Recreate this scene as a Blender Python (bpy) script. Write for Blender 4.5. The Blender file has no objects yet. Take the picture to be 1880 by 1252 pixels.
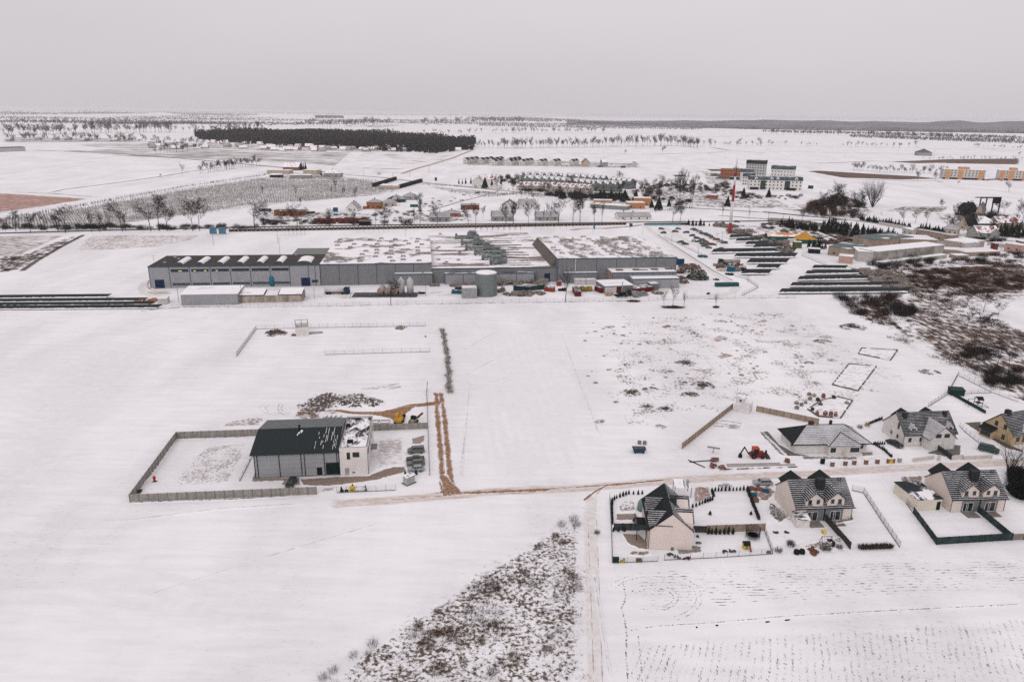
import bpy, bmesh, math, random
import numpy as np
from mathutils import Vector, Matrix, noise as mnoise
R=math.radians
rnd=random.Random(7)
S=bpy.context.scene
C=S.collection
# ------------------------------------------------------------ camera model (metres, z up, looking along +Y)
F=1330.; PITCH=R(17.41); ROLL=0.013; CH=84.0
cp_,sp_=math.cos(PITCH),math.sin(PITCH); cr_,sr_=math.cos(ROLL),math.sin(ROLL)
FWv=Vector((0,cp_,-sp_)); U0=Vector((0,sp_,cp_)); R0=Vector((1,0,0))
RXv=cr_*R0+sr_*U0; UXv=-sr_*R0+cr_*U0
def G(x,y,z=0.):
    """ground position (metres) of a spot surveyed on the photograph"""
    d=FWv+RXv*((x-940)/F)+UXv*((626-y)/F); t=(z-CH)/d.z
    return Vector((d.x*t,d.y*t,z))
ZM={'c1':(0,180,3.9125),'c2':(480,180,3.9125),'c3':(920,180,3.9125),'c4':(1400,180,3.9125),'c5':(260,400,4.4714),'c6':(660,400,4.4714),'c7':(1040,400,4.4714),'c8':(1400,400,3.9125),'s1':(400,560,4.087),'s2':(200,740,5.529),'s3':(440,720,4.7),'s4':(1080,640,4.476),'s5':(1460,640,4.476),'s6':(1080,850,4.7),'s7':(1440,830,4.273),'s8':(580,900,3.133),
'z1':(600,340,4.7),'z2':(1180,400,6.267),'z3':(1440,340,4.273),'z4':(900,300,4.7),'z5':(1280,290,9.4),'z6':(1680,360,9.4),'z7':(1100,1000,2.41),'z8':(960,460,5.529)}
def g(n,a,b,z=0.):
    o=ZM[n]; return G(o[0]+a/o[2],o[1]+b/o[2],z)
def at(x,y): return G(x,y)
cam_d=bpy.data.cameras.new('camera'); cam=bpy.data.objects.new('camera',cam_d); C.objects.link(cam)
cam_d.sensor_width=36; cam_d.lens=36*F/1880; cam_d.clip_start=1; cam_d.clip_end=90000
m=Matrix((RXv,UXv,-FWv)).transposed().to_4x4(); m.translation=Vector((0,0,CH)); cam.matrix_world=m
S.camera=cam
# ------------------------------------------------------------ materials
class NT:
    def __init__(s,name):
        s.m=bpy.data.materials.new(name); s.m.use_nodes=True; s.t=s.m.node_tree; s.t.nodes.clear()
        s.out=s.n('ShaderNodeOutputMaterial'); s.p=s.n('ShaderNodeBsdfPrincipled'); s.l(s.p.outputs[0],s.out.inputs[0])
        s.p.inputs['Specular IOR Level'].default_value=.12
    def n(s,t,**k):
        x=s.t.nodes.new(t)
        for a,b in k.items(): setattr(x,a,b)
        return x
    def l(s,a,b): s.t.links.new(a,b)
    def val(s,sock,v):
        if hasattr(v,'links') or hasattr(v,'is_output'): s.l(v,sock)
        else: sock.default_value=v
    def math(s,op,a,b=0.,c=None,clamp=False):
        x=s.n('ShaderNodeMath',operation=op); x.use_clamp=clamp
        s.val(x.inputs[0],a); s.val(x.inputs[1],b)
        if c is not None: s.val(x.inputs[2],c)
        return x.outputs[0]
    def mix(s,f,a,b):
        x=s.n('ShaderNodeMix',data_type='RGBA')
        s.val(x.inputs[0],f)
        s.val(x.inputs[6],a if hasattr(a,'links') else (*a,1)) ; s.val(x.inputs[7],b if hasattr(b,'links') else (*b,1))
        return x.outputs[2]
    def pos(s): return s.n('ShaderNodeNewGeometry').outputs['Position']
    def obj(s): return s.n('ShaderNodeTexCoord').outputs['Object']
    def mp(s,v,scale=(1,1,1),rot=(0,0,0),loc=(0,0,0)):
        x=s.n('ShaderNodeMapping'); s.l(v,x.inputs[0]); x.inputs['Scale'].default_value=scale; x.inputs['Rotation'].default_value=rot; x.inputs['Location'].default_value=loc
        return x.outputs[0]
    def noise(s,v,scale=1.,det=3.,rough=.55,dist=0.):
        x=s.n('ShaderNodeTexNoise'); s.l(v,x.inputs['Vector']); x.inputs['Scale'].default_value=scale; x.inputs['Detail'].default_value=det; x.inputs['Roughness'].default_value=rough; x.inputs['Distortion'].default_value=dist
        return x.outputs['Fac']
    def step(s,v,lo,hi):
        x=s.n('ShaderNodeMapRange'); x.interpolation_type='SMOOTHSTEP'; s.val(x.inputs[0],v); s.val(x.inputs[1],lo); s.val(x.inputs[2],hi); return x.outputs[0]
    def sep(s,v):
        x=s.n('ShaderNodeSeparateXYZ'); s.l(v,x.inputs[0]); return x.outputs
    def bump(s,h,st=.3,d=.1):
        x=s.n('ShaderNodeBump'); x.inputs['Strength'].default_value=st; x.inputs['Distance'].default_value=d; s.l(h,x.inputs['Height']); s.l(x.outputs[0],s.p.inputs['Normal'])
    def col(s,c): s.val(s.p.inputs['Base Color'],c if hasattr(c,'links') else (*c,1))
    def rough(s,r): s.val(s.p.inputs['Roughness'],r)
_mc={}
SN_A=(.81,.79,.80); SN_B=(.69,.668,.684)
def snow_col(t,pos):
    n1=t.noise(t.mp(pos,(1,.35,1),(0,0,.2)),.035,4,.6)
    n2=t.noise(t.mp(pos,(.25,1.6,1),(0,0,.13)),.25,4,.6)
    n3=t.noise(t.mp(pos,(.6,1.5,1),(0,0,.35)),1.1,5,.7)
    f=t.math('MULTIPLY_ADD',n2,.45,t.math('MULTIPLY',n1,.75))
    c=t.mix(t.step(f,.42,.76),SN_A,SN_B)
    # grass tips and clods just breaking the surface, in loose drifts
    q=t.math('MULTIPLY_ADD',n1,.35,t.math('MULTIPLY',n3,.75))
    return t.mix(t.math('MULTIPLY',t.step(q,.60,.72),.42),c,(.42,.37,.35))
def mk(name,col,rough=.85,var=.18,scale=.8,metal=0.,col2=None,bump=0.,spec=.12,stretch=(1,1,1)):
    """plain weathered surface: base colour broken up by two scales of noise"""
    if name in _mc: return _mc[name]
    t=NT(name); o=t.mp(t.obj(),stretch)
    a=t.noise(o,scale,4,.6); b=t.noise(o,scale*9,3,.6)
    f=t.math('MULTIPLY_ADD',b,.4,t.math('MULTIPLY',a,.6))
    lo=tuple(c*(1-var*1.6) for c in col); hi=tuple(min(1,c*(1+var*1.2)) for c in (col2 or col))
    t.col(t.mix(t.step(f,.3,.7),lo,hi)); t.rough(rough); t.p.inputs['Metallic'].default_value=metal; t.p.inputs['Specular IOR Level'].default_value=spec
    if bump: t.bump(b,bump,.05)
    _mc[name]=t.m; return t.m
def corr(name,col,period=.3,axis=0,depth=.35,metal=.0,rough=.5,var=.1,dirt=.12):
    """profiled sheet metal; ribs along the vertical"""
    if name in _mc: return _mc[name]
    t=NT(name); o=t.obj(); q=t.sep(o)
    w=t.math('SINE',t.math('MULTIPLY',q[axis],2*math.pi/period))
    w=t.step(w,-.5,.5)
    a=t.noise(o,.25,4,.6)
    c=t.mix(w,tuple(x*(1-depth) for x in col),col)
    c=t.mix(t.math('MULTIPLY',t.step(a,.35,.7),dirt*2),c,tuple(x*.6 for x in col))
    t.col(c); t.rough(rough); t.p.inputs['Metallic'].default_value=metal; t.bump(w,.4,.04)
    _mc[name]=t.m; return t.m
def patchy(name,dark,thr=.5,scale=.12,stretch=(1,3,1),soft=.05,rot=0,snow=(.80,.77,.785),fine=.0,dark2=None):
    """roof membrane partly blown clear of snow"""
    if name in _mc: return _mc[name]
    t=NT(name); o=t.obj()
    a=t.noise(t.mp(o,stretch,(0,0,rot)),scale,5,.62,.3); b=t.noise(o,scale*12,3,.6)
    f=t.math('MULTIPLY_ADD',b,.18,t.math('MULTIPLY',a,.82))
    dd=t.mix(t.step(b,.35,.65),tuple(c*.8 for c in dark),dark2 or tuple(c*1.25 for c in dark))
    t.col(t.mix(t.step(f,thr-soft,thr+soft),snow,dd)); t.rough(.8); t.bump(f,.3,.2)
    _mc[name]=t.m; return t.m
def tiles(name,dark,snow_amt=.5,rows=3.2,cols=3.3,axis=0,snow=(.58,.565,.585),sx=0.,clump=.3):
    """tiled roof whose courses hold lines of snow"""
    if name in _mc: return _mc[name]
    t=NT(name); o=t.obj(); q=t.sep(o)
    zz=t.math('MULTIPLY_ADD',t.noise(o,1.3,2),.10,q[2])
    s=t.math('FRACT',t.math('MULTIPLY',zz,rows))
    if sx>0:
        s2=t.math('FRACT',t.math('MULTIPLY',q[axis],cols)); s=t.math('MULTIPLY_ADD',s2,sx,t.math('MULTIPLY',s,1-sx))
    n=t.noise(t.mp(o,(.6,.6,1.2)),clump,4,.65); n2=t.noise(t.mp(o,(1,1,.5)),3.4,4,.65)
    f=t.math('ADD',t.math('MULTIPLY',s,.9),t.math('MULTIPLY_ADD',n2,.6,t.math('MULTIPLY',n,.9)))
    th=1.7-snow_amt*.8
    c=t.mix(t.step(n2,.3,.7),tuple(x*.75 for x in dark),tuple(x*1.3 for x in dark))
    t.col(t.mix(t.math('MULTIPLY',t.step(f,th-.2,th+.2),.85),c,snow)); t.rough(.55); t.bump(s,.6,.05)
    _mc[name]=t.m; return t.m
def brick(name,c1,c2,mortar=(.35,.32,.3),scale=1.0):
    if name in _mc: return _mc[name]
    t=NT(name); o=t.obj(); q=t.sep(o)
    x=t.n('ShaderNodeCombineXYZ'); t.l(t.math('ADD',q[0],q[1]),x.inputs[0]); t.l(q[2],x.inputs[1])
    b=t.n('ShaderNodeTexBrick'); t.l(x.outputs[0],b.inputs['Vector']); b.inputs['Color1'].default_value=(*c1,1); b.inputs['Color2'].default_value=(*c2,1); b.inputs['Mortar'].default_value=(*mortar,1)
    b.inputs['Scale'].default_value=scale; b.inputs['Brick Width'].default_value=.5; b.inputs['Row Height'].default_value=.24; b.inputs['Mortar Size'].default_value=.02
    c=t.mix(t.math('MULTIPLY',t.step(t.noise(o,.7,4),.35,.75),.45),b.outputs[0],tuple(v*.6 for v in c1)); t.col(c); t.rough(.9)
    _mc[name]=t.m; return t.m
def panelwall(name,col,px=2.05,pz=.5,line=(.12,.115,.105)):
    """precast concrete fence: posts every px metres, boards pz high"""
    if name in _mc: return _mc[name]
    t=NT(name); o=t.obj(); q=t.sep(o)
    a=t.math('FRACT',t.math('DIVIDE',q[0],px)); b=t.math('FRACT',t.math('DIVIDE',q[2],pz))
    e=t.math('MAXIMUM',t.math('LESS_THAN',a,.05),t.math('MULTIPLY',t.math('LESS_THAN',b,.07),.5))
    pn=t.n('ShaderNodeTexWhiteNoise',noise_dimensions='1D'); t.l(t.math('FLOOR',t.math('DIVIDE',q[0],px)),pn.inputs['W'])
    n=t.noise(t.mp(o,(1,1,.5)),1.4,5,.65)
    c=t.mix(t.step(n,.3,.72),tuple(v*.72 for v in col),tuple(v*1.15 for v in col))
    c=t.mix(t.math('MULTIPLY',pn.outputs[0],.3),c,tuple(v*.66 for v in col))
    t.col(t.mix(t.math('MULTIPLY',e,.75),c,line)); t.rough(.92); t.bump(n,.3,.03)
    _mc[name]=t.m; return t.m
def ground_mat(name,ca,cb,scale=.5,stretch=(1,1,1),rot=0.,thr=.55,soft=.06,det=5,lines=None,linew=.5,k=.55,rough=.95,breakup=.5,cscale=None,dist=.0):
    """snow through which ca/cb shows; the attribute 'fade' (0 at the patch's edge) thins it out"""
    if name in _mc: return _mc[name]
    thr-=.03
    t=NT(name); p=t.pos(); at_=t.n('ShaderNodeAttribute',attribute_name='fade').outputs['Fac']
    pm=t.mp(p,stretch,(0,0,rot))
    a=t.noise(pm,scale,det,.66,dist); big=t.noise(p,scale*.13,3,.55)
    f=t.math('MULTIPLY_ADD',big,breakup*.6,t.math('MULTIPLY',a,1-breakup*.6))
    if lines:
        q=t.sep(t.mp(p,(1,1,1),(0,0,lines[0])))
        w=t.math('ADD',q[1],t.math('MULTIPLY',t.noise(p,.06,2),lines[2] if len(lines)>2 else 0.))
        s=t.math('SINE',t.math('MULTIPLY',w,2*math.pi/lines[1])); f=t.math('MULTIPLY_ADD',s,.06*linew*2,f)
    f=t.math('ADD',f,t.math('MULTIPLY',t.math('SUBTRACT',at_,1.),k))
    mfac=t.step(f,thr-soft,thr+soft)
    cc=t.mix(t.step(t.noise(p,cscale or scale*1.7,4,.6),.35,.65),ca,cb)
    t.col(t.mix(mfac,snow_col(t,p),cc)); t.rough(rough); t.bump(a,.25,.25)
    _mc[name]=t.m; return t.m
SNOW=NT('snow'); p_=SNOW.pos(); SNOW.col(snow_col(SNOW,p_)); SNOW.rough(.9)
b1=SNOW.noise(SNOW.mp(p_,(.5,1.4,1),(0,0,.3)),.6,5,.6); SNOW.bump(b1,.18,.5); SNOW=SNOW.m
def Hpx(x,y0,y1):
    q=G(x,y0); lo,hi=-5.,400.
    for _ in range(40):
        k=(lo+hi)/2; d=Vector((q.x,q.y,k-CH))
        if 626-F*d.dot(UXv)/d.dot(FWv)>y1: lo=k
        else: hi=k
    return lo
def hpix(n,a,b0,b1):
    o=ZM[n]; return Hpx(o[0]+a/o[2],o[1]+b0/o[2],o[1]+b1/o[2])
def glass(name='window_glass',c=(.012,.017,.02)):
    return mk(name,c,.15,.3,.5,spec=.5)
# ------------------------------------------------------------ mesh builder
class MB:
    def __init__(s): s.v=[]; s.f=[]; s.m=[]; s.s=[]
    def add(s,vs,fs,m=0,sm=False):
        o=len(s.v); s.v+= [tuple(v) for v in vs]; s.f+=[tuple(i+o for i in f) for f in fs]; s.m+=[m]*len(fs); s.s+=[sm]*len(fs); return s
    def box(s,x0,x1,y0,y1,z0,z1,m=0,top=None):
        vs=[(x0,y0,z0),(x1,y0,z0),(x1,y1,z0),(x0,y1,z0),(x0,y0,z1),(x1,y0,z1),(x1,y1,z1),(x0,y1,z1)]
        s.add(vs,[(0,3,2,1),(0,1,5,4),(1,2,6,5),(2,3,7,6),(3,0,4,7)],m); s.add(vs[4:],[(0,1,2,3)],m if top is None else top); return s
    def rbox(s,c,ax,ay,az,sx,sy,sz,m=0):
        c=Vector(c); vs=[c+ax*(i*sx/2)+ay*(j*sy/2)+az*(k*sz/2) for k in(-1,1) for i,j in((-1,-1),(1,-1),(1,1),(-1,1))]
        return s.add(vs,[(0,3,2,1),(4,5,6,7),(0,1,5,4),(1,2,6,5),(2,3,7,6),(3,0,4,7)],m)
    def poly(s,pts,m=0): return s.add(pts,[tuple(range(len(pts)))],m)
    def slab(s,pts,t,m=0,m2=None):
        """flat roof plane with thickness t below"""
        n=len(pts); lo=[(p[0],p[1],p[2]-t) for p in pts]
        s.add(pts,[tuple(range(n))],m); s.add(list(pts)+lo,[tuple(n+i for i in reversed(range(n)))]+[(i,n+i,n+(i+1)%n,(i+1)%n) for i in range(n)],m if m2 is None else m2); return s
    def prism(s,prof,y0,y1,m=0,ends=True):
        n=len(prof); vs=[(x,y0,z) for x,z in prof]+[(x,y1,z) for x,z in prof]
        fs=[(i,(i+1)%n,n+(i+1)%n,n+i) for i in range(n)]
        if ends: fs+=[tuple(reversed(range(n))),tuple(range(n,2*n))]
        return s.add(vs,fs,m)
    def prismx(s,prof,x0,x1,m=0):
        n=len(prof); vs=[(x0,y,z) for y,z in prof]+[(x1,y,z) for y,z in prof]
        return s.add(vs,[(i,(i+1)%n,n+(i+1)%n,n+i) for i in range(n)]+[tuple(reversed(range(n))),tuple(range(n,2*n))],m)
    def tube(s,a,b,r0,r1=None,n=6,m=0,cap=True):
        a,b=Vector(a),Vector(b); r1=r0 if r1 is None else r1; d=b-a
        if d.length<1e-6: return s
        d.normalize(); u=d.cross(Vector((0,0,1)) if abs(d.z)<.95 else Vector((1,0,0))).normalized(); w=d.cross(u)
        vs=[a+(u*math.cos(2*math.pi*i/n)+w*math.sin(2*math.pi*i/n))*r0 for i in range(n)]+[b+(u*math.cos(2*math.pi*i/n)+w*math.sin(2*math.pi*i/n))*r1 for i in range(n)]
        fs=[(i,(i+1)%n,n+(i+1)%n,n+i) for i in range(n)]
        if cap: fs+=[tuple(range(n,2*n)),tuple(reversed(range(n)))]
        return s.add(vs,fs,m,n>6)
    def lathe(s,prof,n=24,m=0,c=(0,0),caps=True):
        vs=[(c[0]+r*math.cos(2*math.pi*i/n),c[1]+r*math.sin(2*math.pi*i/n),z) for r,z in prof for i in range(n)]
        fs=[(k*n+i,k*n+(i+1)%n,(k+1)*n+(i+1)%n,(k+1)*n+i) for k in range(len(prof)-1) for i in range(n)]
        if caps: fs+=[tuple(reversed(range(n))),tuple((len(prof)-1)*n+i for i in range(n))]
        return s.add(vs,fs,m,True)
    def tri(s,c,d,w,m=0):
        """a thin pointed blade from c along d"""
        c=Vector(c); sd=Vector(d).cross(Vector((rnd.uniform(-1,1),rnd.uniform(-1,1),rnd.uniform(-1,1))))
        if sd.length<1e-6: return s
        sd=sd.normalized()*w/2; return s.add([c-sd,c+sd,c+Vector(d)],[(0,1,2)],m)
    def mesh(s,name,mats):
        me=bpy.data.meshes.new(name); me.from_pydata(s.v,[],s.f)
        for x in mats: me.materials.append(x)
        me.polygons.foreach_set('material_index',s.m); me.polygons.foreach_set('use_smooth',s.s); me.update(); return me
    def build(s,name,mats,parent=None,loc=(0,0,0),rz=0.):
        if not isinstance(mats,(list,tuple)): mats=[mats]
        o=bpy.data.objects.new(name,s.mesh(name,mats)); C.objects.link(o); o.location=loc; o.rotation_euler=(0,0,rz)
        if parent: o.parent=parent
        return o
def multi(name,mb,mats,parent,locs):
    """one mesh, one linked object per location, all parts of parent"""
    me=mb.mesh(name,mats if isinstance(mats,(list,tuple)) else [mats]); out=[]
    for l in locs:
        o=bpy.data.objects.new(name,me); C.objects.link(o); o.parent=parent; o.location=l[:3]
        if len(l)>3: o.rotation_euler=(0,0,l[3])
        out.append(o)
    return out
def tag(o,label=None,cat=None,group=None,kind=None):
    if label: o['label']=label
    if cat: o['category']=cat
    if group: o['group']=group
    if kind: o['kind']=kind
    return o
def thing(name,label,cat,loc=(0,0,0),rz=0.,group=None):
    o=bpy.data.objects.new(name,None); o.empty_display_size=.5; C.objects.link(o); o.location=loc; o.rotation_euler=(0,0,rz); return tag(o,label,cat,group)
KIDS={}
def kids(o):
    return list(o.children)
def dup(root,loc,rz=None,label=None,group=None,scale=None):
    r=root.copy(); C.objects.link(r); r.location=loc
    if rz is not None: r.rotation_euler=(0,0,rz)
    if label: r['label']=label
    if group: r['group']=group
    if scale is not None: r.scale=(scale,)*3 if isinstance(scale,(int,float)) else scale
    if root.name not in TREE: TREE[root.name]=[(c,list(c.children)) for c in root.children]
    for ch in TREE[root.name]:
        c=ch[0].copy(); C.objects.link(c); c.parent=r
        for g2 in ch[1]:
            d=g2.copy(); C.objects.link(d); d.parent=c
    return r
TREE={}
def proto(root):
    """remember a finished thing so that dup() can copy it with its parts"""
    TREE[root.name]=[(c,list(c.children)) for c in root.children]; return root
class Use:
    """first call moves the prototype itself, later calls copy it"""
    def __init__(s,root): s.r=proto(root); s.used=False
    def __call__(s,loc,rz=0.,label=None,group=None,scale=1.):
        if not s.used:
            s.used=True; s.r.location=loc; s.r.rotation_euler=(0,0,rz); s.r.scale=(scale,)*3 if isinstance(scale,(int,float)) else scale
            if label: s.r['label']=label
            if group: s.r['group']=group
            return s.r
        return dup(s.r,loc,rz,label,group,scale)
def frame(a,b):
    """origin a, heading a->b, length"""
    d=b-a; return (a.x,a.y,0.),math.atan2(d.y,d.x),math.hypot(d.x,d.y)
# ------------------------------------------------------------ ground patches
def inpoly(X,Y,P):
    r=np.zeros(X.shape,bool); n=len(P)
    for i in range(n):
        x0,y0=P[i]; x1,y1=P[(i+1)%n]
        c=((y0>Y)!=(y1>Y))
        with np.errstate(divide='ignore',invalid='ignore'):
            r^=c&(X<(x1-x0)*(Y-y0)/(y1-y0+1e-12)+x0)
    return r
def distseg(X,Y,P,closed=True):
    d=np.full(X.shape,1e9); n=len(P)
    for i in range(n if closed else n-1):
        x0,y0=P[i]; x1,y1=P[(i+1)%n]; dx,dy=x1-x0,y1-y0; L=dx*dx+dy*dy+1e-12
        t=np.clip(((X-x0)*dx+(Y-y0)*dy)/L,0,1); d=np.minimum(d,np.hypot(X-x0-t*dx,Y-y0-t*dy))
    return d
_pz=[0.004]
def nextz(): _pz[0]+=.0013; return _pz[0]
def grid_patch(name,X,Y,fade,mat,z,kind='structure',label=None,hz=None):
    ny,nx=X.shape; keep=fade>0
    cell=keep[:-1,:-1]|keep[1:,:-1]|keep[:-1,1:]|keep[1:,1:]
    idx=np.full(X.shape,-1); used=np.zeros(X.shape,bool)
    for a,b in((0,0),(1,0),(0,1),(1,1)): used[a:ny-1+a,b:nx-1+b]|=cell
    idx[used]=np.arange(used.sum())
    Z=.004+(z-.004)*np.clip(fade*2,0,1)
    vs=np.stack([X[used],Y[used],Z[used]],1)
    J,I=np.nonzero(cell)
    fs=np.stack([idx[J,I],idx[J,I+1],idx[J+1,I+1],idx[J+1,I]],1)
    me=bpy.data.meshes.new(name); me.from_pydata(vs.tolist(),[],fs.tolist()); me.materials.append(mat)
    at_=me.attributes.new('fade','FLOAT','POINT'); at_.data.foreach_set('value',np.clip(fade[used],0,1).astype(np.float32)); me.update()
    o=bpy.data.objects.new(name,me); C.objects.link(o); o['kind']=kind
    if label: o['label']=label
    return o
def patch(name,pts,mat,feather=3.,n=70,z=None):
    P=[(p.x,p.y) for p in pts]; xs=[p[0] for p in P]; ys=[p[1] for p in P]
    X,Y=np.meshgrid(np.linspace(min(xs),max(xs),n),np.linspace(min(ys),max(ys),n))
    fd=np.where(inpoly(X,Y,P),distseg(X,Y,P)/feather,0); return grid_patch(name,X,Y,fd,mat,z or nextz())
def ribbon(name,pts,width,mat,feather=.5,z=None,seg=None,kind='structure'):
    """strip along a centre line with a fading verge"""
    P=[Vector((p.x,p.y,0)) for p in pts]; Q=[P[0]]
    for a,b in zip(P,P[1:]):
        k=max(1,int((b-a).length/(seg or max(width,2))))
        for i in range(1,k+1): Q.append(a.lerp(b,i/k))
    us=[-1,-.75,-.5,0,.5,.75,1]; X=[];Y=[];Fd=[]
    for i,q in enumerate(Q):
        d=(Q[min(i+1,len(Q)-1)]-Q[max(i-1,0)]).normalized(); nrm=Vector((-d.y,d.x,0)); w=width(i/max(1,len(Q)-1)) if callable(width) else width
        X.append([q.x+nrm.x*u*w/2 for u in us]); Y.append([q.y+nrm.y*u*w/2 for u in us]); Fd.append([max(1e-4,min(1,(1-abs(u))/feather)) if 0<i<len(Q)-1 else 1e-4 for u in us])
    return grid_patch(name,np.array(X),np.array(Y),np.array(Fd),mat,z or nextz(),kind)
# ------------------------------------------------------------ plants
BARK=mk('bark',(.035,.028,.025),.95,.3,2.); TWIG=mk('twigs',(.036,.028,.026),.95,.35,1.2); TWIGR=mk('red_brown_twigs',(.058,.027,.02),.95,.35,1.2); TWIGD=mk('dark_twigs',(.015,.013,.0125),.95,.3,1.2)
TWIGP=mk('pale_twigs',(.10,.08,.07),.95,.3,1.2)
NEEDLE=mk('needles',(.009,.014,.012),.9,.45,.7,col2=(.02,.027,.022)); NEEDLE2=mk('dark_needles',(.007,.011,.0105),.9,.4,.5); GRASSD=mk('dry_grass',(.19,.125,.07),.95,.35,1.5); GRASSR=mk('rust_grass',(.075,.034,.02),.95,.35,1.5); GRASSG=mk('grey_weeds',(.07,.058,.048),.95,.35,1.5)
def rv(r,s=1.): return Vector((r.gauss(0,1),r.gauss(0,1),r.gauss(0,1))).normalized()*s
def bare_tree_mesh(seed,h=12.,spread=.38,twn=900,tw=.06,low=.25,levels=3,upright=.4,trunk_r=None,multi=1,lean=.04,crown_top=1.):
    r=random.Random(seed); tr=MB(); cr=MB(); tips=[]
    tr_r=trunk_r or h*.018
    def grow(p,d,L,rad,lv,mb):
        segs=3 if lv<=1 else 2; q=p
        for k in range(segs):
            d=(d+rv(r,.13 if lv else .05)+Vector((0,0,.05))).normalized(); e=q+d*(L/segs)
            r2=rad*(1-.24*(k+1)/segs*1.6); mb.tube(q,e,rad,max(.012,r2),5 if lv==0 else (4 if lv==1 else 3),0,False)
            if lv>=1: tips.append((e.copy(),d.copy(),L))
            if lv<levels and (lv>0 or k>=1 or multi>1):
                for _ in range(r.choice((2,2,3)) if lv==0 else 2):
                    a=r.uniform(0,2*math.pi); side=Vector((math.cos(a),math.sin(a),0))
                    nd=(d*upright+side*(1-upright)+Vector((0,0,.25*(1 if lv<2 else r.uniform(-.6,1))))).normalized()
                    grow(q.lerp(e,r.uniform(.5,1)),nd,L*r.uniform(.45,.62)*(1.15 if lv==0 else 1),r2*.55,lv+1,cr)
            q=e; rad=r2
    for k in range(multi):
        a=2*math.pi*k/multi+r.random(); off=Vector((math.cos(a),math.sin(a),0))
        d=(Vector((0,0,1))+off*(spread if multi>1 else lean)).normalized()
        grow(off*(h*.02 if multi>1 else 0),d,h*.78,tr_r,0,tr)
    tips=[t for t in tips if t[0].z>h*low] or tips
    for _ in range(twn):
        e,d,L=r.choice(tips); c=e+rv(r,r.uniform(0,h*.045)); dd=(d*.7+rv(r,.8)+Vector((0,0,.25))).normalized()
        cr.tri(c,dd*r.uniform(.05,.1)*h,tw*r.uniform(.6,1.3))
    return tr.mesh('trunk',[BARK]),cr
def make_tree(name,label,seed,twig=None,group=None,cat='tree',crown='crown',**k):
    tm,cm=bare_tree_mesh(seed,**k); t=thing(name,label,cat,(0,0,0),0,group)
    a=bpy.data.objects.new('trunk',tm); C.objects.link(a); a.parent=t
    cm.build(crown,[twig or TWIG],t); return Use(t)
def conifer_mesh(seed,h=9.,w=3.4,n=520,mat_n=0):
    r=random.Random(seed); m=MB()
    for _ in range(n):
        u=r.random()**.75; z=h*(.06+.92*u); rad=w/2*(1-u)*r.uniform(.75,1.1)+.05
        a=r.uniform(0,2*math.pi); c=Vector((math.cos(a)*rad*.35,math.sin(a)*rad*.35,z+rad*.22)); e=Vector((math.cos(a)*rad,math.sin(a)*rad,z-rad*.15))
        m.tri(c,e-c,rad*.45+.12); m.tri(e+Vector((0,0,.1)),(c-e)*.7+Vector((r.uniform(-.2,.2),r.uniform(-.2,.2),0)),rad*.4+.1)
    return m
def make_conifer(name,label,seed,group=None,h=9.,w=3.4,mat=None,n=520):
    t=thing(name,label,'tree',(0,0,0),0,group); MB().tube((0,0,0),(0,0,h*.5),h*.02,h*.012,6).build('trunk',[BARK],t)
    conifer_mesh(seed,h,w,n).build('crown',[mat or NEEDLE],t); return Use(t)
def thuja_mesh(seed,h=1.6,w=.7,n=90):
    r=random.Random(seed); m=MB(); prof=[(w*.3,0.02),(w*.48,h*.2),(w*.45,h*.45),(w*.3,h*.7),(.04,h)]
    o=len(m.v); m.lathe([(a*.8,b*.96) for a,b in prof],7)
    for _ in range(n):
        u=r.random(); z=h*u*.95; rad=w*.5*(1-u**1.6)*r.uniform(.8,1.05); a=r.uniform(0,6.283)
        m.tri((math.cos(a)*rad,math.sin(a)*rad,z),(math.cos(a)*.05,math.sin(a)*.05,h*.13),w*.22)
    return m
def make_thuja(seed,h=1.6,w=.7,label='x',group=None,name='thuja_bush',n=90,mat=None):
    o=thuja_mesh(seed,h,w,n).build(name,[mat or NEEDLE]); tag(o,label,'shrub',group); TREE[o.name]=[]; u=Use.__new__(Use); u.r=o; u.used=False; return u
def bush_mesh(seed,h=2.,w=3.,n=500,tw=.05,flat=1.):
    r=random.Random(seed); m=MB()
    for _ in range(n):
        a=r.uniform(0,6.283); q=r.random()**.5*w*.32; c=Vector((math.cos(a)*q,math.sin(a)*q*flat,0)); d=Vector((math.cos(a)*q*.9+r.gauss(0,.25*w/3),(math.sin(a)*q*.9+r.gauss(0,.25*w/3))*flat,h*r.uniform(.5,1)*(1-.45*(q/(w*.4))**2)))
        k=r.uniform(.0,.45); m.tri(c+d*k,d*(1-k),tw*r.uniform(.7,1.5))
        e=c+d*r.uniform(.5,.95); m.tri(e,rv(r,h*.22)+Vector((0,0,h*.08)),tw)
    return m
def make_bush(name,label,seed,mat,group=None,**k):
    o=bush_mesh(seed,**k).build(name,[mat]); tag(o,label,'shrub',group); TREE[o.name]=[]; u=Use.__new__(Use); u.r=o; u.used=False; return u
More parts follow.
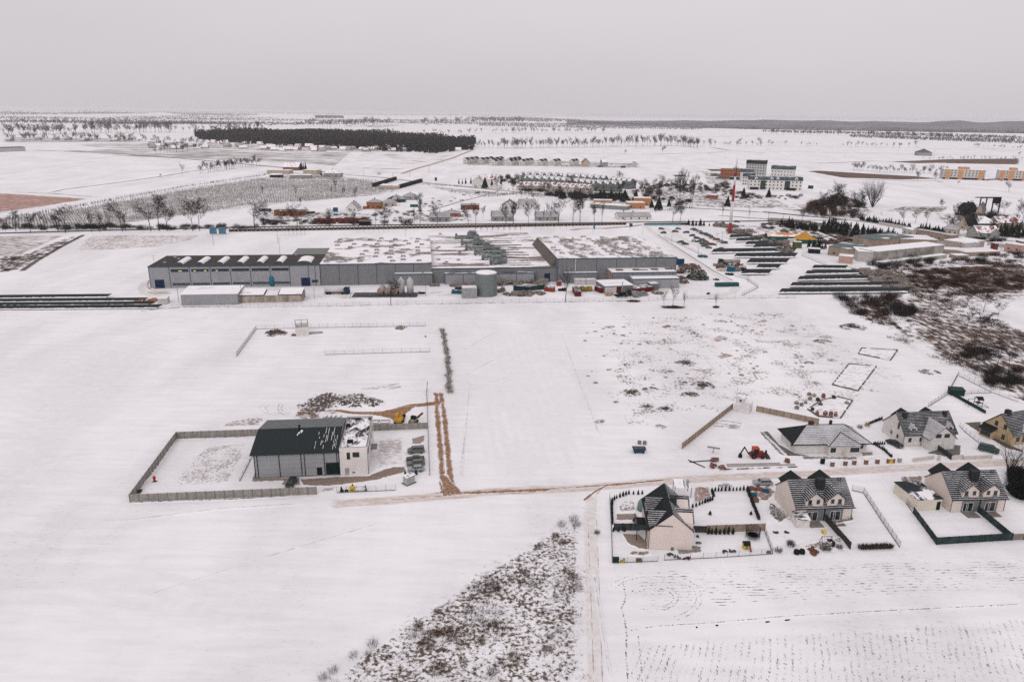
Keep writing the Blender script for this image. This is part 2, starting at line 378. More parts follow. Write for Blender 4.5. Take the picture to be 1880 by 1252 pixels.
def scatter_tufts(name,label,pts,dens,mats,seed=1,hgt=.45,wid=.9,blades=9,tw=.09,clump=.07,bias=.05,feather=6.,stretch=1.,jit=1.,mi=None):
    """one mesh of weeds and grass tufts over a polygon, thick and thin by noise"""
    r=random.Random(seed); P=[(p.x,p.y) for p in pts]; xs=[p[0] for p in P]; ys=[p[1] for p in P]
    A=(max(xs)-min(xs))*(max(ys)-min(ys)); n=int(A*dens); X=np.array([r.uniform(min(xs),max(xs)) for _ in range(n)]); Y=np.array([r.uniform(min(ys),max(ys)) for _ in range(n)])
    ok=inpoly(X,Y,P); D=distseg(X,Y,P); m=MB()
    for i in np.nonzero(ok)[0]:
        x,y=float(X[i]),float(Y[i]); q=mnoise.noise(Vector((x*clump,y*clump*stretch,seed)))+.5*mnoise.noise(Vector((x*clump*3.1,y*clump*3.1,seed+5)))
        if q<bias or r.random()>min(1,D[i]/feather+.12): continue
        k=min(1.6,.6+q*1.3); mm=mi(x,y,r) if mi else r.randrange(len(mats))
        for b in range(int(blades*k)):
            a=r.uniform(0,6.283); rr=r.random()**.6*wid*k*.5; c=(x+math.cos(a)*rr*1.5,y+math.sin(a)*rr*.8,0.)
            m.tri(c,(math.cos(a)*hgt*.5*k+r.gauss(0,.15),math.sin(a)*hgt*.4*k+r.gauss(0,.12),hgt*k*r.uniform(.35,1.)),tw*r.uniform(.6,1.5)*k,mm)
    o=m.build(name,mats); return tag(o,label,kind='stuff')
# ------------------------------------------------------------ vehicles
BLK=mk('black_rubber',(.012,.012,.013),.8,.2,3.); RIM=mk('wheel_rim',(.28,.28,.29),.35,.2,5.,metal=.6); GL=glass(); LAMPW=mk('headlamp_glass',(.5,.5,.5),.15,.1,5.,spec=.6); LAMPR=mk('tail_lamp_glass',(.3,.01,.01),.2,.1,5.,spec=.6)
def paint(n,c): return mk(n,c,.32,.08,1.,spec=.5)
PAINT={'silver':paint('silver_paint',(.26,.27,.28)),'black':paint('black_paint',(.012,.013,.016)),'grey':paint('dark_grey_paint',(.05,.055,.06)),'beige':paint('grey_beige_paint',(.11,.105,.095)),'red':paint('dark_red_paint',(.16,.015,.02)),'blue':paint('dark_blue_paint',(.015,.03,.06)),'green':paint('dark_green_paint',(.015,.045,.04)),'white':paint('white_paint',(.7,.69,.68))}
PROF={'estate':([(0,.35),(0,.75),(.18,.92),(1.15,1.02),(4.35,1.05),(4.5,.8),(4.5,.35)],[(1.05,1.0),(1.75,1.48),(3.9,1.5),(4.4,1.03)]),
'hatch':([(0,.35),(0,.72),(.2,.88),(1.05,1.0),(3.95,1.05),(4.1,.8),(4.1,.35)],[(.95,.98),(1.65,1.46),(3.3,1.48),(3.98,1.03)]),
'saloon':([(0,.35),(0,.72),(.2,.86),(1.25,.97),(3.6,1.0),(4.5,.96),(4.6,.75),(4.6,.35)],[(1.15,.95),(1.85,1.42),(3.1,1.43),(3.85,.98)]),
'van':([(0,.38),(0,.85),(.15,1.02),(.85,1.18),(4.35,1.2),(4.42,.9),(4.42,.38)],[(.75,1.15),(1.4,1.78),(4.2,1.82),(4.38,1.18)])}
def make_car(style,paintn,label,group=None,name='parked_car',cat='car',roofm=None):
    lo,hi=PROF[style]; P=PAINT[paintn]; L=lo[-1][0]; W=1.78; t=thing(name,label,cat,(0,0,0),0,group)
    b=MB(); cx=L/2
    def sec(prof,w0,w1,z0,z1):
        n=len(prof)
        def w(z): return w0+(w1-w0)*max(0,min(1,(z-z0)/(z1-z0)))
        vs=[(x-cx,-w(z)/2,z) for x,z in prof]+[(x-cx,w(z)/2,z) for x,z in prof]
        return vs,[(i,n+i,n+(i+1)%n,(i+1)%n) for i in range(n)]+[tuple(range(n)),tuple(reversed(range(n,2*n)))]
    v,f=sec(lo,W,W*.95,.5,1.1); b.add(v,f)
    v,f=sec(hi,W*.9,W*.68,hi[0][1],hi[1][1]); b.add(v,f)
    bo=b.build('body',[P],t); bv=bo.modifiers.new('bevel','BEVEL'); bv.width=.07; bv.segments=2; bv.limit_method='ANGLE'; bv.angle_limit=R(28)
    # glazing 6 mm proud of the cabin faces, one mesh per window
    (x0,z0),(x1,z1),(x2,z2),(x3,z3)=hi
    def W_(z): return (W*.9+(W*.68-W*.9)*max(0,min(1,(z-z0)/(z1-z0))))/2
    def quad(nm,pts,nr):
        nr=Vector(nr).normalized()*.008; MB().poly([Vector(p)+nr for p in pts]).build(nm,[GL],t)
    def lp(a,b,k): return a+(b-a)*k
    for s_ in(-1,1):
        for nm,ua,ub in(('side_window',.06,.36),('side_window',.39,.66),('side_window',.69,.93)):
            zb=lp(z0,z1,.12); zt=lp(z0,z1,.86)
            xb=lambda u,z:lp(lp(x0,x1,(z-z0)/(z1-z0)),lp(x3,x2,(z-z3)/(z2-z3)),u)
            q=[(xb(u,z)-cx,s_*W_(z),z) for u,z in((ua,zb),(ub,zb),(ub,zt),(ua,zt))]
            quad(nm,q if s_<0 else q[::-1],(0,s_,.35))
    k0,k1=.12,.9
    quad('windscreen',[(lp(x0,x1,k)-cx,s_*W_(lp(z0,z1,k))*.88,lp(z0,z1,k)) for k,s_ in((k0,1),(k0,-1),(k1,-1),(k1,1))],(-(z1-z0),0,(x1-x0)))
    quad('rear_window',[(lp(x3,x2,k)-cx,s_*W_(lp(z3,z2,k))*.84,lp(z3,z2,k)) for k,s_ in((.2,-1),(.2,1),(.85,1),(.85,-1))],((z2-z3),0,(x3-x2)))
    wb=L*.29
    for sx in(-1,1):
        for s_ in(-1,1):
            w=MB().tube((sx*wb,s_*(W/2-.19),.32),(sx*wb,s_*(W/2+.02),.32),.32,.32,14).build('wheel',[BLK],t)
            MB().tube((sx*wb,s_*(W/2+.015),.32),(sx*wb,s_*(W/2+.035),.32),.19,.17,10).build('rim',[RIM],w)
    for s_ in(-1,1):
        MB().box(-cx-.012,-cx+.1,s_*.62-.17,s_*.62+.17,.62,.74).build('headlight',[LAMPW],t)
        MB().box(cx-.08,cx+.012,s_*.7-.12,s_*.7+.12,.7,.9).build('tail_lamp',[LAMPR],t)
    return Use(t)
EXPO=.12; ZEN=1.55; HAZE=4.4e-5
# ------------------------------------------------------------ light, sky, air
W=bpy.data.worlds.new('World'); S.world=W; W.use_nodes=True; wt=W.node_tree; wt.nodes.clear()
wo=wt.nodes.new('ShaderNodeOutputWorld'); bg=wt.nodes.new('ShaderNodeBackground'); sky=wt.nodes.new('ShaderNodeTexSky'); sky.sky_type='NISHITA'; sky.sun_disc=False
SUN_EL,SUN_AZ=R(32),R(200)
sky.sun_elevation=SUN_EL; sky.sun_rotation=SUN_AZ; sky.air_density=1.5; sky.dust_density=6.
hs=wt.nodes.new('ShaderNodeHueSaturation'); hs.inputs['Saturation'].default_value=.1; wt.links.new(sky.outputs[0],hs.inputs['Color'])
# closed cloud deck: an even pale grey with faint mottling, over what little the sky itself gives
tc=wt.nodes.new('ShaderNodeTexCoord'); mpn=wt.nodes.new('ShaderNodeMapping'); mpn.inputs['Scale'].default_value=(1,1,4); nz=wt.nodes.new('ShaderNodeTexNoise'); nz.inputs['Scale'].default_value=1.1; nz.inputs['Detail'].default_value=4
wt.links.new(tc.outputs['Generated'],mpn.inputs[0]); wt.links.new(mpn.outputs[0],nz.inputs['Vector'])
rp=wt.nodes.new('ShaderNodeValToRGB'); rp.color_ramp.elements[0].position=.3; rp.color_ramp.elements[1].position=.75
SKYL=7.9
rp.color_ramp.elements[0].color=tuple(SKYL*c for c in(.91,.875,.915))+(1,); rp.color_ramp.elements[1].color=tuple(SKYL*c for c in(1.02,.975,1.01))+(1,)
wt.links.new(nz.outputs['Fac'],rp.inputs['Fac'])
mx=wt.nodes.new('ShaderNodeMix'); mx.data_type='RGBA'; mx.inputs[0].default_value=.9
wt.links.new(hs.outputs[0],mx.inputs[6]); wt.links.new(rp.outputs[0],mx.inputs[7]); # an overcast sky is brightest overhead
sx_=wt.nodes.new('ShaderNodeSeparateXYZ'); wt.links.new(tc.outputs['Generated'],sx_.inputs[0])
mr=wt.nodes.new('ShaderNodeMapRange'); mr.inputs[1].default_value=.0; mr.inputs[2].default_value=.9; mr.inputs[3].default_value=1.; mr.inputs[4].default_value=ZEN; wt.links.new(sx_.outputs[2],mr.inputs[0])
mv=wt.nodes.new('ShaderNodeVectorMath'); mv.operation='SCALE'; wt.links.new(mx.outputs[2],mv.inputs[0]); wt.links.new(mr.outputs[0],mv.inputs['Scale']); wt.links.new(mv.outputs[0],bg.inputs[0]); bg.inputs[1].default_value=.08
wt.links.new(bg.outputs[0],wo.inputs[0])
sl=bpy.data.lights.new('sun','SUN'); sl.energy=.6; sl.angle=R(25); sl.color=(1,.985,.96); so=bpy.data.objects.new('sun',sl); C.objects.link(so)
sd=Vector((math.sin(SUN_AZ)*math.cos(SUN_EL),math.cos(SUN_AZ)*math.cos(SUN_EL),math.sin(SUN_EL))); so.rotation_euler=sd.to_track_quat('Z','Y').to_euler()
S.view_settings.view_transform='Standard'; S.view_settings.look='None'; S.view_settings.exposure=EXPO; S.view_settings.gamma=1
S.cycles.use_denoising=False; S.cycles.max_bounces=6; S.cycles.diffuse_bounces=3; S.cycles.volume_bounces=2; S.cycles.transparent_max_bounces=4
S.cycles.sample_clamp_indirect=4
hz=bpy.data.materials.new('haze'); hz.use_nodes=True; ht=hz.node_tree; ht.nodes.clear(); ho=ht.nodes.new('ShaderNodeOutputMaterial'); hv=ht.nodes.new('ShaderNodeVolumePrincipled')
hv.inputs['Color'].default_value=(.76,.735,.76,1); hv.inputs['Density'].default_value=HAZE; hv.inputs['Anisotropy'].default_value=.0; ht.links.new(hv.outputs[0],ho.inputs['Volume'])
hb=MB().box(-32000,32000,-400,38000,-3,96).build('haze',[hz]); hb['kind']='stuff'; hb.display_type='WIRE'
# ------------------------------------------------------------ ground
gm=MB()
gx=[-30000,-12000,-5000,-2500,-1200,-600,-300,-100,100,300,600,1200,2500,5000,12000,30000]; gy=[-300,0,100,200,300,400,550,800,1200,2000,3500,6000,10000,18000,36000]
nx_=len(gx)
gm.add([(x,y,0.) for y in gy for x in gx],[(j*nx_+i,j*nx_+i+1,(j+1)*nx_+i+1,(j+1)*nx_+i) for j in range(len(gy)-1) for i in range(nx_-1)]); gm.build('ground',[SNOW])['kind']='structure'
EARTH=(.19,.105,.06); EARTH2=(.28,.18,.12); PINK=(.33,.25,.205); PINK2=(.24,.175,.14)
def pl(*a): return [at(x,y) for x,y in a]
# far fields: darker stubble and grass strips seen at a low angle
FT=ground_mat('far_stubble',(.26,.24,.225),(.34,.31,.29),.02,(1,1,1),.1,.53,.13,4,k=.8)
FT2=ground_mat('far_faint',(.3,.28,.27),(.4,.37,.35),.02,(1,1,1),.4,.62,.12,4,k=.8)
BRN=ground_mat('far_heath',(.1,.065,.05),(.14,.09,.07),.06,(1,1,1),0,.32,.1,4,k=.7)
def field(name,m,f,*a): return patch(name,pl(*a),m,f,50)
field('field',FT,25,(75,278),(320,268),(345,262),(500,272),(640,277),(740,279),(800,281),(770,300),(735,318),(560,305),(470,300),(200,288))
field('field',FT,30,(110,264),(330,262),(350,266),(290,275),(150,272))
field('field',FT2,30,(640,279),(840,276),(870,290),(760,330),(600,312))
field('field',FT,60,(640,231),(700,228),(760,230),(690,238))
field('field',BRN,12,(1470,314),(1500,313),(1690,324),(1735,329),(1660,331),(1540,327))
field('field',BRN,14,(1620,297),(1740,292),(1880,291),(1880,303),(1760,301),(1680,300))
field('field',BRN,10,(1225,321),(1262,320),(1270,325),(1232,325))
field('field',BRN,10,(1286,310),(1380,311),(1376,316),(1300,315))
field('field',ground_mat('ploughed_strip',(.2,.13,.1),(.28,.2,.17),.09,(1,1,1),0,.4,.15,4,k=.7),12,(1150,296),(1176,297),(1183,308),(1160,307))
field('field',ground_mat('winter_crop',(.30,.17,.135),(.40,.26,.215),.12,(1,1,1),0,.36,.16,4,k=.8,lines=(.25,6,1.,3.)),20,(-60,345),(0,351),(100,357),(200,364),(120,378),(0,396),(-80,406))
ORG=ground_mat('orchard_ground',(.3,.27,.26),(.4,.37,.355),.14,(1,1,1),0,.49,.12,4,k=.8,lines=(.27,5.5,1.,0.))
field('field',ORG,14,(-60,408),(0,398),(150,378),(300,352),(480,325),(600,322),(690,330),(740,345),(720,360),(640,366),(560,372),(470,378),(380,395),(200,418),(0,425),(-60,428))
field('field',ORG,10,(760,338),(900,350),(980,358),(900,362),(800,350))
STUB=ground_mat('ploughed_field',(.16,.10,.07),(.30,.2,.14),.5,(1,1,1),0,.57,.1,4,k=.7,lines=(-.55,3.2,2.6,4.))
field('field',STUB,8,(150,430),(390,429),(372,441),(300,456),(210,462),(110,464))
field('field',ground_mat('rough_grass',(.2,.15,.12),(.28,.23,.2),.35,(.5,1,1),0,.52,.12,5,k=.6),10,(-60,430),(150,429),(60,470),(-60,520))
SCR=ground_mat('scrub_ground',(.06,.032,.022),(.12,.08,.058),.26,(2.,.75,1),0,.515,.07,6,k=.3)
patch('scrub',[g('c1',a,b) for a,b in((590,975),(430,1010),(250,1080),(120,1130),(-30,1130),(-60,1260),(100,1260),(190,1210),(340,1130),(480,1050),(600,985))],SCR,4)
field('scrub',SCR,10,(1545,580),(1500,552),(1560,546),(1670,540),(1650,525),(1600,505),(1580,492),(1620,480),(1700,478),(1900,470),(1940,520),(1900,560),(1800,565),(1790,580),(1880,620),(1940,700),(1900,760),(1780,700),(1700,650),(1640,620))
field('scrub',ground_mat('bramble_ground',(.042,.021,.016),(.085,.045,.03),.25,(2.,.75,1),0,.465,.08,6,k=.45),8,(1640,495),(1700,488),(1880,480),(1940,505),(1900,545),(1800,545),(1700,535),(1665,520))
field('scrub',SCR,8,(1400,400),(1560,420),(1680,440),(1640,448),(1540,452),(1440,425),(1380,412))
field('scrub',SCR,8,(1650,378),(1760,378),(1740,395),(1660,392),(1600,388))
field('scrub',SCR,8,(1180,345),(1300,345),(1400,370),(1480,375),(1620,385),(1600,400),(1500,395),(1400,382),(1280,362),(1160,352))
BRG=ground_mat('bramble_ground',(1,1,1),(1,1,1)); field('scrub',BRG,6,(1400,398),(1470,402),(1560,416),(1650,438),(1640,448),(1540,452),(1480,446),(1430,424),(1395,412)); field('scrub',BRG,6,(1470,372),(1540,352),(1590,372),(1620,398),(1560,404),(1480,395)); field('scrub',SCR,8,(1600,560),(1700,560),(1800,590),(1960,620),(1960,800),(1860,745),(1760,690),(1680,640))
# the meadow behind the houses
MEAD=ground_mat('meadow',(.3,.24,.2),(.2,.165,.14),.9,(1.3,.65,1),.3,.60,.06,6,k=.2,breakup=.75)
field('field',MEAD,14,(1060,600),(1120,575),(1460,560),(1540,585),(1620,640),(1740,700),(1660,740),(1600,800),(1420,770),(1240,800),(1100,840),(1060,720))
RUST=ground_mat('rust_weeds',(.3,.19,.13),(.22,.13,.1),1.3,(.5,1.2,1),.0,.52,.07,5,k=.55)
for a,b,w,h in((1224,600,28,8),(1120,600,32,7),(1320,622,34,12),(1220,644,18,5),(1270,602,10,4),(1400,590,26,9),(1130,675,26,6),(1330,654,40,10)):
    field('field',RUST,3,(a-w,b),(a,b-h),(a+w,b),(a,b+h))
DARKB=ground_mat('bare_tussocks',(.045,.033,.028),(.12,.09,.07),.9,(.8,1.2,1),0,.42,.06,5,k=.6)
for a,b,w,h in((1236,563,20,4),(1312,565,6,2),(1160,553,26,3)): field('field',DARKB,1.5,(a-w,b),(a,b-h),(a+w,b),(a,b+h))
# bottom right: harrowed field with dashed rows and the loops of a turning tractor
ROW1=ground_mat('harrow_rows',(.2,.18,.17),(.32,.28,.26),2.1,(.35,1.6,1),-.06,.635,.045,4,k=.3,breakup=.55,lines=(-.06,.85,2.))
ROW2=ground_mat('seed_rows',(.2,.18,.17),(.34,.31,.3),2.6,(1.6,.6,1),.42,.64,.045,4,k=.3,breakup=.5,lines=(1.95,1.1,2.))
field('field',ROW1,5,(1125,1030),(1300,1022),(1560,1010),(1900,1000),(1960,1100),(1700,1118),(1380,1140),(1150,1160),(1122,1150))
field('field',ROW2,4,(1120,1160),(1300,1152),(1600,1128),(1960,1108),(2060,1300),(1110,1300))
def arc(n,cx,cy,rx,ry,a0,a1,k=28): return [g(n,cx+rx*math.cos(R(a0+(a1-a0)*i/k)),cy+ry*math.sin(R(a0+(a1-a0)*i/k))) for i in range(k+1)]
TRK=ground_mat('wheel_mark',(.11,.095,.09),(.2,.17,.16),2.2,(1,1,1),0,.54,.05,4,k=.35,breakup=.3)
for rx,ry in((190,95),(215,112),(88,42),(110,56)):
    ribbon('path',arc('z7',240,235,rx,ry,-160,70),.42,TRK,.6,seg=.8)
ribbon('path',[g('z7',*p) for p in((105,150),(112,200),(118,235),(100,280),(112,330),(122,400),(118,480),(125,560),(130,640))],.7,TRK,.6,seg=.8)
ribbon('path',[g('z7',*p) for p in((170,390),(178,450),(185,520),(190,620))],.45,TRK,.6,seg=.8)
ribbon('path',[g('z7',*p) for p in((110,385),(250,360),(500,345),(800,318),(1200,295),(1880,262))],.5,TRK,.6,seg=1.2)
# bottom left wedge of weeds
WEED=ground_mat('weedy_fallow',(.07,.046,.033),(.14,.105,.08),1.4,(.9,.9,1),0,.545,.06,6,k=.25,breakup=.45)
WEDGE=pl((1076,930),(1077,1100),(1078,1290),(540,1290),(620,1225),(720,1150),(850,1062),(960,1000),(1040,952))
patch('field',WEDGE,WEED,2.5,120)
# roads and tracks
RD=ground_mat('packed_snow_road',(.60,.52,.48),(.50,.41,.365),.5,(.4,1.8,1),-.08,.43,.2,5,k=.5,dist=.4)
RDT=ground_mat('muddy_rut',(.24,.13,.08),(.42,.30,.23),.8,(.5,1.8,1),-.08,.45,.14,6,k=.5,dist=.5)
RDF=ground_mat('faint_track',(.69,.65,.64),(.60,.55,.53),.5,(1,1,1),0,.44,.2,4,k=.5)
MUD=ground_mat('brown_mud',(.19,.10,.055),(.33,.2,.125),.7,(1,.6,1),0,.30,.12,6,k=.62,dist=.8)
ribbon('road',pl((590,912),(620,926),(680,921),(760,915),(840,909),(900,903),(1000,899),(1080,896),(1160,889),(1250,881),(1350,876),(1500,869),(1650,860),(1780,853),(1920,845)),5.2,RD,.45)
ribbon('road',pl((690,920),(840,908)),1.3,RDT,.8); ribbon('road',pl((780,907),(840,903),(900,900),(1000,898),(1090,893),(1170,885),(1230,878)),1.9,RDT,.7); ribbon('road',pl((850,909),(930,906),(1010,901)),1.1,RDT,.8)
ribbon('road',pl((1330,872),(1400,870)),1.2,RDT,.7)
ribbon('road',pl((1095,895),(1086,915),(1082,960),(1086,1010),(1089,1090),(1093,1180),(1096,1300)),4.3,RDF,.5)
ribbon('road',pl((1112,890),(1096,905),(1090,915)),1.4,RDT,.7)
for o_ in(-7,9): ribbon('path',pl((1086+o_,950),(1090+o_,1050),(1094+o_,1150),(1098+o_,1290)),.45,ground_mat('thin_rut',(.3,.22,.18),(.42,.35,.31),.7,(1.4,.5,1),0,.485,.1,5,k=.45),.7,seg=1)
ribbon('path',[g('s3',*p) for p in((1690,0),(1700,60),(1702,150),(1720,350),(1738,560),(1745,700),(1752,800),(1760,860))],2.9,MUD,.85,seg=1)
ribbon('path',[g('s3',*p) for p in((1733,0),(1742,60),(1765,180),(1782,350),(1800,560),(1815,700),(1835,800),(1850,862))],2.9,MUD,.85,seg=1)
ribbon('path',[g('s3',*p) for p in((1755,60),(1700,95),(1600,108),(1480,118),(1390,140),(1290,170),(1150,182),(1050,182),(960,178),(860,160),(760,150))],lambda u:4.4*(1-u)+2.*u,MUD,.5,seg=1.5)
ribbon('path',pl((806,909),(860,904.5),(930,902),(1015,898.5)),2.6,MUD,.9,seg=1); ribbon('path',pl((1050,895),(1140,889),(1225,880.5)),1.8,MUD,.95,seg=1); ribbon('path',pl((1068,922),(1092,903),(1118,889)),1.6,MUD,.95,seg=1)
patch('path',[g('s3',*p) for p in((1120,178),(1400,120),(1560,108),(1480,170),(1440,200),(1450,272),(1310,275),(1290,235),(1200,215),(1060,190))],MUD,1.2,60)
patch('path',[g('s3',*p) for p in((1700,720),(1760,700),(1800,720),(1870,800),(1960,880),(1860,890),(1700,880),(1740,830))],ground_mat('churned_mud',(.17,.09,.05),(.34,.22,.15),.9,(1.5,.5,1),0,.37,.12,6,k=.4),.8,60)
patch('yard',[g('s3',*p) for p in((500,745),(860,722),(1115,712),(1200,675),(1330,640),(1440,640),(1450,690),(1300,730),(1180,765),(1000,790),(800,812),(640,815),(540,812))],ground_mat('yard_paving',(.26,.20,.165),(.19,.145,.115),.8,(1,1,1),0,.33,.08,5,k=.45),.9,90)
patch('yard',[g('s3',*p) for p in((700,820),(850,800),(840,865),(700,872),(670,860))],ground_mat('yard_entrance',(.34,.26,.23),(.42,.33,.29),.9,(1,1,1),0,.38,.14,5,k=.5),1.5,40)
patch('yard',[g('s3',*p) for p in((1475,400),(1560,375),(1612,362),(1600,425),(1560,450),(1480,450))],ground_mat('yard_paving2',(.31,.25,.22),(.25,.2,.18),.8,(1,1,1),0,.3,.06,5,k=.5),.7,40)
patch('yard',[g('s3',*p) for p in((100,770),(135,680),(160,745),(400,738),(520,735),(520,800),(360,800),(380,762),(150,772))],ground_mat('yard_paving3',(.27,.23,.19),(.22,.18,.15),.8,(1,1,1),0,.2,.05,5,k=.4),.5,90)
patch('yard',[g('s3',*p) for p in((1170,400),(1440,370),(1450,640),(1330,645),(1160,680),(1140,560))],ground_mat('yard_thin_snow',(.42,.35,.32),(.34,.28,.25),1.,(.5,1.4,1),0,.55,.12,5,k=.4),1.5,50)
YG=ground_mat('yard_grass',(.3,.26,.23),(.42,.38,.36),1.6,(1,1,1),0,.56,.07,5,k=.35)
patch('yard',[g('s2',*p) for p in((760,560),(950,420),(1250,380),(1480,380),(1440,560),(1300,840),(900,880),(560,880),(600,760))],YG,3,80)
patch('field',[g('s2',*p) for p in((860,285),(1050,225),(1250,150),(1450,120),(1640,120),(1640,170),(1550,262),(1200,272))],ground_mat('trodden_ground',(.24,.17,.15),(.35,.28,.26),1.,(1,1,1),0,.5,.1,5,k=.45),3,60)
DUG=ground_mat('dug_ground',(.045,.032,.027),(.12,.09,.075),1.,(1.2,.8,1),0,.5,.05,6,k=.35)
GC=ground_mat('settlement_clutter',(.10,.08,.07),(.24,.2,.175),.16,(1.5,.7,1),0,.54,.08,6,k=.3)
for a in (((480,388),(700,390),(700,410),(480,410)),((740,392),(880,392),(880,408),(740,408)),((950,345),(1180,350),(1190,372),(960,362)),((1160,350),(1300,340),(1420,360),(1480,385),(1300,382),(1180,372)),((1280,312),(1340,318),(1360,350),(1290,338)),((1480,375),(1620,385),(1600,405),(1480,400)),((1700,390),(1880,395),(1880,440),(1740,430)),((480,315),(640,320),(640,332),(490,330)),((840,290),(1180,300),(1180,309),(850,304)),((360,262),(480,268),(740,272),(740,280),(480,278),(360,272)),((0,252),(260,255),(260,262),(0,262)),((1300,410),(1480,415),(1540,440),(1460,450),(1380,430))): field('yard',GC,8,*a)
patch('field',[g('s1',*p) for p in((490,750),(620,690),(820,630),(930,640),(1130,640),(1240,690),(1260,770),(1150,800),(900,800),(800,840),(600,850),(540,810))],DUG,4,80)
patch('field',[g('s1',*p) for p in((900,640),(1150,590),(1400,560),(1460,640),(1200,665))],ground_mat('scraped',(.3,.26,.25),(.2,.17,.16),1.,(.35,1.6,1),.1,.56,.07,5,k=.4),3,60)
for rx,ry in((250,60),(205,45),(110,62),(85,45)): ribbon('path',arc('s1',560,775,rx,ry,100,215),.5,TRK,.6,seg=.6)
for k,y in enumerate((925,960,1000,1050,1100,1150)): ribbon('path',[g('c6',740+60*i,y-40*k*0-((i*14)-i*i*.8)+rnd.uniform(-4,4)) for i in range(3+k)],1.1,ground_mat('faint_furrow',(.42,.39,.4),(.5,.46,.47),.6,(1,1,1),0,.5,.12,4,k=.5),.9,seg=2)
# factory yard and car park
FY=ground_mat('factory_yard',(.42,.36,.32),(.5,.44,.41),.12,(1,1,1),.1,.57,.12,5,k=.4)
patch('yard',[g('c5',*p) for p in((0,480),(70,520),(80,590),(300,580),(330,640),(40,660),(-60,640),(-40,560))],ground_mat('hall_yard',(.42,.35,.31),(.5,.43,.39),.15,(1,1,1),.1,.44,.12,5,k=.5),6,50)
ribbon('road',[g('c5',*p) for p in((65,505),(20,540),(-10,580),(10,620),(80,640),(180,645),(330,640))],5,RDF,.5); ribbon('road',[g('c5',*p) for p in((240,590),(120,585),(75,560))],4,RDT,.6)
ribbon('path',[g('c5',*p) for p in((62,510),(45,560),(70,590),(130,607),(240,610))],1.6,RDT,.6)
field('yard',FY,10,(600,530),(1240,524),(1290,530),(1300,545),(560,558),(320,560),(330,545))
ribbon('road',pl((1178,406),(1195,425),(1225,446),(1262,470),(1300,495),(1340,520),(1352,528),(1345,538),(1310,545),(1240,548)),7.5,RDF,.5,seg=6); ribbon('road',pl((1205,430),(1260,466),(1310,498),(1350,518)),2.6,ground_mat('dirty_slush',(.27,.24,.22),(.36,.32,.3),.5,(1,1,1),0,.42,.12,5,k=.5),.6,seg=4)
ribbon('road',pl((1210,412),(1240,430),(1290,458),(1330,470)),6,RDF,.5,seg=6); ribbon('road',pl((1248,412),(1290,433),(1345,460)),5,RDF,.5,seg=6)
ribbon('road',pl((1040,424),(1070,420),(1110,420),(1160,416),(1185,412)),9,ground_mat('brown_apron',(.28,.22,.19),(.36,.3,.27),.2,(1,1,1),0,.42,.1,5,k=.5),.6,seg=6)
# the railway or main road behind the factory: a dark strip
TAR=ground_mat('wet_asphalt',(.07,.068,.07),(.1,.097,.1),.5,(1,1,1),0,.12,.1,4,k=.3); SLU=ground_mat('slushy_lane',(.25,.23,.22),(.35,.32,.3),.2,(1,1,1),0,.25,.15,4,k=.3)
ribbon('road',pl((-60,432),(0,428.5),(200,423),(420,418),(700,413.5),(950,411),(1180,408),(1400,406),(1480,404.5)),6.5,TAR,.35,seg=8)
ribbon('road',pl((1320,396),(1400,402),(1480,405),(1560,404),(1620,412),(1700,424),(1800,436),(1900,448)),6,SLU,.4,seg=8)
ribbon('road',pl((1400,389),(1500,399),(1560,404)),7,TAR,.4,seg=8)
ribbon('road',pl((633,321),(700,326),(774,335),(850,343),(920,350),(1000,358),(1099,370),(1200,378),(1300,384),(1400,390)),7.5,SLU,.4,seg=8)
ribbon('road',pl((60,276),(200,281),(330,291),(475,304),(560,312),(640,321)),7,TAR,.45,seg=15)
ribbon('road',pl((735,320),(765,310),(800,300),(830,291),(870,275)),9,ground_mat('farm_track',(.3,.2,.15),(.4,.3,.25),.1,(1,1,1),0,.35,.12,4,k=.4),.5,seg=10)
ribbon('road',pl((780,390),(840,372),(880,362),(920,350)),3.4,ground_mat('lane',(.12,.09,.075),(.2,.15,.13),.2,(1,1,1),0,.4,.12,4,k=.4),.5,seg=8)
ribbon('road',[g('c1',*p) for p in((610,980),(420,1080),(250,1180),(140,1255))],4.5,ground_mat('ditch',(.09,.075,.065),(.15,.13,.11),.4,(1,1,1),0,.38,.1,4,k=.4),.5,seg=5)
for pp in ([('c5',0,768),('c5',340,735),('c5',960,738),('c5',1878,722)],[('c6',0,722),('c6',540,712),('c6',1100,702),('c6',1878,692)],[('c7',0,692),('c7',600,686),('c7',1100,668),('c7',1878,658)]): ribbon('grass_verge',[g(*q) for q in pp],2.6,ground_mat('fence_weeds',(.09,.06,.045),(.16,.12,.095),.35,(1,1,1),0,.5,.08,6,k=.35),.7,seg=2)
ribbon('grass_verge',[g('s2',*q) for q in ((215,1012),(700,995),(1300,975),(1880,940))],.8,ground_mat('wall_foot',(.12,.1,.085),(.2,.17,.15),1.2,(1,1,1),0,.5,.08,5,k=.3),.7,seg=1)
ribbon('grass_verge',[g('s2',*q) for q in ((690,366),(1000,356),(1500,340))],.9,ground_mat('wall_foot',(1,1,1),(1,1,1)),.7,seg=1); ribbon('grass_verge',[g('s2',*q) for q in ((225,925),(400,760),(640,430))],.9,ground_mat('wall_foot',(1,1,1),(1,1,1)),.7,seg=1)
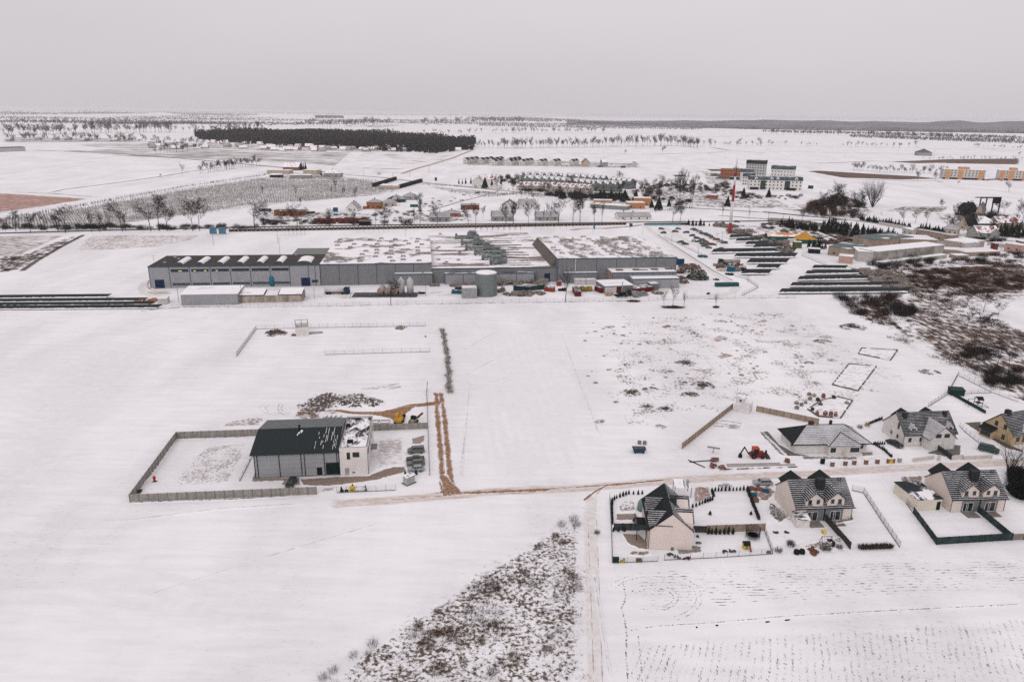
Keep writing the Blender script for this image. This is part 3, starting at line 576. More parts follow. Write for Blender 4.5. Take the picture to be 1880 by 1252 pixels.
# thin dark field borders far away
BORD=ground_mat('field_border',(.09,.075,.065),(.14,.11,.1),.05,(1,1,1),0,.36,.1,4,k=.3)
for pts,w in((((80,356),(120,348),(200,338),(300,324),(345,316),(420,306),(480,303)),4),(((0,352),(100,356),(200,364)),3),(((1030,282),(1180,284),(1300,281),(1340,278)),6),(((1300,270),(1340,277),(1420,282)),9),(((920,272),(1150,269),(1300,268)),5),
    (((1400,268),(1640,271),(1880,279)),7),(((1400,278.5),(1600,281),(1880,288)),6),(((1480,301),(1540,299),(1610,296),(1680,300),(1740,299)),8),(((1780,271),(1830,274),(1880,276)),14),(((1230,264),(1400,262.5),(1500,262)),5),(((900,245),(1000,246),(1200,245)),10),(((1400,247),(1540,249),(1610,255)),9),(((1160,254),(1400,250)),8),
    (((1200,318),(1290,316),(1370,318)),3),(((1000,307),(1180,309),(1290,312)),2.5),(((1560,330),(1720,333),(1760,341)),5),(((870,236),(1000,234),(1160,233)),16),(((640,222),(760,219),(1060,224)),25),(((0,262),(150,258),(330,262)),8)):
    ribbon('field_border',pl(*pts),w*1.0,BORD,.5,seg=40)
# tillage lines and old wheel marks lying under the snow
UND=ground_mat('buried_furrows',(.71,.685,.70),(.75,.725,.74),.3,(1,.3,1),.0,.47,.16,5,k=.45,lines=(1.46,3.,1.2,1.5)); UND2=ground_mat('buried_furrows_slanting',(.70,.675,.69),(.75,.725,.74),.25,(.4,1.2,1),.5,.49,.16,5,k=.45,lines=(.42,4.2,1.1,3.))
field('field',UND,8,(850,600),(1030,600),(1100,780),(1105,880),(860,885),(835,740)); field('field',UND2,25,(0,600),(420,600),(300,780),(180,960),(560,960),(900,930),(500,1252),(-60,1300),(-200,900)); field('field',UND2,15,(560,570),(1050,566),(1000,600),(820,600),(560,590))
FTM_=ground_mat('faint_furrow',(1,1,1),(1,1,1))
for pts in (((1030,612),(1062,700),(1100,800)),((858,640),(905,612),(980,600)),((850,690),(930,650),(1020,640)),((852,720),(940,690)),((845,880),(858,760),(862,700)),((1240,600),(1300,640),(1352,690)),((1228,610),(1285,650),(1330,700)),((560,925),(400,935),(200,960)),((700,960),(500,1020),(250,1100)),((1090,1050),(1120,1252)),((1120,640),(1180,720),(1230,780))): ribbon('path',pl(*pts),1.1,FTM_,.9,seg=2)
def mound(name,label,n,a,b,w,d,h,mat,seed=1,rz=0.,cat='heap',k=26,rough=.5):
    """a heap of earth, rubble or wood: an uneven dome"""
    c=g(n,a,b); m=MB(); r=random.Random(seed)
    V=[];Fc=[]
    for j in range(k+1):
        for i in range(k+1):
            u,v=i/k*2-1,j/k*2-1; q=max(0,1-(u*u+v*v)); e=q**.7
            z=e*h*(.6+.5*mnoise.noise(Vector((u*2.3+seed,v*2.3,seed)))+rough*.5*mnoise.noise(Vector((u*8,v*8,seed+3)))); V.append((u*w/2,v*d/2,max(-.02,z)-.01))
    for j in range(k):
        for i in range(k): Fc.append((j*(k+1)+i,j*(k+1)+i+1,(j+1)*(k+1)+i+1,(j+1)*(k+1)+i))
    m.add(V,Fc,0); o=m.build(name,[mat],None,c,rz); a_=o.data.attributes.new('fade','FLOAT','POINT'); a_.data.foreach_set('value',[min(1.,max(0.,v[2]/h*3)) for v in V]); return tag(o,label,cat)
# ============================================================ the small industrial yard
CONC=panelwall('concrete_panels',(.30,.275,.25)); DGREEN=(.02,.034,.036)
POSTC=mk('concrete_post',(.22,.2,.185),.9,.2)
def wall_run(name,label,a,b,h=2.,th=.12,mat=None,cat='wall',z0=0.):
    o_,rz,L=frame(a,b); o=MB().box(0,L,-th/2,th/2,z0,z0+h).build(name,[mat or CONC],None,o_,rz); return tag(o,label,cat)
def pfence(name,label,a,b,h=1.9,mat=None,panel=2.05,cat='fence',pm=None,th=.06,plinth=False):
    """panel fence: infill and proud posts as parts"""
    o_,rz,L=frame(a,b); t=thing(name,label,cat,o_,rz); MB().box(0,L,-th/2,th/2,.03,h).build('panel',[mat or CONC],t); k=max(1,round(L/panel)); k=min(k,99)
    multi('post',MB().box(-.07,.07,-.08,.08,0,h+.05),pm or POSTC,t,[(L*i/k,0,0) for i in range(k+1)]); return t
wFL=g('s2',215,1005); wBL=g('s2',688,360)
pfence('concrete_fence','long grey concrete panel fence along the front of the metal hall yard, beside the track',wFL,g('s3',665,880),1.95)
pfence('concrete_fence','grey concrete panel fence on the open field side of the metal hall yard',wBL,wFL,1.95)
pfence('concrete_fence','grey concrete panel fence behind the snowy yard, running up to the green roof',wBL,g('s3',240,372),1.95)
pfence('concrete_fence','short grey concrete panel fence in front of the yellow digger and the stacked slabs',g('s3',1145,333),g('s3',1620,315),1.9)
HP=corr('hall_cladding',(.31,.31,.32),1.2,2,.07,rough=.55,dirt=.1); GT=mk('green_trim',(.008,.024,.025),.5,.2); GRF=corr('green_metal_roof',(.011,.02,.022),.33,0,.55,rough=.38,dirt=.25); GRB=corr('green_metal_roof_sheen',(.08,.09,.093),.33,0,.35,rough=.3,dirt=.2)
OFFW=mk('off_white_render',(.66,.61,.585),.9,.08,.4); ROOFO=patchy('office_roof',(.014,.017,.018),.5,.33,(1.2,.55,1),.05,.5); DK=mk('dark_opening',(.007,.010,.010),.6,.2); TRIMG=mk('grey_trim',(.2,.2,.2),.6,.15)
o_,rz,L=frame(g('s3',130,748),g('s3',1112,707)); Lh=L*.752; D=19.5; EV=6.6; RG=8.6
t=thing('metal_hall','grey clad workshop hall with a dark green ribbed roof inside the concrete fence','building',o_,rz)
t2=thing('office_block','white flat-roofed office block joined to the green-roofed workshop hall','building',(Vector(o_)+Vector((math.cos(rz),math.sin(rz),0))*Lh),rz)
w=MB().box(.25,Lh-.2,.25,D-.2,.1,EV); w.prismx([(.25,EV),(D-.2,EV-.4),(D-.2,EV),(D/2,RG-.1)],.25,Lh-.2); w.build('wall',[HP],t)
MB().box(.1,Lh,.1,D,0,.28).build('plinth',[mk('plinth_grey',(.2,.19,.18))],t)
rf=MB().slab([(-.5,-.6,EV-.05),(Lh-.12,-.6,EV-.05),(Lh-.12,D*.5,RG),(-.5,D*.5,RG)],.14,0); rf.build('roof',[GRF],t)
MB().slab([(-.5,D*.5,RG),(Lh-.12,D*.5,RG),(Lh-.12,D+.4,EV),(-.5,D+.4,EV)],.14,0).build('roof',[GRB],t)  # back slope: its reflective sheen is painted as a lighter grey
MB().box(-.5,Lh-.12,-.75,-.6,EV-.2,EV-.02).build('gutter',[GT],t)
for x in(.15,.85,5.9,11.,11.8,16.4,Lh-.75,Lh-.25): MB().box(x,x+.14,.1,.25,.1,EV-.15).build('trim',[GT],t)
MB().box(14.6,15.8,.17,.26,.1,2.25).build('door',[DK],t); MB().box(16.75,20.1,.16,.26,.1,3.4).build('roller_door',[mk('dark_green_door',(.008,.016,.016),.5,.2)],t)
ch=MB().tube((Lh*.475,D*.47,RG-.3),(Lh*.475,D*.47,RG+.75),.22,.22,10); ch.tube((Lh*.475,D*.47,RG+.75),(Lh*.475,D*.47,RG+.95),.36,.3,10).build('chimney',[BLK],t)
sn=MB()
for k in range(26):
    x=Lh-.9-rnd.random()**1.6*6.2; y0=rnd.uniform(.5,7.); y1=min(D*.5-.3,y0+rnd.uniform(.8,3.6)*(1 if x>Lh-4 else .5))
    zf=lambda y: EV-.05+(RG-EV+.05)*(y+.6)/(D*.5+.6)+.012
    x=round(x/.33)*.33; sn.poly([(x,y0,zf(y0)),(x+.1,y0,zf(y0)),(x+.1,y1,zf(y1)),(x,y1,zf(y1))])
for (x,y,w_) in((Lh*.47,7.3,.5),(Lh*.49,8.1,.7),(Lh*.46,6.6,.35),(Lh*.5,7.6,.35)): sn.poly([(x,y,zf(y)),(x+w_,y,zf(y)),(x+w_*.8,y+.7,zf(y+.7)),(x+.1,y+.6,zf(y+.6))])
sn.build('snow_cover',[SNOW],t)
Lo=L-Lh; HO=7.3
MB().box(0,Lo,0,D-.6,.05,HO-.35).build('wall',[OFFW],t2)
pr=MB(); 
for a in((0,Lo,0,.3),(0,Lo,D-.9,D-.6),(0,.3,.3,D-.9),(Lo-.3,Lo,.3,D-.9)): pr.box(*a,HO-.35,HO,0,1)
pr.build('parapet',[OFFW,TRIMG],t2)
MB().box(.3,Lo-.3,.3,D-.9,HO-.34,HO-.3).build('roof',[ROOFO],t2)
MB().box(1.6,3.,3.,3.9,HO-.3,HO+.35).build('skylight',[DK],t2); MB().box(.5,1.3,13,14,HO-.3,HO+.2).build('skylight',[DK],t2)
def window(t,x0,x1,z0,z1,y=0.,fm=None,gm_=None,dy=.03,axis='x',nm='window',sill=True,bar=True,out=1):
    """frame proud of the wall, pane set in it; axis 'x': in the front wall, 'y': in a side wall at x=y"""
    f=MB(); b=.07
    def bx(m,a0,a1,c0,c1,d0,d1):
        if axis=='x': m.box(a0,a1,y-d1*out if out>0 else y,y if out>0 else y+d1,c0,c1)
        else: m.box(y-d1 if out>0 else y,y if out>0 else y+d1,a0,a1,c0,c1)
    for a0,a1,c0,c1 in((x0,x1,z0,z0+b),(x0,x1,z1-b,z1),(x0,x0+b,z0+b,z1-b),(x1-b,x1,z0+b,z1-b)): bx(f,a0,a1,c0,c1,0,dy+.02)
    if bar and x1-x0>1.1: bx(f,(x0+x1)/2-b/2,(x0+x1)/2+b/2,z0+b,z1-b,0,dy+.02)
    fo=f.build(nm,[fm or WFR],t); p=MB(); bx(p,x0+b,x1-b,z0+b,z1-b,0,dy); p.build('pane',[gm_ or GL],fo); return fo
WFR=mk('white_window_frame',(.7,.69,.68),.6,.08); DFR=mk('dark_window_frame',(.04,.04,.042),.5,.2)
window(t2,1.7,2.5,4.2,6.,fm=DFR,bar=False); window(t2,3.1,4.7,4.7,6.,fm=DFR,bar=False); MB().box(1.1,2.1,-.05,0,.1,1.9).build('door',[mk('grey_door',(.3,.3,.3),.6)],t2); MB().box(2.8,3.5,-.05,0,.45,.9).build('vent',[TRIMG],t2)
for k in range(4): window(t2,2+k*4.2,3.6+k*4.2,4.5,6,y=Lo,axis='y',fm=DFR,out=-1)
MB().tube((Lo+.05,-.05,.1),(Lo+.05,-.05,HO-.4),.06,.06,6).build('downpipe',[GT],t2)
MB().box(Lo,Lo+1.6,8,11,2.7,2.9).build('canopy',[TRIMG],t2)
# cars in the yard
cs=[('van','beige',(1447,525),(1597,515),'grey-beige van parked highest in the row beside the white office block'),('saloon','black',(1440,597),(1592,588),'black saloon parked second from the top beside the office block'),('estate','beige',(1440,636),(1597,622),'beige-grey car parked between the black and the silver car'),('hatch','silver',(1447,683),(1597,672),'silver hatchback parked at the bottom of the row beside the office block')]
CARP={}
for st,pn,a,b,lb in cs:
    o_,rz,L=frame(g('s3',*a),g('s3',*b)); u=make_car(st,pn,lb,name='parked_'+('van' if st=='van' else 'car'),cat='van' if st=='van' else 'car'); c=(g('s3',*a)+g('s3',*b))/2; u(c,rz); CARP[(st,pn)]=u
u=make_car('estate','black','black car half behind the concrete fence below the workshop hall'); u(g('s3',445,800),rz+1.4)
# site bits
BLOCKW=mk('grey_container_wall',(.36,.36,.35),.7,.15); RUSTM=mk('rust_paint',(.22,.07,.035),.8,.35,3.)
t=thing('guard_hut','small grey kiosk with a slightly pitched snowy roof below the silver hatchback','hut',*frame(g('s3',1410,785),g('s3',1465,818))[:2])
MB().box(0,1.6,0,2.3,.1,2.05).build('wall',[BLOCKW],t); MB().slab([(-.15,-.15,2.1),(1.75,-.15,2.1),(1.75,2.5,2.2),(-.15,2.5,2.2)],.1).build('roof',[patchy('hut_roof',(.25,.25,.25),.55,.6)],t); window(t,.5,1.1,.95,1.6); MB().box(-.3,1.9,-.3,2.6,0,.09).build('base',[mk('gravel_base',(.14,.12,.1))],t)
def cone_small(n,a,b,h,lbl,gr=None,w=.8):
    u=make_thuja(a*7+b,h,w,lbl,gr,'small_cypress',70); return u(g(n,a,b))
for a,b,lb in((1430,722,'small cypress on the far side of the grey kiosk'),(1522,712,'small cypress at the corner of the grey kiosk nearest the silver car'),(880,862,'small cypress by the track entrance, nearest the concrete fence'),(975,840,'small cypress behind the yellow sign box by the track'),(1085,852,'small cypress at the white end of the gas tank by the track')): cone_small('s3',a,b,1.55,lb)
t=thing('gas_tank','white horizontal gas tank inside the roadside fence near the yard entrance','tank',*frame(g('s3',1000,855),g('s3',1065,852))[:2])
MB().tube((0,0,.75),(2.3,0,.75),.5,.5,16).build('vessel',[mk('white_tank',(.62,.6,.6),.4,.1)],t)
for x in(.4,1.9): MB().box(x-.1,x+.1,-.35,.35,0,.4).build('leg',[TRIMG],t)
t=thing('utility_box','bright yellow box standing by the yard entrance beside the track','box',g('s3',948,858),rz*0+.1); MB().box(0,1.25,0,.7,.12,1.15).build('cabinet',[mk('yellow_paint',(.62,.36,.03),.5,.15)],t); MB().box(.1,1.15,.05,.65,0,.12).build('base',[TRIMG],t); MB().box(.4,.8,-.02,0,.3,.55).build('label_plate',[DK],t)
tag(MB().rbox((0,0,.25),Vector((1,0,0)),Vector((0,1,0)),Vector((0,0,1)),.8,.6,.45).rbox((-.9,.1,.2),Vector((.9,.3,0)),Vector((-.3,.9,0)),Vector((0,0,1)),.5,.5,.4).build('rubbish_bag',[BLK],None,g('s3',922,858)),'small black bags on the snow beside the yellow box','bag')
# red hydrant-like pump in the yard corner
t=thing('water_pump','red standing pump on a small dark base in the corner of the fenced snowy yard','pump',g('s2',465,795)); MB().box(-.5,.5,-.25,.25,0,.12).build('base',[DK],t); MB().lathe([(.22,.1),(.22,.7),(.34,.72),(.34,1.25),(.2,1.4)],12,0,(0,0)).build('housing',[mk('red_paint',(.42,.03,.025),.5,.2)],t); MB().tube((0,-.3,.5),(.25,-.35,.2),.07).build('spout',[mk('red_paint',(1,1,1))],t)
tag(MB().rbox((0,0,.2),Vector((1,0,0)),Vector((0,1,0)),Vector((0,0,1)),1.9,.9,.35).rbox((.6,.2,.5),Vector((.8,.6,0)),Vector((-.6,.8,0)),Vector((0,0,1)),1.2,.08,.3).build('scrap_pile',[mk('dark_scrap',(.05,.05,.045),.8,.5,2.)],None,g('s2',285,905)),'small dark scrap pile in the front corner of the concrete fence','pile')
def wire_fence(name,label,pts,h=1.6,sp=2.5,mesh=.0,mat=None,top=True,r=.035,base=True,stuffm=None):
    """posts with strands; the mesh as thin wires"""
    t=thing(name,label,'fence',(pts[0].x,pts[0].y,0)); o=pts[0]; PL=[]; Wm=MB()
    for a,b in zip(pts,pts[1:]):
        L=(b-a).length; k=max(1,int(L/sp))
        for i in range(k+1): q=a.lerp(b,i/k)-o; PL.append((q.x,q.y,0))
        n=5
        for j in range(n):
            z=.08+(h-.1)*j/(n-1); Wm.tube((a.x-o.x,a.y-o.y,z),(b.x-o.x,b.y-o.y,z),.011,.011,3,0,False)
        if mesh:
            k2=int(L/mesh)
            for i in range(k2): q=a.lerp(b,i/k2)-o; Wm.tube((q.x,q.y,.05),(q.x,q.y,h),.008,.008,3,0,False)
        if base:
            d=(b-a).normalized(); nn=Vector((-d.y,d.x,0)); Wm.rbox(((a+b)/2-o)+Vector((0,0,.08)),d,nn,Vector((0,0,1)),L,.06,.16)
    multi('post',MB().tube((0,0,0),(0,0,h+.1),r,r,4),mat or FPM,t,PL[:100]); Wm.build('wire',[mat or FWM],t); return t
FPM=mk('fence_post_steel',(.09,.09,.09),.7,.2); FWM=mk('fence_wire',(.14,.14,.14),.7,.1)
wire_fence('wire_fence','wire mesh fence beside the rutted track on the office side of the yard',[g('s3',1612,-20),g('s3',1620,150),g('s3',1625,315),g('s3',1640,720)],1.55,2.5,.16,mk('dark_wire',(.05,.05,.05)))
wire_fence('wire_fence','light wire fence along the track with the gas tank behind it',[g('s3',840,868),g('s3',1345,846)],1.5,2.2,.3)
wire_fence('wire_fence','thin wire fence running from the green roof across the snowy yard',[g('s3',0,770),g('s3',112,548)],1.,3,.0,base=True)
# behind the yard
SLAB=mk('concrete_slab',(.36,.33,.31),.9,.15); WOODP=mk('old_planks',(.13,.085,.06),.9,.4,1.5)
def stack(name,label,c,rz,lay,cat='stack',mat=None,grp=None):
    o=MB()
    for (x,y,z,lx,ly,lz) in lay: o.box(x,x+lx,y,y+ly,z,z+lz,0,1)
    o=o.build(name,[mat or SLAB,SNOW],None,c,rz); return tag(o,label,cat,grp)
for i,(a,b,w_,lb) in enumerate(((1145,258,70,'snowy slab stack leaning nearest the office block wall'),(1145,282,58,'lowest snowy slab stack right behind the office corner'),(1215,258,90,'snowy slab stack farther back on the mud by the yellow digger'),(1208,282,100,'long snowy slab stack just behind the short concrete fence'))):
    stack('slab_stack',lb,g('s3',a,b),rz*0+.1,[(0,0,0,w_/4.7*.135,1.1,.45)]+[(.1,.1,.45,w_/4.7*.12,.9,.25)])
for i,a in enumerate((740,778,815,862)): stack('slab_stack','small snowy slab stack behind the green roof, %s of four'%('first from the log pile','second from the log pile','third from the log pile','fourth from the log pile')[i],g('s3',a,228),1.35,[(0,0,0,1.6,.8,.5)])
LOGM=mk('sawn_log',(.21,.14,.10),.9,.45,2.,col2=(.33,.24,.18)); BRUSH=mk('brushwood',(.035,.026,.022),.95,.45,1.5)
def logpile(name,label,n,a,b,w,d,h,mat,seed=1,cnt=120,lr=.11,ll=2.2,cat='pile'):
    r=random.Random(seed); m=MB(); c=g(n,a,b)
    for _ in range(cnt):
        u=r.uniform(-1,1); v=r.uniform(-1,1)
        if u*u+v*v>1 or mnoise.noise(Vector((u*1.7+seed,v*1.7,seed*.37)))<-.12: continue
        z=h*(1-(u*u+v*v))*r.uniform(.3,1.)+.05; dd=Vector((r.gauss(0,1),r.gauss(0,.6),r.gauss(0,.3))).normalized()*ll*r.uniform(.4,1); q=Vector((u*w/2,v*d/2,z)); m.tube(q-dd/2,q+dd/2,lr*r.uniform(.5,1.2),lr*.6,5)
    return tag(m.build(name,[mat],None,c),label,cat)
logpile('log_pile','brown pile of sawn logs and planks behind the green roof','s1',660,835,6.2,5.,1.6,LOGM,1,150,.14,2.4)
mound('earth_heap','dark heap of dug earth and roots behind the workshop hall, the biggest one','s1',1165,745,7.5,7,1.7,DUG,3)
logpile('brush_pile','tangled dark brush on the biggest earth heap behind the hall','s1',1165,740,5.5,5.5,2.,BRUSH,4,200,.035,1.3)
mound('earth_heap','snow-speckled dark heap beside the biggest earth heap','s1',950,740,5.5,6,1.3,DUG,5); logpile('brush_pile','loose dark twigs on the snow-speckled heap','s1',945,740,4,5,1.3,BRUSH,6,110,.03,1.2)
logpile('brush_pile','low brown sticks at the edge of the mud behind the hall','s1',855,800,4.5,2.5,.6,LOGM,9,60,.05,1.4)
logpile('branch_pile','big heap of cut brown branches by the roofless white block','s1',435,215,8.5,8.,1.7,mk('cut_branches',(.085,.052,.038),.95,.5,1.),11,330,.07,1.8); mound('earth_heap','low earth base under the big heap of cut branches','s1',435,213,7,7,.7,ground_mat('heap_a',(.14,.095,.07),(.2,.15,.12),1.2,thr=.35),12)
mound('earth_heap','small double heap of brown earth near the end of the far wire fence','s1',1372,178,6.3,7,1.6,ground_mat('heap_b',(.15,.11,.09),(.26,.2,.17),1.3,thr=.42),13)
# yellow digger and loader
YEL=mk('digger_yellow',(.5,.27,.03),.5,.3,1.5); 
t=thing('excavator','yellow digger standing on the brown mud behind the short concrete fence','excavator',g('s3',1375,265),1.4)
tr=MB()
for s_ in(-1,1): tr.prism([(-1.5,.1),(-1.3,0),(1.3,0),(1.5,.1),(1.5,.55),(1.3,.7),(-1.3,.7),(-1.5,.55)],s_*.85-.25,s_*.85+.25)
tr.build('tracks',[BLK],t)
MB().box(-1.3,1.,-1,1,.75,1.6).build('body',[YEL],t); cb=MB().box(-.2,1.1,.1,1.,1.6,2.75).build('cab',[YEL],t); MB().box(-.1,1.12,.12,.98,1.85,2.6).build('window',[GL],cb)
MB().tube((1.,-.4,1.2),(2.6,-.4,2.9),.2,.16,6).build('boom',[YEL],t); a=MB().tube((2.6,-.4,2.9),(3.4,-.4,1.3),.15,.12,6).build('arm',[YEL],t); MB().prismx([(-.8,.5),(-.0,.5),(.0,1.1),(-.7,1.2)],3.1,3.9).build('bucket',[DK],t)
t=thing('site_dumper','pale compact dumper with a raised brown chute behind the short concrete fence','vehicle',g('s3',1500,265),1.2)
MB().box(-1.2,.9,-.8,.8,.6,1.3).build('body',[mk('pale_machine',(.3,.27,.2),.6,.4)],t); MB().box(-.4,.6,-.7,.7,1.3,2.1).build('cab',[DK],t)
for sx in(-1,1):
    for sy in(-1,1): MB().tube((sx*.75,sy*.7,.45),(sx*.75,sy*1.,.45),.45,.45,12).build('wheel',[BLK],t)
MB().rbox((1.9,-.9,1.6),Vector((.75,-.45,.5)).normalized(),Vector((.4,.9,0)).normalized(),Vector((-.45,.2,.85)).normalized(),2.6,.7,.3).build('chute',[mk('brown_steel',(.16,.06,.04),.7,.3)],t)
# far enclosure
t=thing('roofless_block','small white block building without a roof, beam frame on top, in the far enclosure','building',*frame(g('s1',588,234),g('s1',690,226))[:2])
WB=mk('white_blocks',(.62,.59,.57),.85,.1); w=MB(); w.box(0,4.9,0,.2,0,3.3); w.box(0,.2,.2,5.5,0,3.3); w.box(4.7,4.9,.2,5.5,0,3.3); w.box(.2,4.7,5.3,5.5,0,3.3); w.build('wall',[WB],t)
bm=MB()
for x,y in((.1,.1),(2.4,.1),(4.8,.1),(.1,5.4),(2.4,5.4),(4.8,5.4)): bm.box(x-.07,x+.07,y-.07,y+.07,3.3,4.9)
for y in(.1,5.4): bm.box(-.1,5.,y-.07,y+.07,4.9,5.04)
for x in(.1,2.4,4.8): bm.box(x-.06,x+.06,-.1,5.6,5.04,5.16)
bm.build('roof_frame',[mk('grey_beams',(.16,.15,.14))],t)
MB().box(5.,10.2,1,4.,.03,.1).build('slab',[mk('grey_slab',(.33,.31,.31))],t)
tag(MB().box(0,1.5,0,1.,0,.5).box(.2,1.1,.2,.8,.5,.75).build('brick_pallet',[brick('red_brick',(.17,.05,.032),(.12,.038,.026))],None,g('s1',552,233)),'small pallet of red bricks in front of the roofless white block','pallet')
wire_fence('wire_fence','wire fence on the open field side of the far enclosure',[g('s1',140,388),g('s1',290,182)],1.7,1.,.3)
wire_fence('wire_fence','long back wire fence of the far enclosure, behind the roofless block',[g('s1',290,182),g('s1',700,172),g('s1',1560,158)],1.7,3.2,.5)
wire_fence('wire_fence','free-standing wire fence in the snow between the roofless block and the mud heaps',[g('s1',803,373),g('s1',1590,352)],1.7,3.2,.5)
tag(MB().box(-.3,.3,-.3,.3,0,.5).tube((0,0,.5),(0,0,1.2),.04).build('survey_post',[TRIMG],None,g('s1',1558,240)),'small grey marker post by the two faint wheel marks','post')
tag(MB().tube((0,0,0),(0,0,3.2),.05).tube((0,0,2),(.0,0,2.6),.12).build('post',[DK],None,g('s1',1573,640)),'tall thin dark post at the bend of the rutted track','post')
# row of young trees
rowA=make_bush('young_tree','brown leafy sapling in the row between the track and the open field',21,mk('sapling_leaves',(.17,.125,.095),.95,.4,1.),'saplings in a row beside the rutted track',h=2.,w=2.4,n=90,tw=.06)
rowB=make_bush('young_tree','brown leafy sapling in the row between the track and the open field',22,mk('sapling_leaves',(1,1,1)),'saplings in a row beside the rutted track',h=1.7,w=2.6,n=90,tw=.06)
pa=[g('s1',1685,195),g('s1',1715,330),g('s1',1728,450),g('s1',1735,560),g('s1',1740,680)]
k=0
for a,b in zip(pa,pa[1:]):
    n_=max(2,int((b-a).length/2.3))
    for i in range(n_):
        (rowA if k%2 else rowB)(a.lerp(b,i/n_)+Vector((rnd.uniform(-.4,.4),0,0)),rnd.uniform(0,6),scale=rnd.uniform(.75,1.15)); k+=1
# ============================================================ the houses by the lane
RT=tiles('dark_tiles_snow',(.013,.016,.018),.41,3.4); RT2=tiles('dark_tiles_little_snow',(.02,.03,.031),.12,3.4,clump=.5); RTD=mk('dark_tiles',(.009,.013,.0145),.6,.25,1.5); RTW=tiles('dark_tiles_frosted',(.05,.055,.06),.86,3.4,3.2,0,sx=.35); RTM=tiles('dark_tiles_half',(.013,.016,.018),.33,3.4)
PINKW=mk('pale_pink_render',(.63,.54,.495),.92,.05,.35); GREYC=mk('grey_cladding',(.15,.155,.16),.7,.12,.8); CHIM=mk('dark_chimney',(.025,.03,.032),.7,.2); FAS=mk('dark_fascia',(.009,.011,.012),.6,.15); CREAM=mk('cream_render',(.60,.54,.46),.9,.07,.4); YELW=mk('yellow_render',(.42,.31,.19),.9,.08,.4); LGREY=mk('light_grey_render',(.58,.54,.52),.92,.06,.4)
def gable_roof(t,x0,x1,y0,y1,ez,rz_,ax='x',mf=None,mb=None,ov=.4,th=.16,name='roof'):
    """two slabs meeting in a ridge; ax is the ridge's axis"""
    if ax=='x':
        c=(y0+y1)/2; k=(rz_-ez)/(c-y0); za=ez-ov*k
        MB().slab([(x0-ov*.5,y0-ov,za),(x1+ov*.5,y0-ov,za),(x1+ov*.5,c,rz_),(x0-ov*.5,c,rz_)],th,0,1).build(name,[mf,FAS],t)
        MB().slab([(x0-ov*.5,c,rz_),(x1+ov*.5,c,rz_),(x1+ov*.5,y1+ov,za),(x0-ov*.5,y1+ov,za)],th,0,1).build(name,[mb or mf,FAS],t)
    else:
        c=(x0+x1)/2; k=(rz_-ez)/(c-x0); za=ez-ov*k
        MB().slab([(x0-ov,y0-ov*.5,za),(c,y0-ov*.5,rz_),(c,y1+ov*.5,rz_),(x0-ov,y1+ov*.5,za)],th,0,1).build(name,[mf,FAS],t)
        MB().slab([(c,y0-ov*.5,rz_),(x1+ov,y0-ov*.5,za),(x1+ov,y1+ov*.5,za),(c,y1+ov*.5,rz_)],th,0,1).build(name,[mb or mf,FAS],t)
def pent(x0,x1,z0,ez,rz_): return [(x0,z0),(x1,z0),(x1,ez),((x0+x1)/2,rz_),(x0,ez)]
def back_gable(t,c,D,wallm,pk=7.1,hw=2.7,ez=5.1):
    y0,y1=D/2+.8,D+.3; b=MB(); k=(pk-ez)/hw
    b.poly([(c-hw*.92,y0,pk-k*hw*.92-.1),(c+hw*.92,y0,pk-k*hw*.92-.1),(c,y0,pk-.1)])
    b.slab([(c-hw,y0,ez),(c,y0,pk),(c,y1,pk),(c-hw,y1,ez)],.14); b.slab([(c,y0,pk),(c+hw,y0,ez),(c+hw,y1,ez),(c,y1,pk)],.14); b.box(c-hw+.4,c+hw-.4,D-1.,D+.1,3.,ez-.1,1); b.build('cross_roof',[RTD,wallm],t)
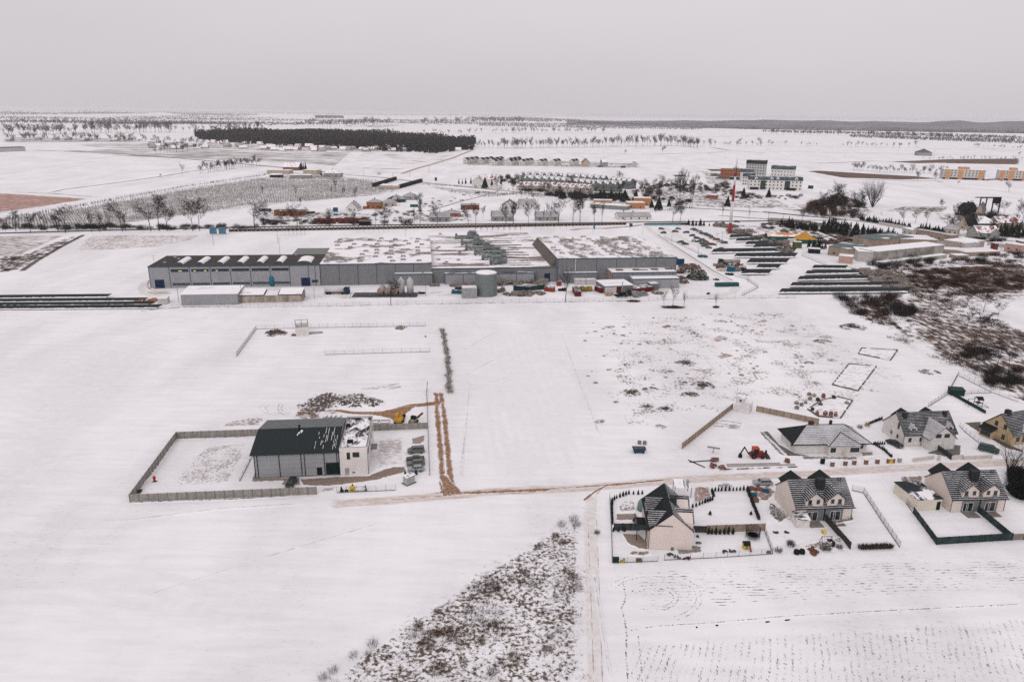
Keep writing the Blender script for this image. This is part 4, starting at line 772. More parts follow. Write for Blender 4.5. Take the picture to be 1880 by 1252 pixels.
def semi_house(lbl,o_,rz,wallm,W=12.9,garage=False,term=1):
    t=thing('semi_detached_house',lbl,'house',o_,rz); D=10.; E=3.7; Rg=7.75; T=.2
    w=MB(); w.prismx([(0.,.05),(D,.05),(D,E-.1),(D/2,Rg-T-.05),(0,E-.1)],0,W)
    for a,b in((2.2,5.95),(7.0,10.75)): w.prism(pent(a,b,E-.3,5.35,6.8),-.02,3.2)
    w.build('wall',[wallm],t)
    MB().box(2.5,10.8,-.06,0,.1,2.75).build('cladding',[GREYC],t)
    gable_roof(t,0,W,0,D,E,Rg,'x',RT,RTD)
    for a,b in((2.2,5.95),(7.0,10.75)):     # gabled dormers flush with the garden wall
        c=(a+b)/2; ov=.3; k=(6.95-5.4)/(c-a)
        MB().slab([(a-ov,-.35,5.4-ov*k),(c,-.35,6.98),(c,4.3,6.98),(a-ov,3.2,5.4-ov*k)],.14,0,1).build('dormer_roof',[RTM,FAS],t)
        MB().slab([(c,-.35,6.98),(b+ov,-.35,5.4-ov*k),(b+ov,3.2,5.4-ov*k),(c,4.3,6.98)],.14,0,1).build('dormer_roof',[RTD,FAS],t)
    for c in(3.1,10.): back_gable(t,c,D,wallm)
    MB().box(5.7,7.5,2.9,4.1,6.,8.35).box(5.6,7.6,2.8,4.2,8.35,8.45).build('chimney',[CHIM],t)
    multi('roof_vent',MB().tube((0,0,6.9),(0,0,8.1),.09,.09,6),CHIM,t,[(11.2,4.4,0),(11.7,4.4,0)])
    for a,b,z0,z1 in((2.6,3.4,3.35,5.25),(4.45,5.2,4.2,5.25),(7.7,8.45,4.2,5.25),(9.3,10.1,3.35,5.25)): window(t,a,b,z0,z1,-.02,fm=GREYC,bar=False,dy=.05)
    multi('balcony_rail',MB().box(-.1,.9,-.22,-.16,3.3,4.25).box(-.1,.9,-.16,-.02,3.3,3.36),mk('rail_glass',(.16,.18,.19),.3,.1),t,[(2.6,0,0),(9.3,0,0)])
    for a,b in((2.8,5.1),(7.9,10.3)):
        f=window(t,a,b,.15,2.4,-.06,dy=.05); MB().box(a+.75,a+.83,-.14,-.1,.2,2.35).build('mullion',[WFR],f)
    multi('downpipe',MB().tube((0,-.07,.1),(0,-.07,E),.05,.05,6),FAS,t,[(.08,0,0),(6.62,0,0),(W-.08,0,0)])
    MB().box(6.5,6.75,-.14,-.06,.1,3.6).build('party_strip',[FAS],t)
    MB().box(-.4,W+.4,-.62,-.45,3.2,3.33).build('gutter',[FAS],t)
    MB().box(2.6,5.6,-2.6,-.1,.0,.12).build('terrace',[mk('terrace_paving',(.2,.17,.15))],t)
    MB().box(7.6,10.6,-2.4,-.1,.0,.12).build('terrace',[mk('terrace_paving',(.2,.17,.15))],t)
    return t
o2,r2,_=frame(g('s7',75,545),g('s7',520,530)); hA=semi_house('pinkish semi-detached house with twin dormers and a swing frame in its garden',o2,r2,PINKW)
o3,r3,_=frame(g('s7',1295,470),g('s7',1712,462)); hB=semi_house('pinkish semi-detached house with twin dormers and a flat-roofed garage on its side',o3,r3,PINKW,12.6)
# garage of the right one
og,rg,_=frame(g('s7',1030,462),g('s7',1240,450))
t=thing('garage','cream flat-roofed garage with a half bare dark roof beside the rightmost twin house','garage',og,rg)
MB().box(0,6.,0,5.6,0,2.75).build('wall',[CREAM],t); MB().box(-.15,6.15,-.15,8.4,2.75,2.9).build('roof',[patchy('garage_roof',(.02,.028,.03),.5,.16,(1.2,1,1),.03)],t); MB().box(0,6.,5.6,8.2,0,2.7).build('wall',[CREAM],t); MB().box(4.85,5.75,-.06,0,0.05,2.1).build('door',[DK],t)
# garden fences
GRNP=mk('green_screen',(.018,.03,.032),.8,.3,.5,col2=(.03,.048,.049)); DKF=mk('dark_board_fence',(.045,.04,.04),.85,.25,1.)
pfence('screen_fence','dark green screen fence on the field side of the garden below the cream garage',g('s7',1192,725),g('s7',1780,690),1.75,GRNP,pm=GRNP,panel=2.5)
pfence('screen_fence','dark green screen fence running from the cream garage down to the field',g('s7',1010,480),g('s7',1192,725),1.6,GRNP,pm=GRNP,panel=2.5)
pfence('screen_fence','dark green screen fence splitting the gardens below the right-hand twin house',g('s7',1510,465),g('s7',1780,690),1.6,GRNP,pm=GRNP,panel=2.5)
pfence('screen_fence','brownish screen fence at the picture edge, carrying on the green one',g('s7',1785,690),g('s7',1960,683),1.5,mk('brown_screen',(.2,.17,.15)),pm=DKF)
pfence('board_fence','dark brown board fence running down the garden from between the twin terraces',g('s7',320,540),g('s7',515,762),1.7,DKF,pm=DKF)
wire_fence('wire_fence','leaning wire fence with dead climbers right of the snowy garden, along the empty plot',[g('s7',530,300),g('s7',620,320),g('s7',750,520),g('s7',905,748)],1.5,2.2,.12,mk('brown_wire',(.09,.08,.07)))
wire_fence('wire_fence','wire fence along the empty plot beside the cream garage',[g('s7',880,300),g('s7',1010,478)],1.4,2.2,.2)
hg=Use.__new__(Use)
hgo=make_bush('hedge_plant','brown clipped hedge plant between the snowy garden and the field',31,GRASSG,'hedge plants along the field edge of the snowy garden',h=1.35,w=1.3,n=170,tw=.05)
for i in range(9):
    a_=600+i*29; hgo(g('s7',a_,758-i*1.),i*1.3,scale=rnd.uniform(.9,1.1))
hgd=make_thuja(5,1.2,.6,'dark conical shrub set in the brown hedge of the snowy garden','conical shrubs in the brown hedge',n=60)
for i in range(9): hgd(g('s7',612+i*27,762-i*1.),i)
# terrace shed of the middle house
t=thing('garden_shed','white open-topped shed leaning at the left corner of the house with the swing frame','shed',*frame(g('s7',88,590),g('s7',190,592))[:2]); MB().box(0,2.9,0,2.6,0,1.9).build('wall',[mk('white_boards',(.6,.57,.54))],t); MB().slab([(-.1,-.2,1.95),(3,-.2,1.95),(3,2.8,2.4),(-.1,2.8,2.4)],.08).build('roof',[patchy('shed_roof',(.03,.035,.035),.5,.5)],t)
t=thing('swing_frame','dark swing frame with a climbing ladder standing in the garden by the brown board fence','swing',g('s7',285,730),.05)
sw=MB()
for x in(0,2.1):
    for y in(-.9,.9): sw.tube((x,y,0),(x,0,2.1),.05,.05,5)
sw.tube((-.1,0,2.1),(2.2,0,2.1),.05); sw.build('frame',[FAS],t); l=MB(); l.box(1.9,2.5,-.9,-.84,0,1.4); l.box(1.3,2.4,-.4,.5,1.1,1.2); l.build('ladder',[FAS],t)
multi('swing_seat',MB().tube((0,0,2.1),(0,0,.6),.02,.02,3).box(-.2,.2,-.12,.12,.55,.6),FAS,t,[(.6,0,0),(1.2,0,0)])
t=thing('toy_slide','small yellow toy standing against the brown board fence','toy',g('s7',308,632)); MB().box(-.4,.4,-.3,.3,.0,.7).prismx([(-.9,0),(-.3,.7),(-.3,.6),(-.8,0)],-.2,.2).build('body',[mk('toy_yellow',(.6,.42,.12))],t)
for i,(a,b) in enumerate(((95,795),(138,792))): tag(MB().lathe([(.55,0),(.62,.4),(.5,.85),(.2,1.0)],10).build('compost_bin',[DK],None,g('s7',a,b)),('left one of two round dark compost bins at the field edge','right one of two round dark compost bins at the field edge')[i],'bin')
def scrap(n,a,b,name,lbl,cat,mat,w=1.2,h=.5,seed=1,k=5):
    r=random.Random(seed); m=MB()
    for _ in range(k):
        u=Vector((r.gauss(0,1),r.gauss(0,1),r.gauss(0,.3))).normalized(); v=u.cross(Vector((0,0,1))).normalized(); m.rbox((r.uniform(-w/2,w/2),r.uniform(-w/3,w/3),h*r.uniform(.2,.6)),u,v,u.cross(v),w*r.uniform(.3,.7),w*r.uniform(.15,.4),h*r.uniform(.3,.7))
    return tag(m.build(name,mat if isinstance(mat,list) else [mat],None,g(n,a,b)),lbl,cat)
scrap('s7',205,785,'rubbish_heap','rusty brown rubbish heap right of the two compost bins','heap',mk('rusty_scrap',(.14,.06,.035),.9,.4,3.),2.4,.5,3,9)
scrap('s7',15,630,'garden_toy','low dark frame lying on the snow below the white shed','toy',FAS,1.1,.4,7,4)
# ---- the gable-on house at the junction
o1,r1,W1=frame(g('s6',520,740),g('s6',887,757))
t=thing('gabled_house','house standing gable-on to the field with a blank pinkish wall and dark crossed roofs','house',o1,r1)
D=12.4; E=4.7; Rg=8.4; w=MB(); w.prism(pent(0,W1,.05,E,Rg-.2),0,D)
for y in(2.3,7.6): w.prismx([(y-1.7,E-.6),(y+1.9,E-.6),(y+1.9,6.),(y,7.3),(y-1.7,6.)],-.02,W1+.02)
w.build('wall',[PINKW],t)
gable_roof(t,0,W1,0,D,E,Rg,'y',RTD,RT)
def cross(y,xa,xb,hz,mA,mB,hw=2.1,z0=5.6):
    MB().slab([(xa,y-hw,z0),(xb,y-hw,z0),(xb,y,hz),(xa,y,hz)],.14,0,1).build('cross_roof',[mA,FAS],t)
    MB().slab([(xa,y,hz),(xb,y,hz),(xb,y+hw,z0),(xa,y+hw,z0)],.14,0,1).build('cross_roof',[mB,FAS],t)
for y in(2.3,7.6): cross(y,-.4,W1/2+.2,7.7,RT,RTD,2.4,5.5)
for y in(3.6,9.): cross(y,W1/2-.2,W1+.45,7.6,RT,SNOW,2.3,5.5)
MB().box(4.6,5.8,5.2,6.3,7.,8.9).box(4.5,5.9,5.1,6.4,8.9,9.).build('chimney',[CHIM],t)
gb=MB(); gb.tube((W1+.35,-.3,E-.35),(W1+.35,D,E-.35),.07,.07,6); gb.tube((W1+.05,-.1,.1),(W1+.05,-.1,E-.4),.05,.05,6); gb.build('gutter',[WFR],t)
MB().tube((-.05,-.06,.1),(-.05,-.06,E),.05,.05,6).build('downpipe',[FAS],t)
for y0 in(3.,8.): window(t,y0,y0+1.2,4.3,5.6,y=W1+.02,axis='y',fm=DFR,out=-1)
tag(MB().tube((0,0,.45),(.0,-.35,.45),.28,.28,10).box(-.3,.3,-.3,.1,0,.2).build('air_unit',[mk('grey_machine',(.17,.18,.17))],None,g('s6',722,745)+Vector((0,-.1,0))),'small grey air unit at the foot of the blank pinkish gable','air unit')
# dark balcony tower on its left
t=thing('balcony','dark metal balcony with stair standing against the left side of the gable-on house','balcony',o1,r1)
b=MB(); b.box(-2.3,-.1,2.6,7.4,2.7,2.85); 
for x,y in((-2.2,2.7),(-.3,2.7),(-2.2,7.3)): b.box(x-.07,x+.07,y-.07,y+.07,0,2.7)
b.build('deck',[FAS],t); q=MB(); q.box(-2.3,-2.24,2.6,7.4,2.85,3.9); q.box(-2.24,-.1,2.6,2.66,2.85,3.9); q.build('rail',[mk('dark_glass_rail',(.03,.04,.042),.4)],t)
MB().slab([(-2.3,7.4,2.8),(-1.2,7.4,2.8),(-1.2,10.5,.1),(-2.3,10.5,.1)],.15).build('stair',[FAS],t)
t=thing('garden_tank','pale green dome-shaped shelter behind the balcony of the gable-on house','shelter',g('s6',470,400)); m=MB(); m.lathe([(1.25,0),(1.25,1.1),(1.1,1.9),(.7,2.5),(.15,2.75)],18); m.build('shell',[mk('pale_green_shell',(.13,.22,.18),.5,.15)],t); MB().box(.1,1.28,-.5,.5,0,1.6).build('door',[DK],t)
# solar canopy behind
t=thing('canopy','snow-dusted canopy with glazed rows behind the gable-on house, near the lane','canopy',*frame(g('s6',740,290),g('s6',905,300))[:2])
MB().slab([(0,0,2.4),(3.6,0,2.4),(3.6,3.4,2.9),(0.,3.4,2.9)],.12).build('roof',[patchy('canopy_rows',(.2,.2,.2),.56,.5,(3,.4,1))],t)
multi('leg',MB().box(-.06,.06,-.06,.06,0,2.5),FAS,t,[(.1,.1,0),(3.8,.1,0),(.1,3.3,0),(3.5,3.3,0)])
# its garden: thuja rows
gT=[('s6',[(205,330),(245,305),(300,285),(350,268),(430,270),(500,265)],'thujas round the front garden of the gable-on house',.75),('s6',[(205,340),(203,400),(205,470),(208,540)],'thujas down the lane side of the gable-on house',.6),
('s6',[(900,385),(960,362),(1030,335),(1090,312)],'thujas edging the flower bed behind the gable-on house',.75),('s6',[(1066,245),(1075,275),(1090,305)],'thujas at the bend of the flower bed',.6),('s6',[(1066,245),(1150,240),(1250,238),(1370,232)],'thujas along the lane behind the snowy lawn',.75),('s6',[(1372,235),(1400,310),(1440,410),(1475,500)],'thujas down the right side of the snowy lawn',.5),
('s6',[(215,590),(260,590),(310,590),(350,590)],'thujas by the dark garden gate of the gable-on house',.75)]
for i,(n_,ps,gr,sp) in enumerate(gT):
    u=make_thuja(50+i,1.15 if sp>.55 else 1.3,.62 if sp>.55 else .7,'dark clipped thuja among the '+gr,gr,n=40); P_=[g(n_,*p) for p in ps]
    for a,b in zip(P_,P_[1:]):
        n2=max(1,int((b-a).length/sp)); 
        for j in range(n2): u(a.lerp(b,j/n2),rnd.uniform(0,6),scale=rnd.uniform(.85,1.15))
for i,(a,b,s_) in enumerate(((1036,612,1.5),(1066,612,1.),(1100,615,1.35),(1135,612,.9),(1172,612,1.2),(1208,612,1.5),(1247,612,1.25),(1050,445,.8),(1403,445,.7))):
    lb=['first and tallest conifer','second, short conifer','third conifer','fourth, tiny conifer','fifth conifer','sixth, tall conifer','last conifer'][i]+' from the left in front of the brown board fence' if i<7 else ['lone tiny conifer in the middle of the snowy lawn','tiny round shrub near the right edge of the snowy lawn'][i-7]
    make_thuja(80+i,1.3*s_,.75,lb,None,'small_conifer',60)(g('s6',a,b))
BRF=panelwall('brown_fence_panels',(.33,.255,.19),2.,.35)
pfence('board_fence','light brown board fence between the snowy lawn and the play garden',g('s6',1020,600),g('s6',1520,582),1.75,BRF,pm=mk('brown_post',(.25,.19,.14)))
pfence('board_fence','dark grey board gate fence left of the balcony of the gable-on house',g('s6',222,580),g('s6',436,580),1.7,mk('anthracite_boards',(.05,.055,.058)),pm=FAS)
pfence('board_fence','short dark board fence joining the gable-on house to the brown fence',g('s6',905,597),g('s6',1018,600),1.6,DKF,pm=DKF)
wire_fence('wire_fence','wire fence on the lane side of the gable-on house garden',[g('s6',185,300),g('s6',200,600),g('s6',208,862)],1.3,2.4,.25)
wire_fence('wire_fence','wire fence on the field side below the bins of the gable-on house',[g('s6',208,862),g('s6',600,848)],1.2,2.6,.3)
wire_fence('wire_fence','wire fence on the field side of the play garden',[g('s6',655,838),g('s6',1100,818),g('s6',1590,785)],1.3,2.3,.3)
wire_fence('wire_fence','wire fence on the right side of the play garden',[g('s6',1520,585),g('s6',1590,780)],1.3,2.,.2)
for o__,r__ in(((230,440),0),): patch('terrace',[g('s6',*p) for p in((240,440),(425,435),(435,500),(230,500))],ground_mat('terr',(.30,.23,.2),(.24,.18,.15),1.,thr=.35,k=.4),.5,30)
patch('yard',[g('s6',*p) for p in((285,610),(440,615),(515,690),(520,755),(440,745),(340,700))],ground_mat('gravel_patch',(.22,.165,.13),(.28,.22,.18),1.5,thr=.3,k=.5),.4,50)
patch('yard',[g('s6',*p) for p in((340,760),(560,755),(560,790),(480,815),(350,800))],ground_mat('bare_soil',(.17,.11,.085),(.26,.19,.16),1.4,thr=.5,k=.3),.6,40)
patch('flower_bed',[g('s6',*p) for p in((900,200),(1060,200),(1085,310),(900,375),(880,300))],ground_mat('flower_bed',(.3,.21,.17),(.2,.13,.1),1.2,(1,2,1),.4,.47,.1,5,k=.35),1,50)
for nm,n_,pp,mm,f_ in(('garden','s6',((730,740),(900,700),(1000,720),(1010,790),(760,815)),'gw1',1.),('garden','s6',((240,330),(430,300),(430,430),(240,430)),'gw2',1.),('garden','s6',((1530,330),(1620,350),(1760,480),(1640,540),(1540,440)),'gw3',1.),('garden','s6',((1380,215),(1560,180),(1640,260),(1560,350),(1450,330)),'gw4',1.),('garden','s7',((400,540),(540,500),(560,540),(400,575)),'gw1',.6),('garden','s7',((200,690),(470,640),(520,770),(30,790),(40,740)),'gw2',1.5),('garden','s7',((870,180),(1110,180),(1110,260),(920,270)),'gw4',1.2),('garden','s5',((1260,800),(1370,790),(1400,860),(1270,870)),'gw4',1.2),('garden','s5',((500,850),(660,840),(660,890),(540,900)),'gw4',1.),('garden','s5',((0,870),(200,880),(560,880),(540,930),(60,925)),'gw1',1.5),('garden','s4',((1380,680),(1440,680),(1650,900),(1560,880)),'gw1',1.)):
    patch(nm,[g(n_,*p) for p in pp],{'gw1':ground_mat('grey_garden',(.16,.15,.14),(.25,.23,.22),1.2,thr=.42,k=.4),'gw2':ground_mat('thin_garden',(.14,.11,.095),(.26,.22,.2),1.6,thr=.53,k=.3),'gw3':ground_mat('dark_garden',(.07,.06,.055),(.16,.14,.12),1.4,thr=.46,k=.35),'gw4':ground_mat('brown_garden',(.18,.12,.095),(.3,.23,.2),1.4,thr=.46,k=.4)}[mm],f_,40)
# bins, play things
for i,(a,b) in enumerate(((222,855),(250,855))): tag(MB().box(-.28,.28,-.3,.3,.05,1.).box(-.31,.31,-.34,.32,1.,1.1).build('wheelie_bin',[mk('green_bin',(.012,.03,.025))],None,g('s6',a,b)),('left one of the two dark green bins in the field corner','right one of the two dark green bins in the field corner')[i],'bin')
tag(MB().box(-.4,.3,-.3,.3,0,.35).box(.05,.5,-.3,.3,.35,.8).build('toy_tractor',[mk('toy_yellow2',(.35,.3,.06))],None,g('s6',295,855)),'small yellow-green ride-on toy beside the dark green bins','toy')
tag(MB().box(-.55,.55,-.35,.35,0,.6).build('compost_box',[WOODP],None,g('s6',437,848)),'brown wooden compost box at the field edge fence','box')
t=thing('playhouse','yellow playhouse with a dark roof and a red slide in the play garden','playhouse',g('s6',1340,745)); MB().box(0,1.3,0,1.1,0.1,1.05).build('wall',[mk('play_yellow',(.55,.40,.03))],t); gable_roof(t,0,1.3,0,1.1,1.1,1.7,'x',RTD,RTD,.15,.05); MB().prismx([(-.9,.0),(0,.7),(0,.6),(-.7,0)],1.1,1.45).build('slide',[mk('play_red',(.3,.03,.025))],t); MB().box(.4,.8,-.03,0,.15,.8).build('door',[mk('play_green',(.05,.2,.1))],t)
t=thing('trampoline','round trampoline with a dark safety net in the corner of the play garden','trampoline',g('s6',1418,640)); MB().lathe([(1.45,.55),(1.45,.65),(1.15,.68),(1.12,.62)],28).build('frame',[mk('grey_pad',(.2,.2,.21))],t); MB().lathe([(1.12,.6),(1.12,.62)],28).build('mat',[DK],t); multi('pole',MB().tube((0,0,0),(0,0,2.4),.03,.03,5),FAS,t,[(1.48*math.cos(k),1.48*math.sin(k),0) for k in [i*math.pi/4 for i in range(8)]])
nt=MB()
for z in(1.,1.5,2.,2.35):
    for i in range(24): a,b=i*math.pi/12,(i+1)*math.pi/12; nt.tube((1.42*math.cos(a),1.42*math.sin(a),z),(1.42*math.cos(b),1.42*math.sin(b),z),.025,.025,3,0,False)
for i in range(72): a=i*math.pi/36; nt.tube((1.42*math.cos(a),1.42*math.sin(a),.6),(1.42*math.cos(a),1.42*math.sin(a),2.38),.014,.014,3,0,False)
nt.build('net',[FAS],t)
for i,(a,b,c_,w_) in enumerate(((708,795,'flat dark grate on the snow below the blank gable',1.),(770,820,'dark metal scraps by the wire fence below the blank gable',1.1),(850,825,'grey snowy heap by the wire fence below the blank gable',1.2),(938,640,'small red and dark barbecue by the dark board fence',.8),(945,690,'dark garden table beside the blank pinkish gable',1.),(1180,770,'grey ball net lying in the play garden',.9),(1240,760,'low grey swing base in the play garden',1.2),(1565,775,'dark scrap by the corner post of the play garden',1.1),(1610,600,'blue and dark sacks in a line in the neighbouring plot',1.),(1705,600,'small folding chair alone on the snow',.6))):
    scrap('s6',a,b,'garden_clutter',c_,'clutter',mk('clutter_%d'%(i%3),((.06,.06,.06),(.12,.11,.1),(.09,.03,.03))[i%3]),w_,.5,i+40,5)
logpile('board_stack','long stack of dark boards and ladders between the two nearest houses','s6',1640,440,3.,7.5,.5,mk('snowy_boards',(.12,.10,.09),.9,.5,2.,col2=(.5,.47,.46)),33,130,.06,2.2,'stack')
logpile('branch_pile','twiggy brown heap at the lane behind the snowy lawn','s6',1185,205,3.4,2.2,.8,mk('cut_branches',(1,1,1)),34,110,.03,1.)
for i,(a,b,l_,m_) in enumerate(((1410,235,'stack of red bricks beside the thuja row','red_brick'),(1470,240,'second stack of red bricks, nearer the parked silver estate','red_brick'),(1530,255,'blue barrel group by the building rubble','blue_barrel'),(1425,290,'teal sack on the rubble strip','blue_barrel'),(1440,330,'red-brown pallet on the rubble strip between the houses','red_brick'))):
    m_=brick('red_brick',(1,1,1),(1,1,1)) if m_=='red_brick' else mk('blue_plastic',(.03,.10,.13))
    tag(MB().box(-.7,.7,-.5,.5,0,.8).box(-.5,.3,-.4,.4,.8,1.).build('pallet',[m_],None,g('s6',a,b)),l_,'pallet')
u=CARP.get(('estate','silver')) or make_car('estate','silver','silver estate car parked on the verge above the thuja row'); o_,rz,_=frame(g('s6',1425,190),g('s6',1580,190)); u(g('s6',1502,186),rz); CARP[('estate','silver')]=u
# ---- the building site opposite
REDB=brick('red_brick',(1,1,1),(1,1,1)); WHB=mk('white_container',(.62,.59,.58),.7,.1)
pfence('board_fence','brown board fence on the left side of the building site, up to the white cabin',g('s4',770,825),g('s4',1185,495),1.8,BRF,pm=mk('brown_post',(1,1,1)))
pfence('board_fence','brown board fence behind the tiled bungalow, from the white cabin to the right',g('s4',1380,515),g('s4',1890,622),1.8,BRF,pm=mk('brown_post',(1,1,1)))
t=thing('site_cabin','white site building with a lower walled deck at the corner of the brown fences','cabin',*frame(g('s4',1195,512),g('s4',1330,542))[:2])
MB().box(0,4.5,0,3.4,0,2.2).build('wall',[WHB],t); MB().box(-.3,2.,2.6,4.4,0,3.6).build('hut',[WHB],t); MB().box(-.5,2.2,2.4,4.6,3.6,3.75).build('roof',[patchy('cab_roof',(.3,.3,.3),.6,.4)],t); multi('post',MB().box(-.04,.04,-.04,.04,2.2,3.),TRIMG,t,[(2.4,.1,0),(3.4,.1,0),(4.4,.1,0),(4.4,1.6,0),(4.4,3.3,0)]); MB().tube((-.5,3.5,0),(-.5,3.5,6.2),.06,.05).build('pole',[TRIMG],t); window(t,.7,1.4,2.4,3.,2.6,fm=DFR,bar=False)
tag(MB().slab([(0,0,.12),(7.,-2.6,.12),(9.2,2.,.12),(2.4,4.2,.12)],.15).build('paved_slab',[patchy('cbase',(.3,.29,.29),.5,.25)],None,g('s4',1010,632)),'thin grey concrete base with a snow patch beside the brown fence','slab')
# backhoe loader
t=thing('backhoe_loader','red backhoe loader with a folded dark arm standing on the building site','loader',g('s4',1375,893),.02)
RED=mk('machine_red',(.2,.022,.015),.5,.35,2.)
MB().box(-1.6,1.9,-.85,.85,.55,1.25).box(.6,1.9,-.6,.6,1.25,1.7).build('body',[RED],t); cb=MB().box(-1.,.5,-.75,.75,1.25,2.7).build('cab',[GL],t); MB().box(-1.1,.6,-.85,.85,2.7,2.85).build('roof',[mk('orange_roof',(.42,.07,.025))],cb)
cf=MB()
for x in(-1.,.45):
    for y in(-.78,.72): cf.box(x,x+.08,y,y+.06,1.25,2.7)
cf.build('cab_frame',[mk('orange_roof',(1,1,1))],cb)
for x,r_ in((-.75,.68),(1.45,.5)):
    for y in(-1,1): w_=MB().tube((x,y*.65,r_),(x,y*1.05,r_),r_,r_,16).build('wheel',[BLK],t); MB().tube((x,y*1.0,r_),(x,y*1.09,r_),r_*.5,r_*.45,12).build('rim',[RED],w_)
MB().rbox((-2.5,0,1.9),Vector((-.55,0,.83)),Vector((0,1,0)),Vector((.83,0,.55)),2.6,.3,.3).build('boom',[BLK],t); MB().rbox((-3.6,0,2.),Vector((-.45,0,-.9)),Vector((0,1,0)),Vector((.9,0,-.45)),2.2,.25,.25).build('arm',[BLK],t); MB().prism([(-4.5,.1),(-3.6,.1),(-3.7,1.),(-4.2,1.1)],-.4,.4).build('bucket',[BLK],t)
MB().prism([(2.5,0.1),(3.5,.1),(3.1,1.),(2.6,1.1)],-1.1,1.1).box(1.9,2.6,-.6,-.4,.5,1.).box(1.9,2.6,.4,.6,.5,1.).box(2.4,2.7,-.3,.3,1.,2.).build('front_bucket',[mk('dark_steel',(.05,.055,.055))],t)
# skip
t=thing('skip_container','open blue skip full of soil standing on the meadow','skip',g('s4',415,848),.0); SKB=mk('skip_blue',(.014,.05,.1),.5,.25,1.5)
MB().prism([(-1.15,.15),(1.15,.15),(1.75,1.25),(-1.75,1.25)],-.9,.9).build('hopper',[SKB],t); MB().box(-1.45,1.45,-.8,.8,1.2,1.32).build('soil',[mk('soil',(.12,.09,.07),.95,.3,2.)],t); MB().box(-1.3,-.9,-1.,1.,0,.4).box(.9,1.3,-1.,1.,0,.4).build('skid',[SKB],t)
for i,(a,b,l_) in enumerate(((420,783,'left one of two grey barrels behind the blue skip'),(463,786,'right one of two grey barrels behind the blue skip'))): tag(MB().box(-.45,.45,-.35,.35,0,.95).build('water_tank',[mk('grey_tote',(.2,.19,.19))],None,g('s4',a,b)),l_,'container')
# rack and brick ends
t=thing('lumber_rack','grey mesh rack lying on posts above the red brick heaps on the site','rack',*frame(g('s4',975,848),g('s4',1070,862))[:2]); MB().box(0,3.2,-.1,.6,1.3,1.45).build('deck',[TRIMG],t); multi('leg',MB().box(-.05,.05,-.05,.05,0,1.3),TRIMG,t,[(1.5,0,0),(1.7,.5,0)])
for i,(a,b,l_) in enumerate(((1035,925,'red brick heap under the grey mesh rack'),(1025,975,'red brick heap at the left corner of the foundation'),(1105,990,'red brick stack at the end of the foundation'),(1648,935,'red brick stack left of the bungalow drive'))): scrap('s4',a,b,'brick_heap',l_,'bricks',REDB,1.7,1.2,60+i,8)
fd=[g('s4',*p) for p in((1145,972),(1700,958))]; o_,rz,L=frame(*fd); tag(MB().box(0,L,0,.25,0,.35).box(0,L*.8,1.,1.2,0,.3).build('foundation',[SLAB],None,o_,rz),'long low concrete footing strip beside the lane','foundation')
o_,rz,L=frame(g('s4',1010,1000),g('s4',1720,975)); tag(MB().box(0,L,0,.2,0,.3).build('foundation',[patchy('footing',(.12,.1,.09),.5,.4)],None,o_,rz),'lower dark footing strip closest to the lane','foundation')
for i,(p,q,l_) in enumerate((((820,918),(955,978),'dark beam lying slantwise left of the red brick heaps'),((835,935),(1010,922),'dark beam lying level left of the red brick heaps'))):
    o_,rz,L=frame(g('s4',*p),g('s4',*q)); tag(MB().box(0,L,0,.2,0,.2).build('beam',[FAS],None,o_,rz),l_,'beam')
# bungalow
BW=mk('bungalow_render',(.60,.565,.54),.92,.06,.4)
o_,rz,L=frame(g('s4',1680,867),g('s5',600,858)); t=thing('bungalow','single-storey house under a broad hipped tile roof with two red chimneys','house',o_,rz); D=9.5; E=2.9; Lb=L
MB().box(.6,Lb-.4,.6,D-.4,.05,E-.05).build('wall',[BW],t); MB().box(8.9,Lb-3.2,-1.3,.6,.05,E-.05).build('wall',[BW],t)
x0,x1,y0,y1=-.5,Lb+.4,-.3,D+.3; rx0,rx1,ry=5.,Lb-5.2,D/2; RZ=6.2; rf=MB()
rf.poly([(x0,y0,E),(x1,y0,E),(rx1,ry,RZ),(rx0,ry,RZ)],0); rf.poly([(x1,y0,E),(x1,y1,E),(rx1,ry,RZ)],0); rf.poly([(x1,y1,E),(x0,y1,E),(rx0,ry,RZ),(rx1,ry,RZ)],1); rf.poly([(x0,y1,E),(x0,y0,E),(rx0,ry,RZ)],1); rf.poly([(x0,y0,E-.02),(x0,y1,E-.02),(x1,y1,E-.02),(x1,y0,E-.02)],1)
rf.build('roof',[RTW,RTD],t)
rf=MB(); a,b,c=8.5,Lb-2.8,(8.5+Lb-2.8)/2; k=(RZ-E)/(ry-y0)
rf.poly([(a,-1.7,E+.03),(b,-1.7,E+.03),(c,1.9,5.15)],0); rf.poly([(a,-1.7,E+.03),(c,1.9,5.15),(c,y0+(5.15-E)/k,5.15),(a,y0,E+.03)],0); rf.poly([(b,-1.7,E+.03),(b,y0,E+.03),(c,y0+(5.15-E)/k,5.15),(c,1.9,5.15)],0); rf.poly([(a,-1.7,E-.03),(a,.2,E-.03),(b,.2,E-.03),(b,-1.7,E-.03)],1); rf.build('bay_roof',[RTW,RTD],t)
hp=MB()
for p,q in(((x0,y0,E),(rx0,ry,RZ)),((x1,y0,E),(rx1,ry,RZ)),((rx0,ry,RZ),(rx1,ry,RZ)),((a,-1.7,E),(c,1.9,5.15)),((b,-1.7,E),(c,1.9,5.15)),((x1,y1,E),(rx1,ry,RZ))): hp.tube((p[0],p[1],p[2]+.04),(q[0],q[1],q[2]+.04),.1,.1,5)
hp.build('ridge_tiles',[RTD],t); MB().box(x0-.06,x1+.06,y0-.12,y0-.01,E-.22,E-.03).build('gutter',[FAS],t)
CHR=brick('chimney_brick',(.07,.03,.025),(.05,.025,.02),(.06,.05,.05))
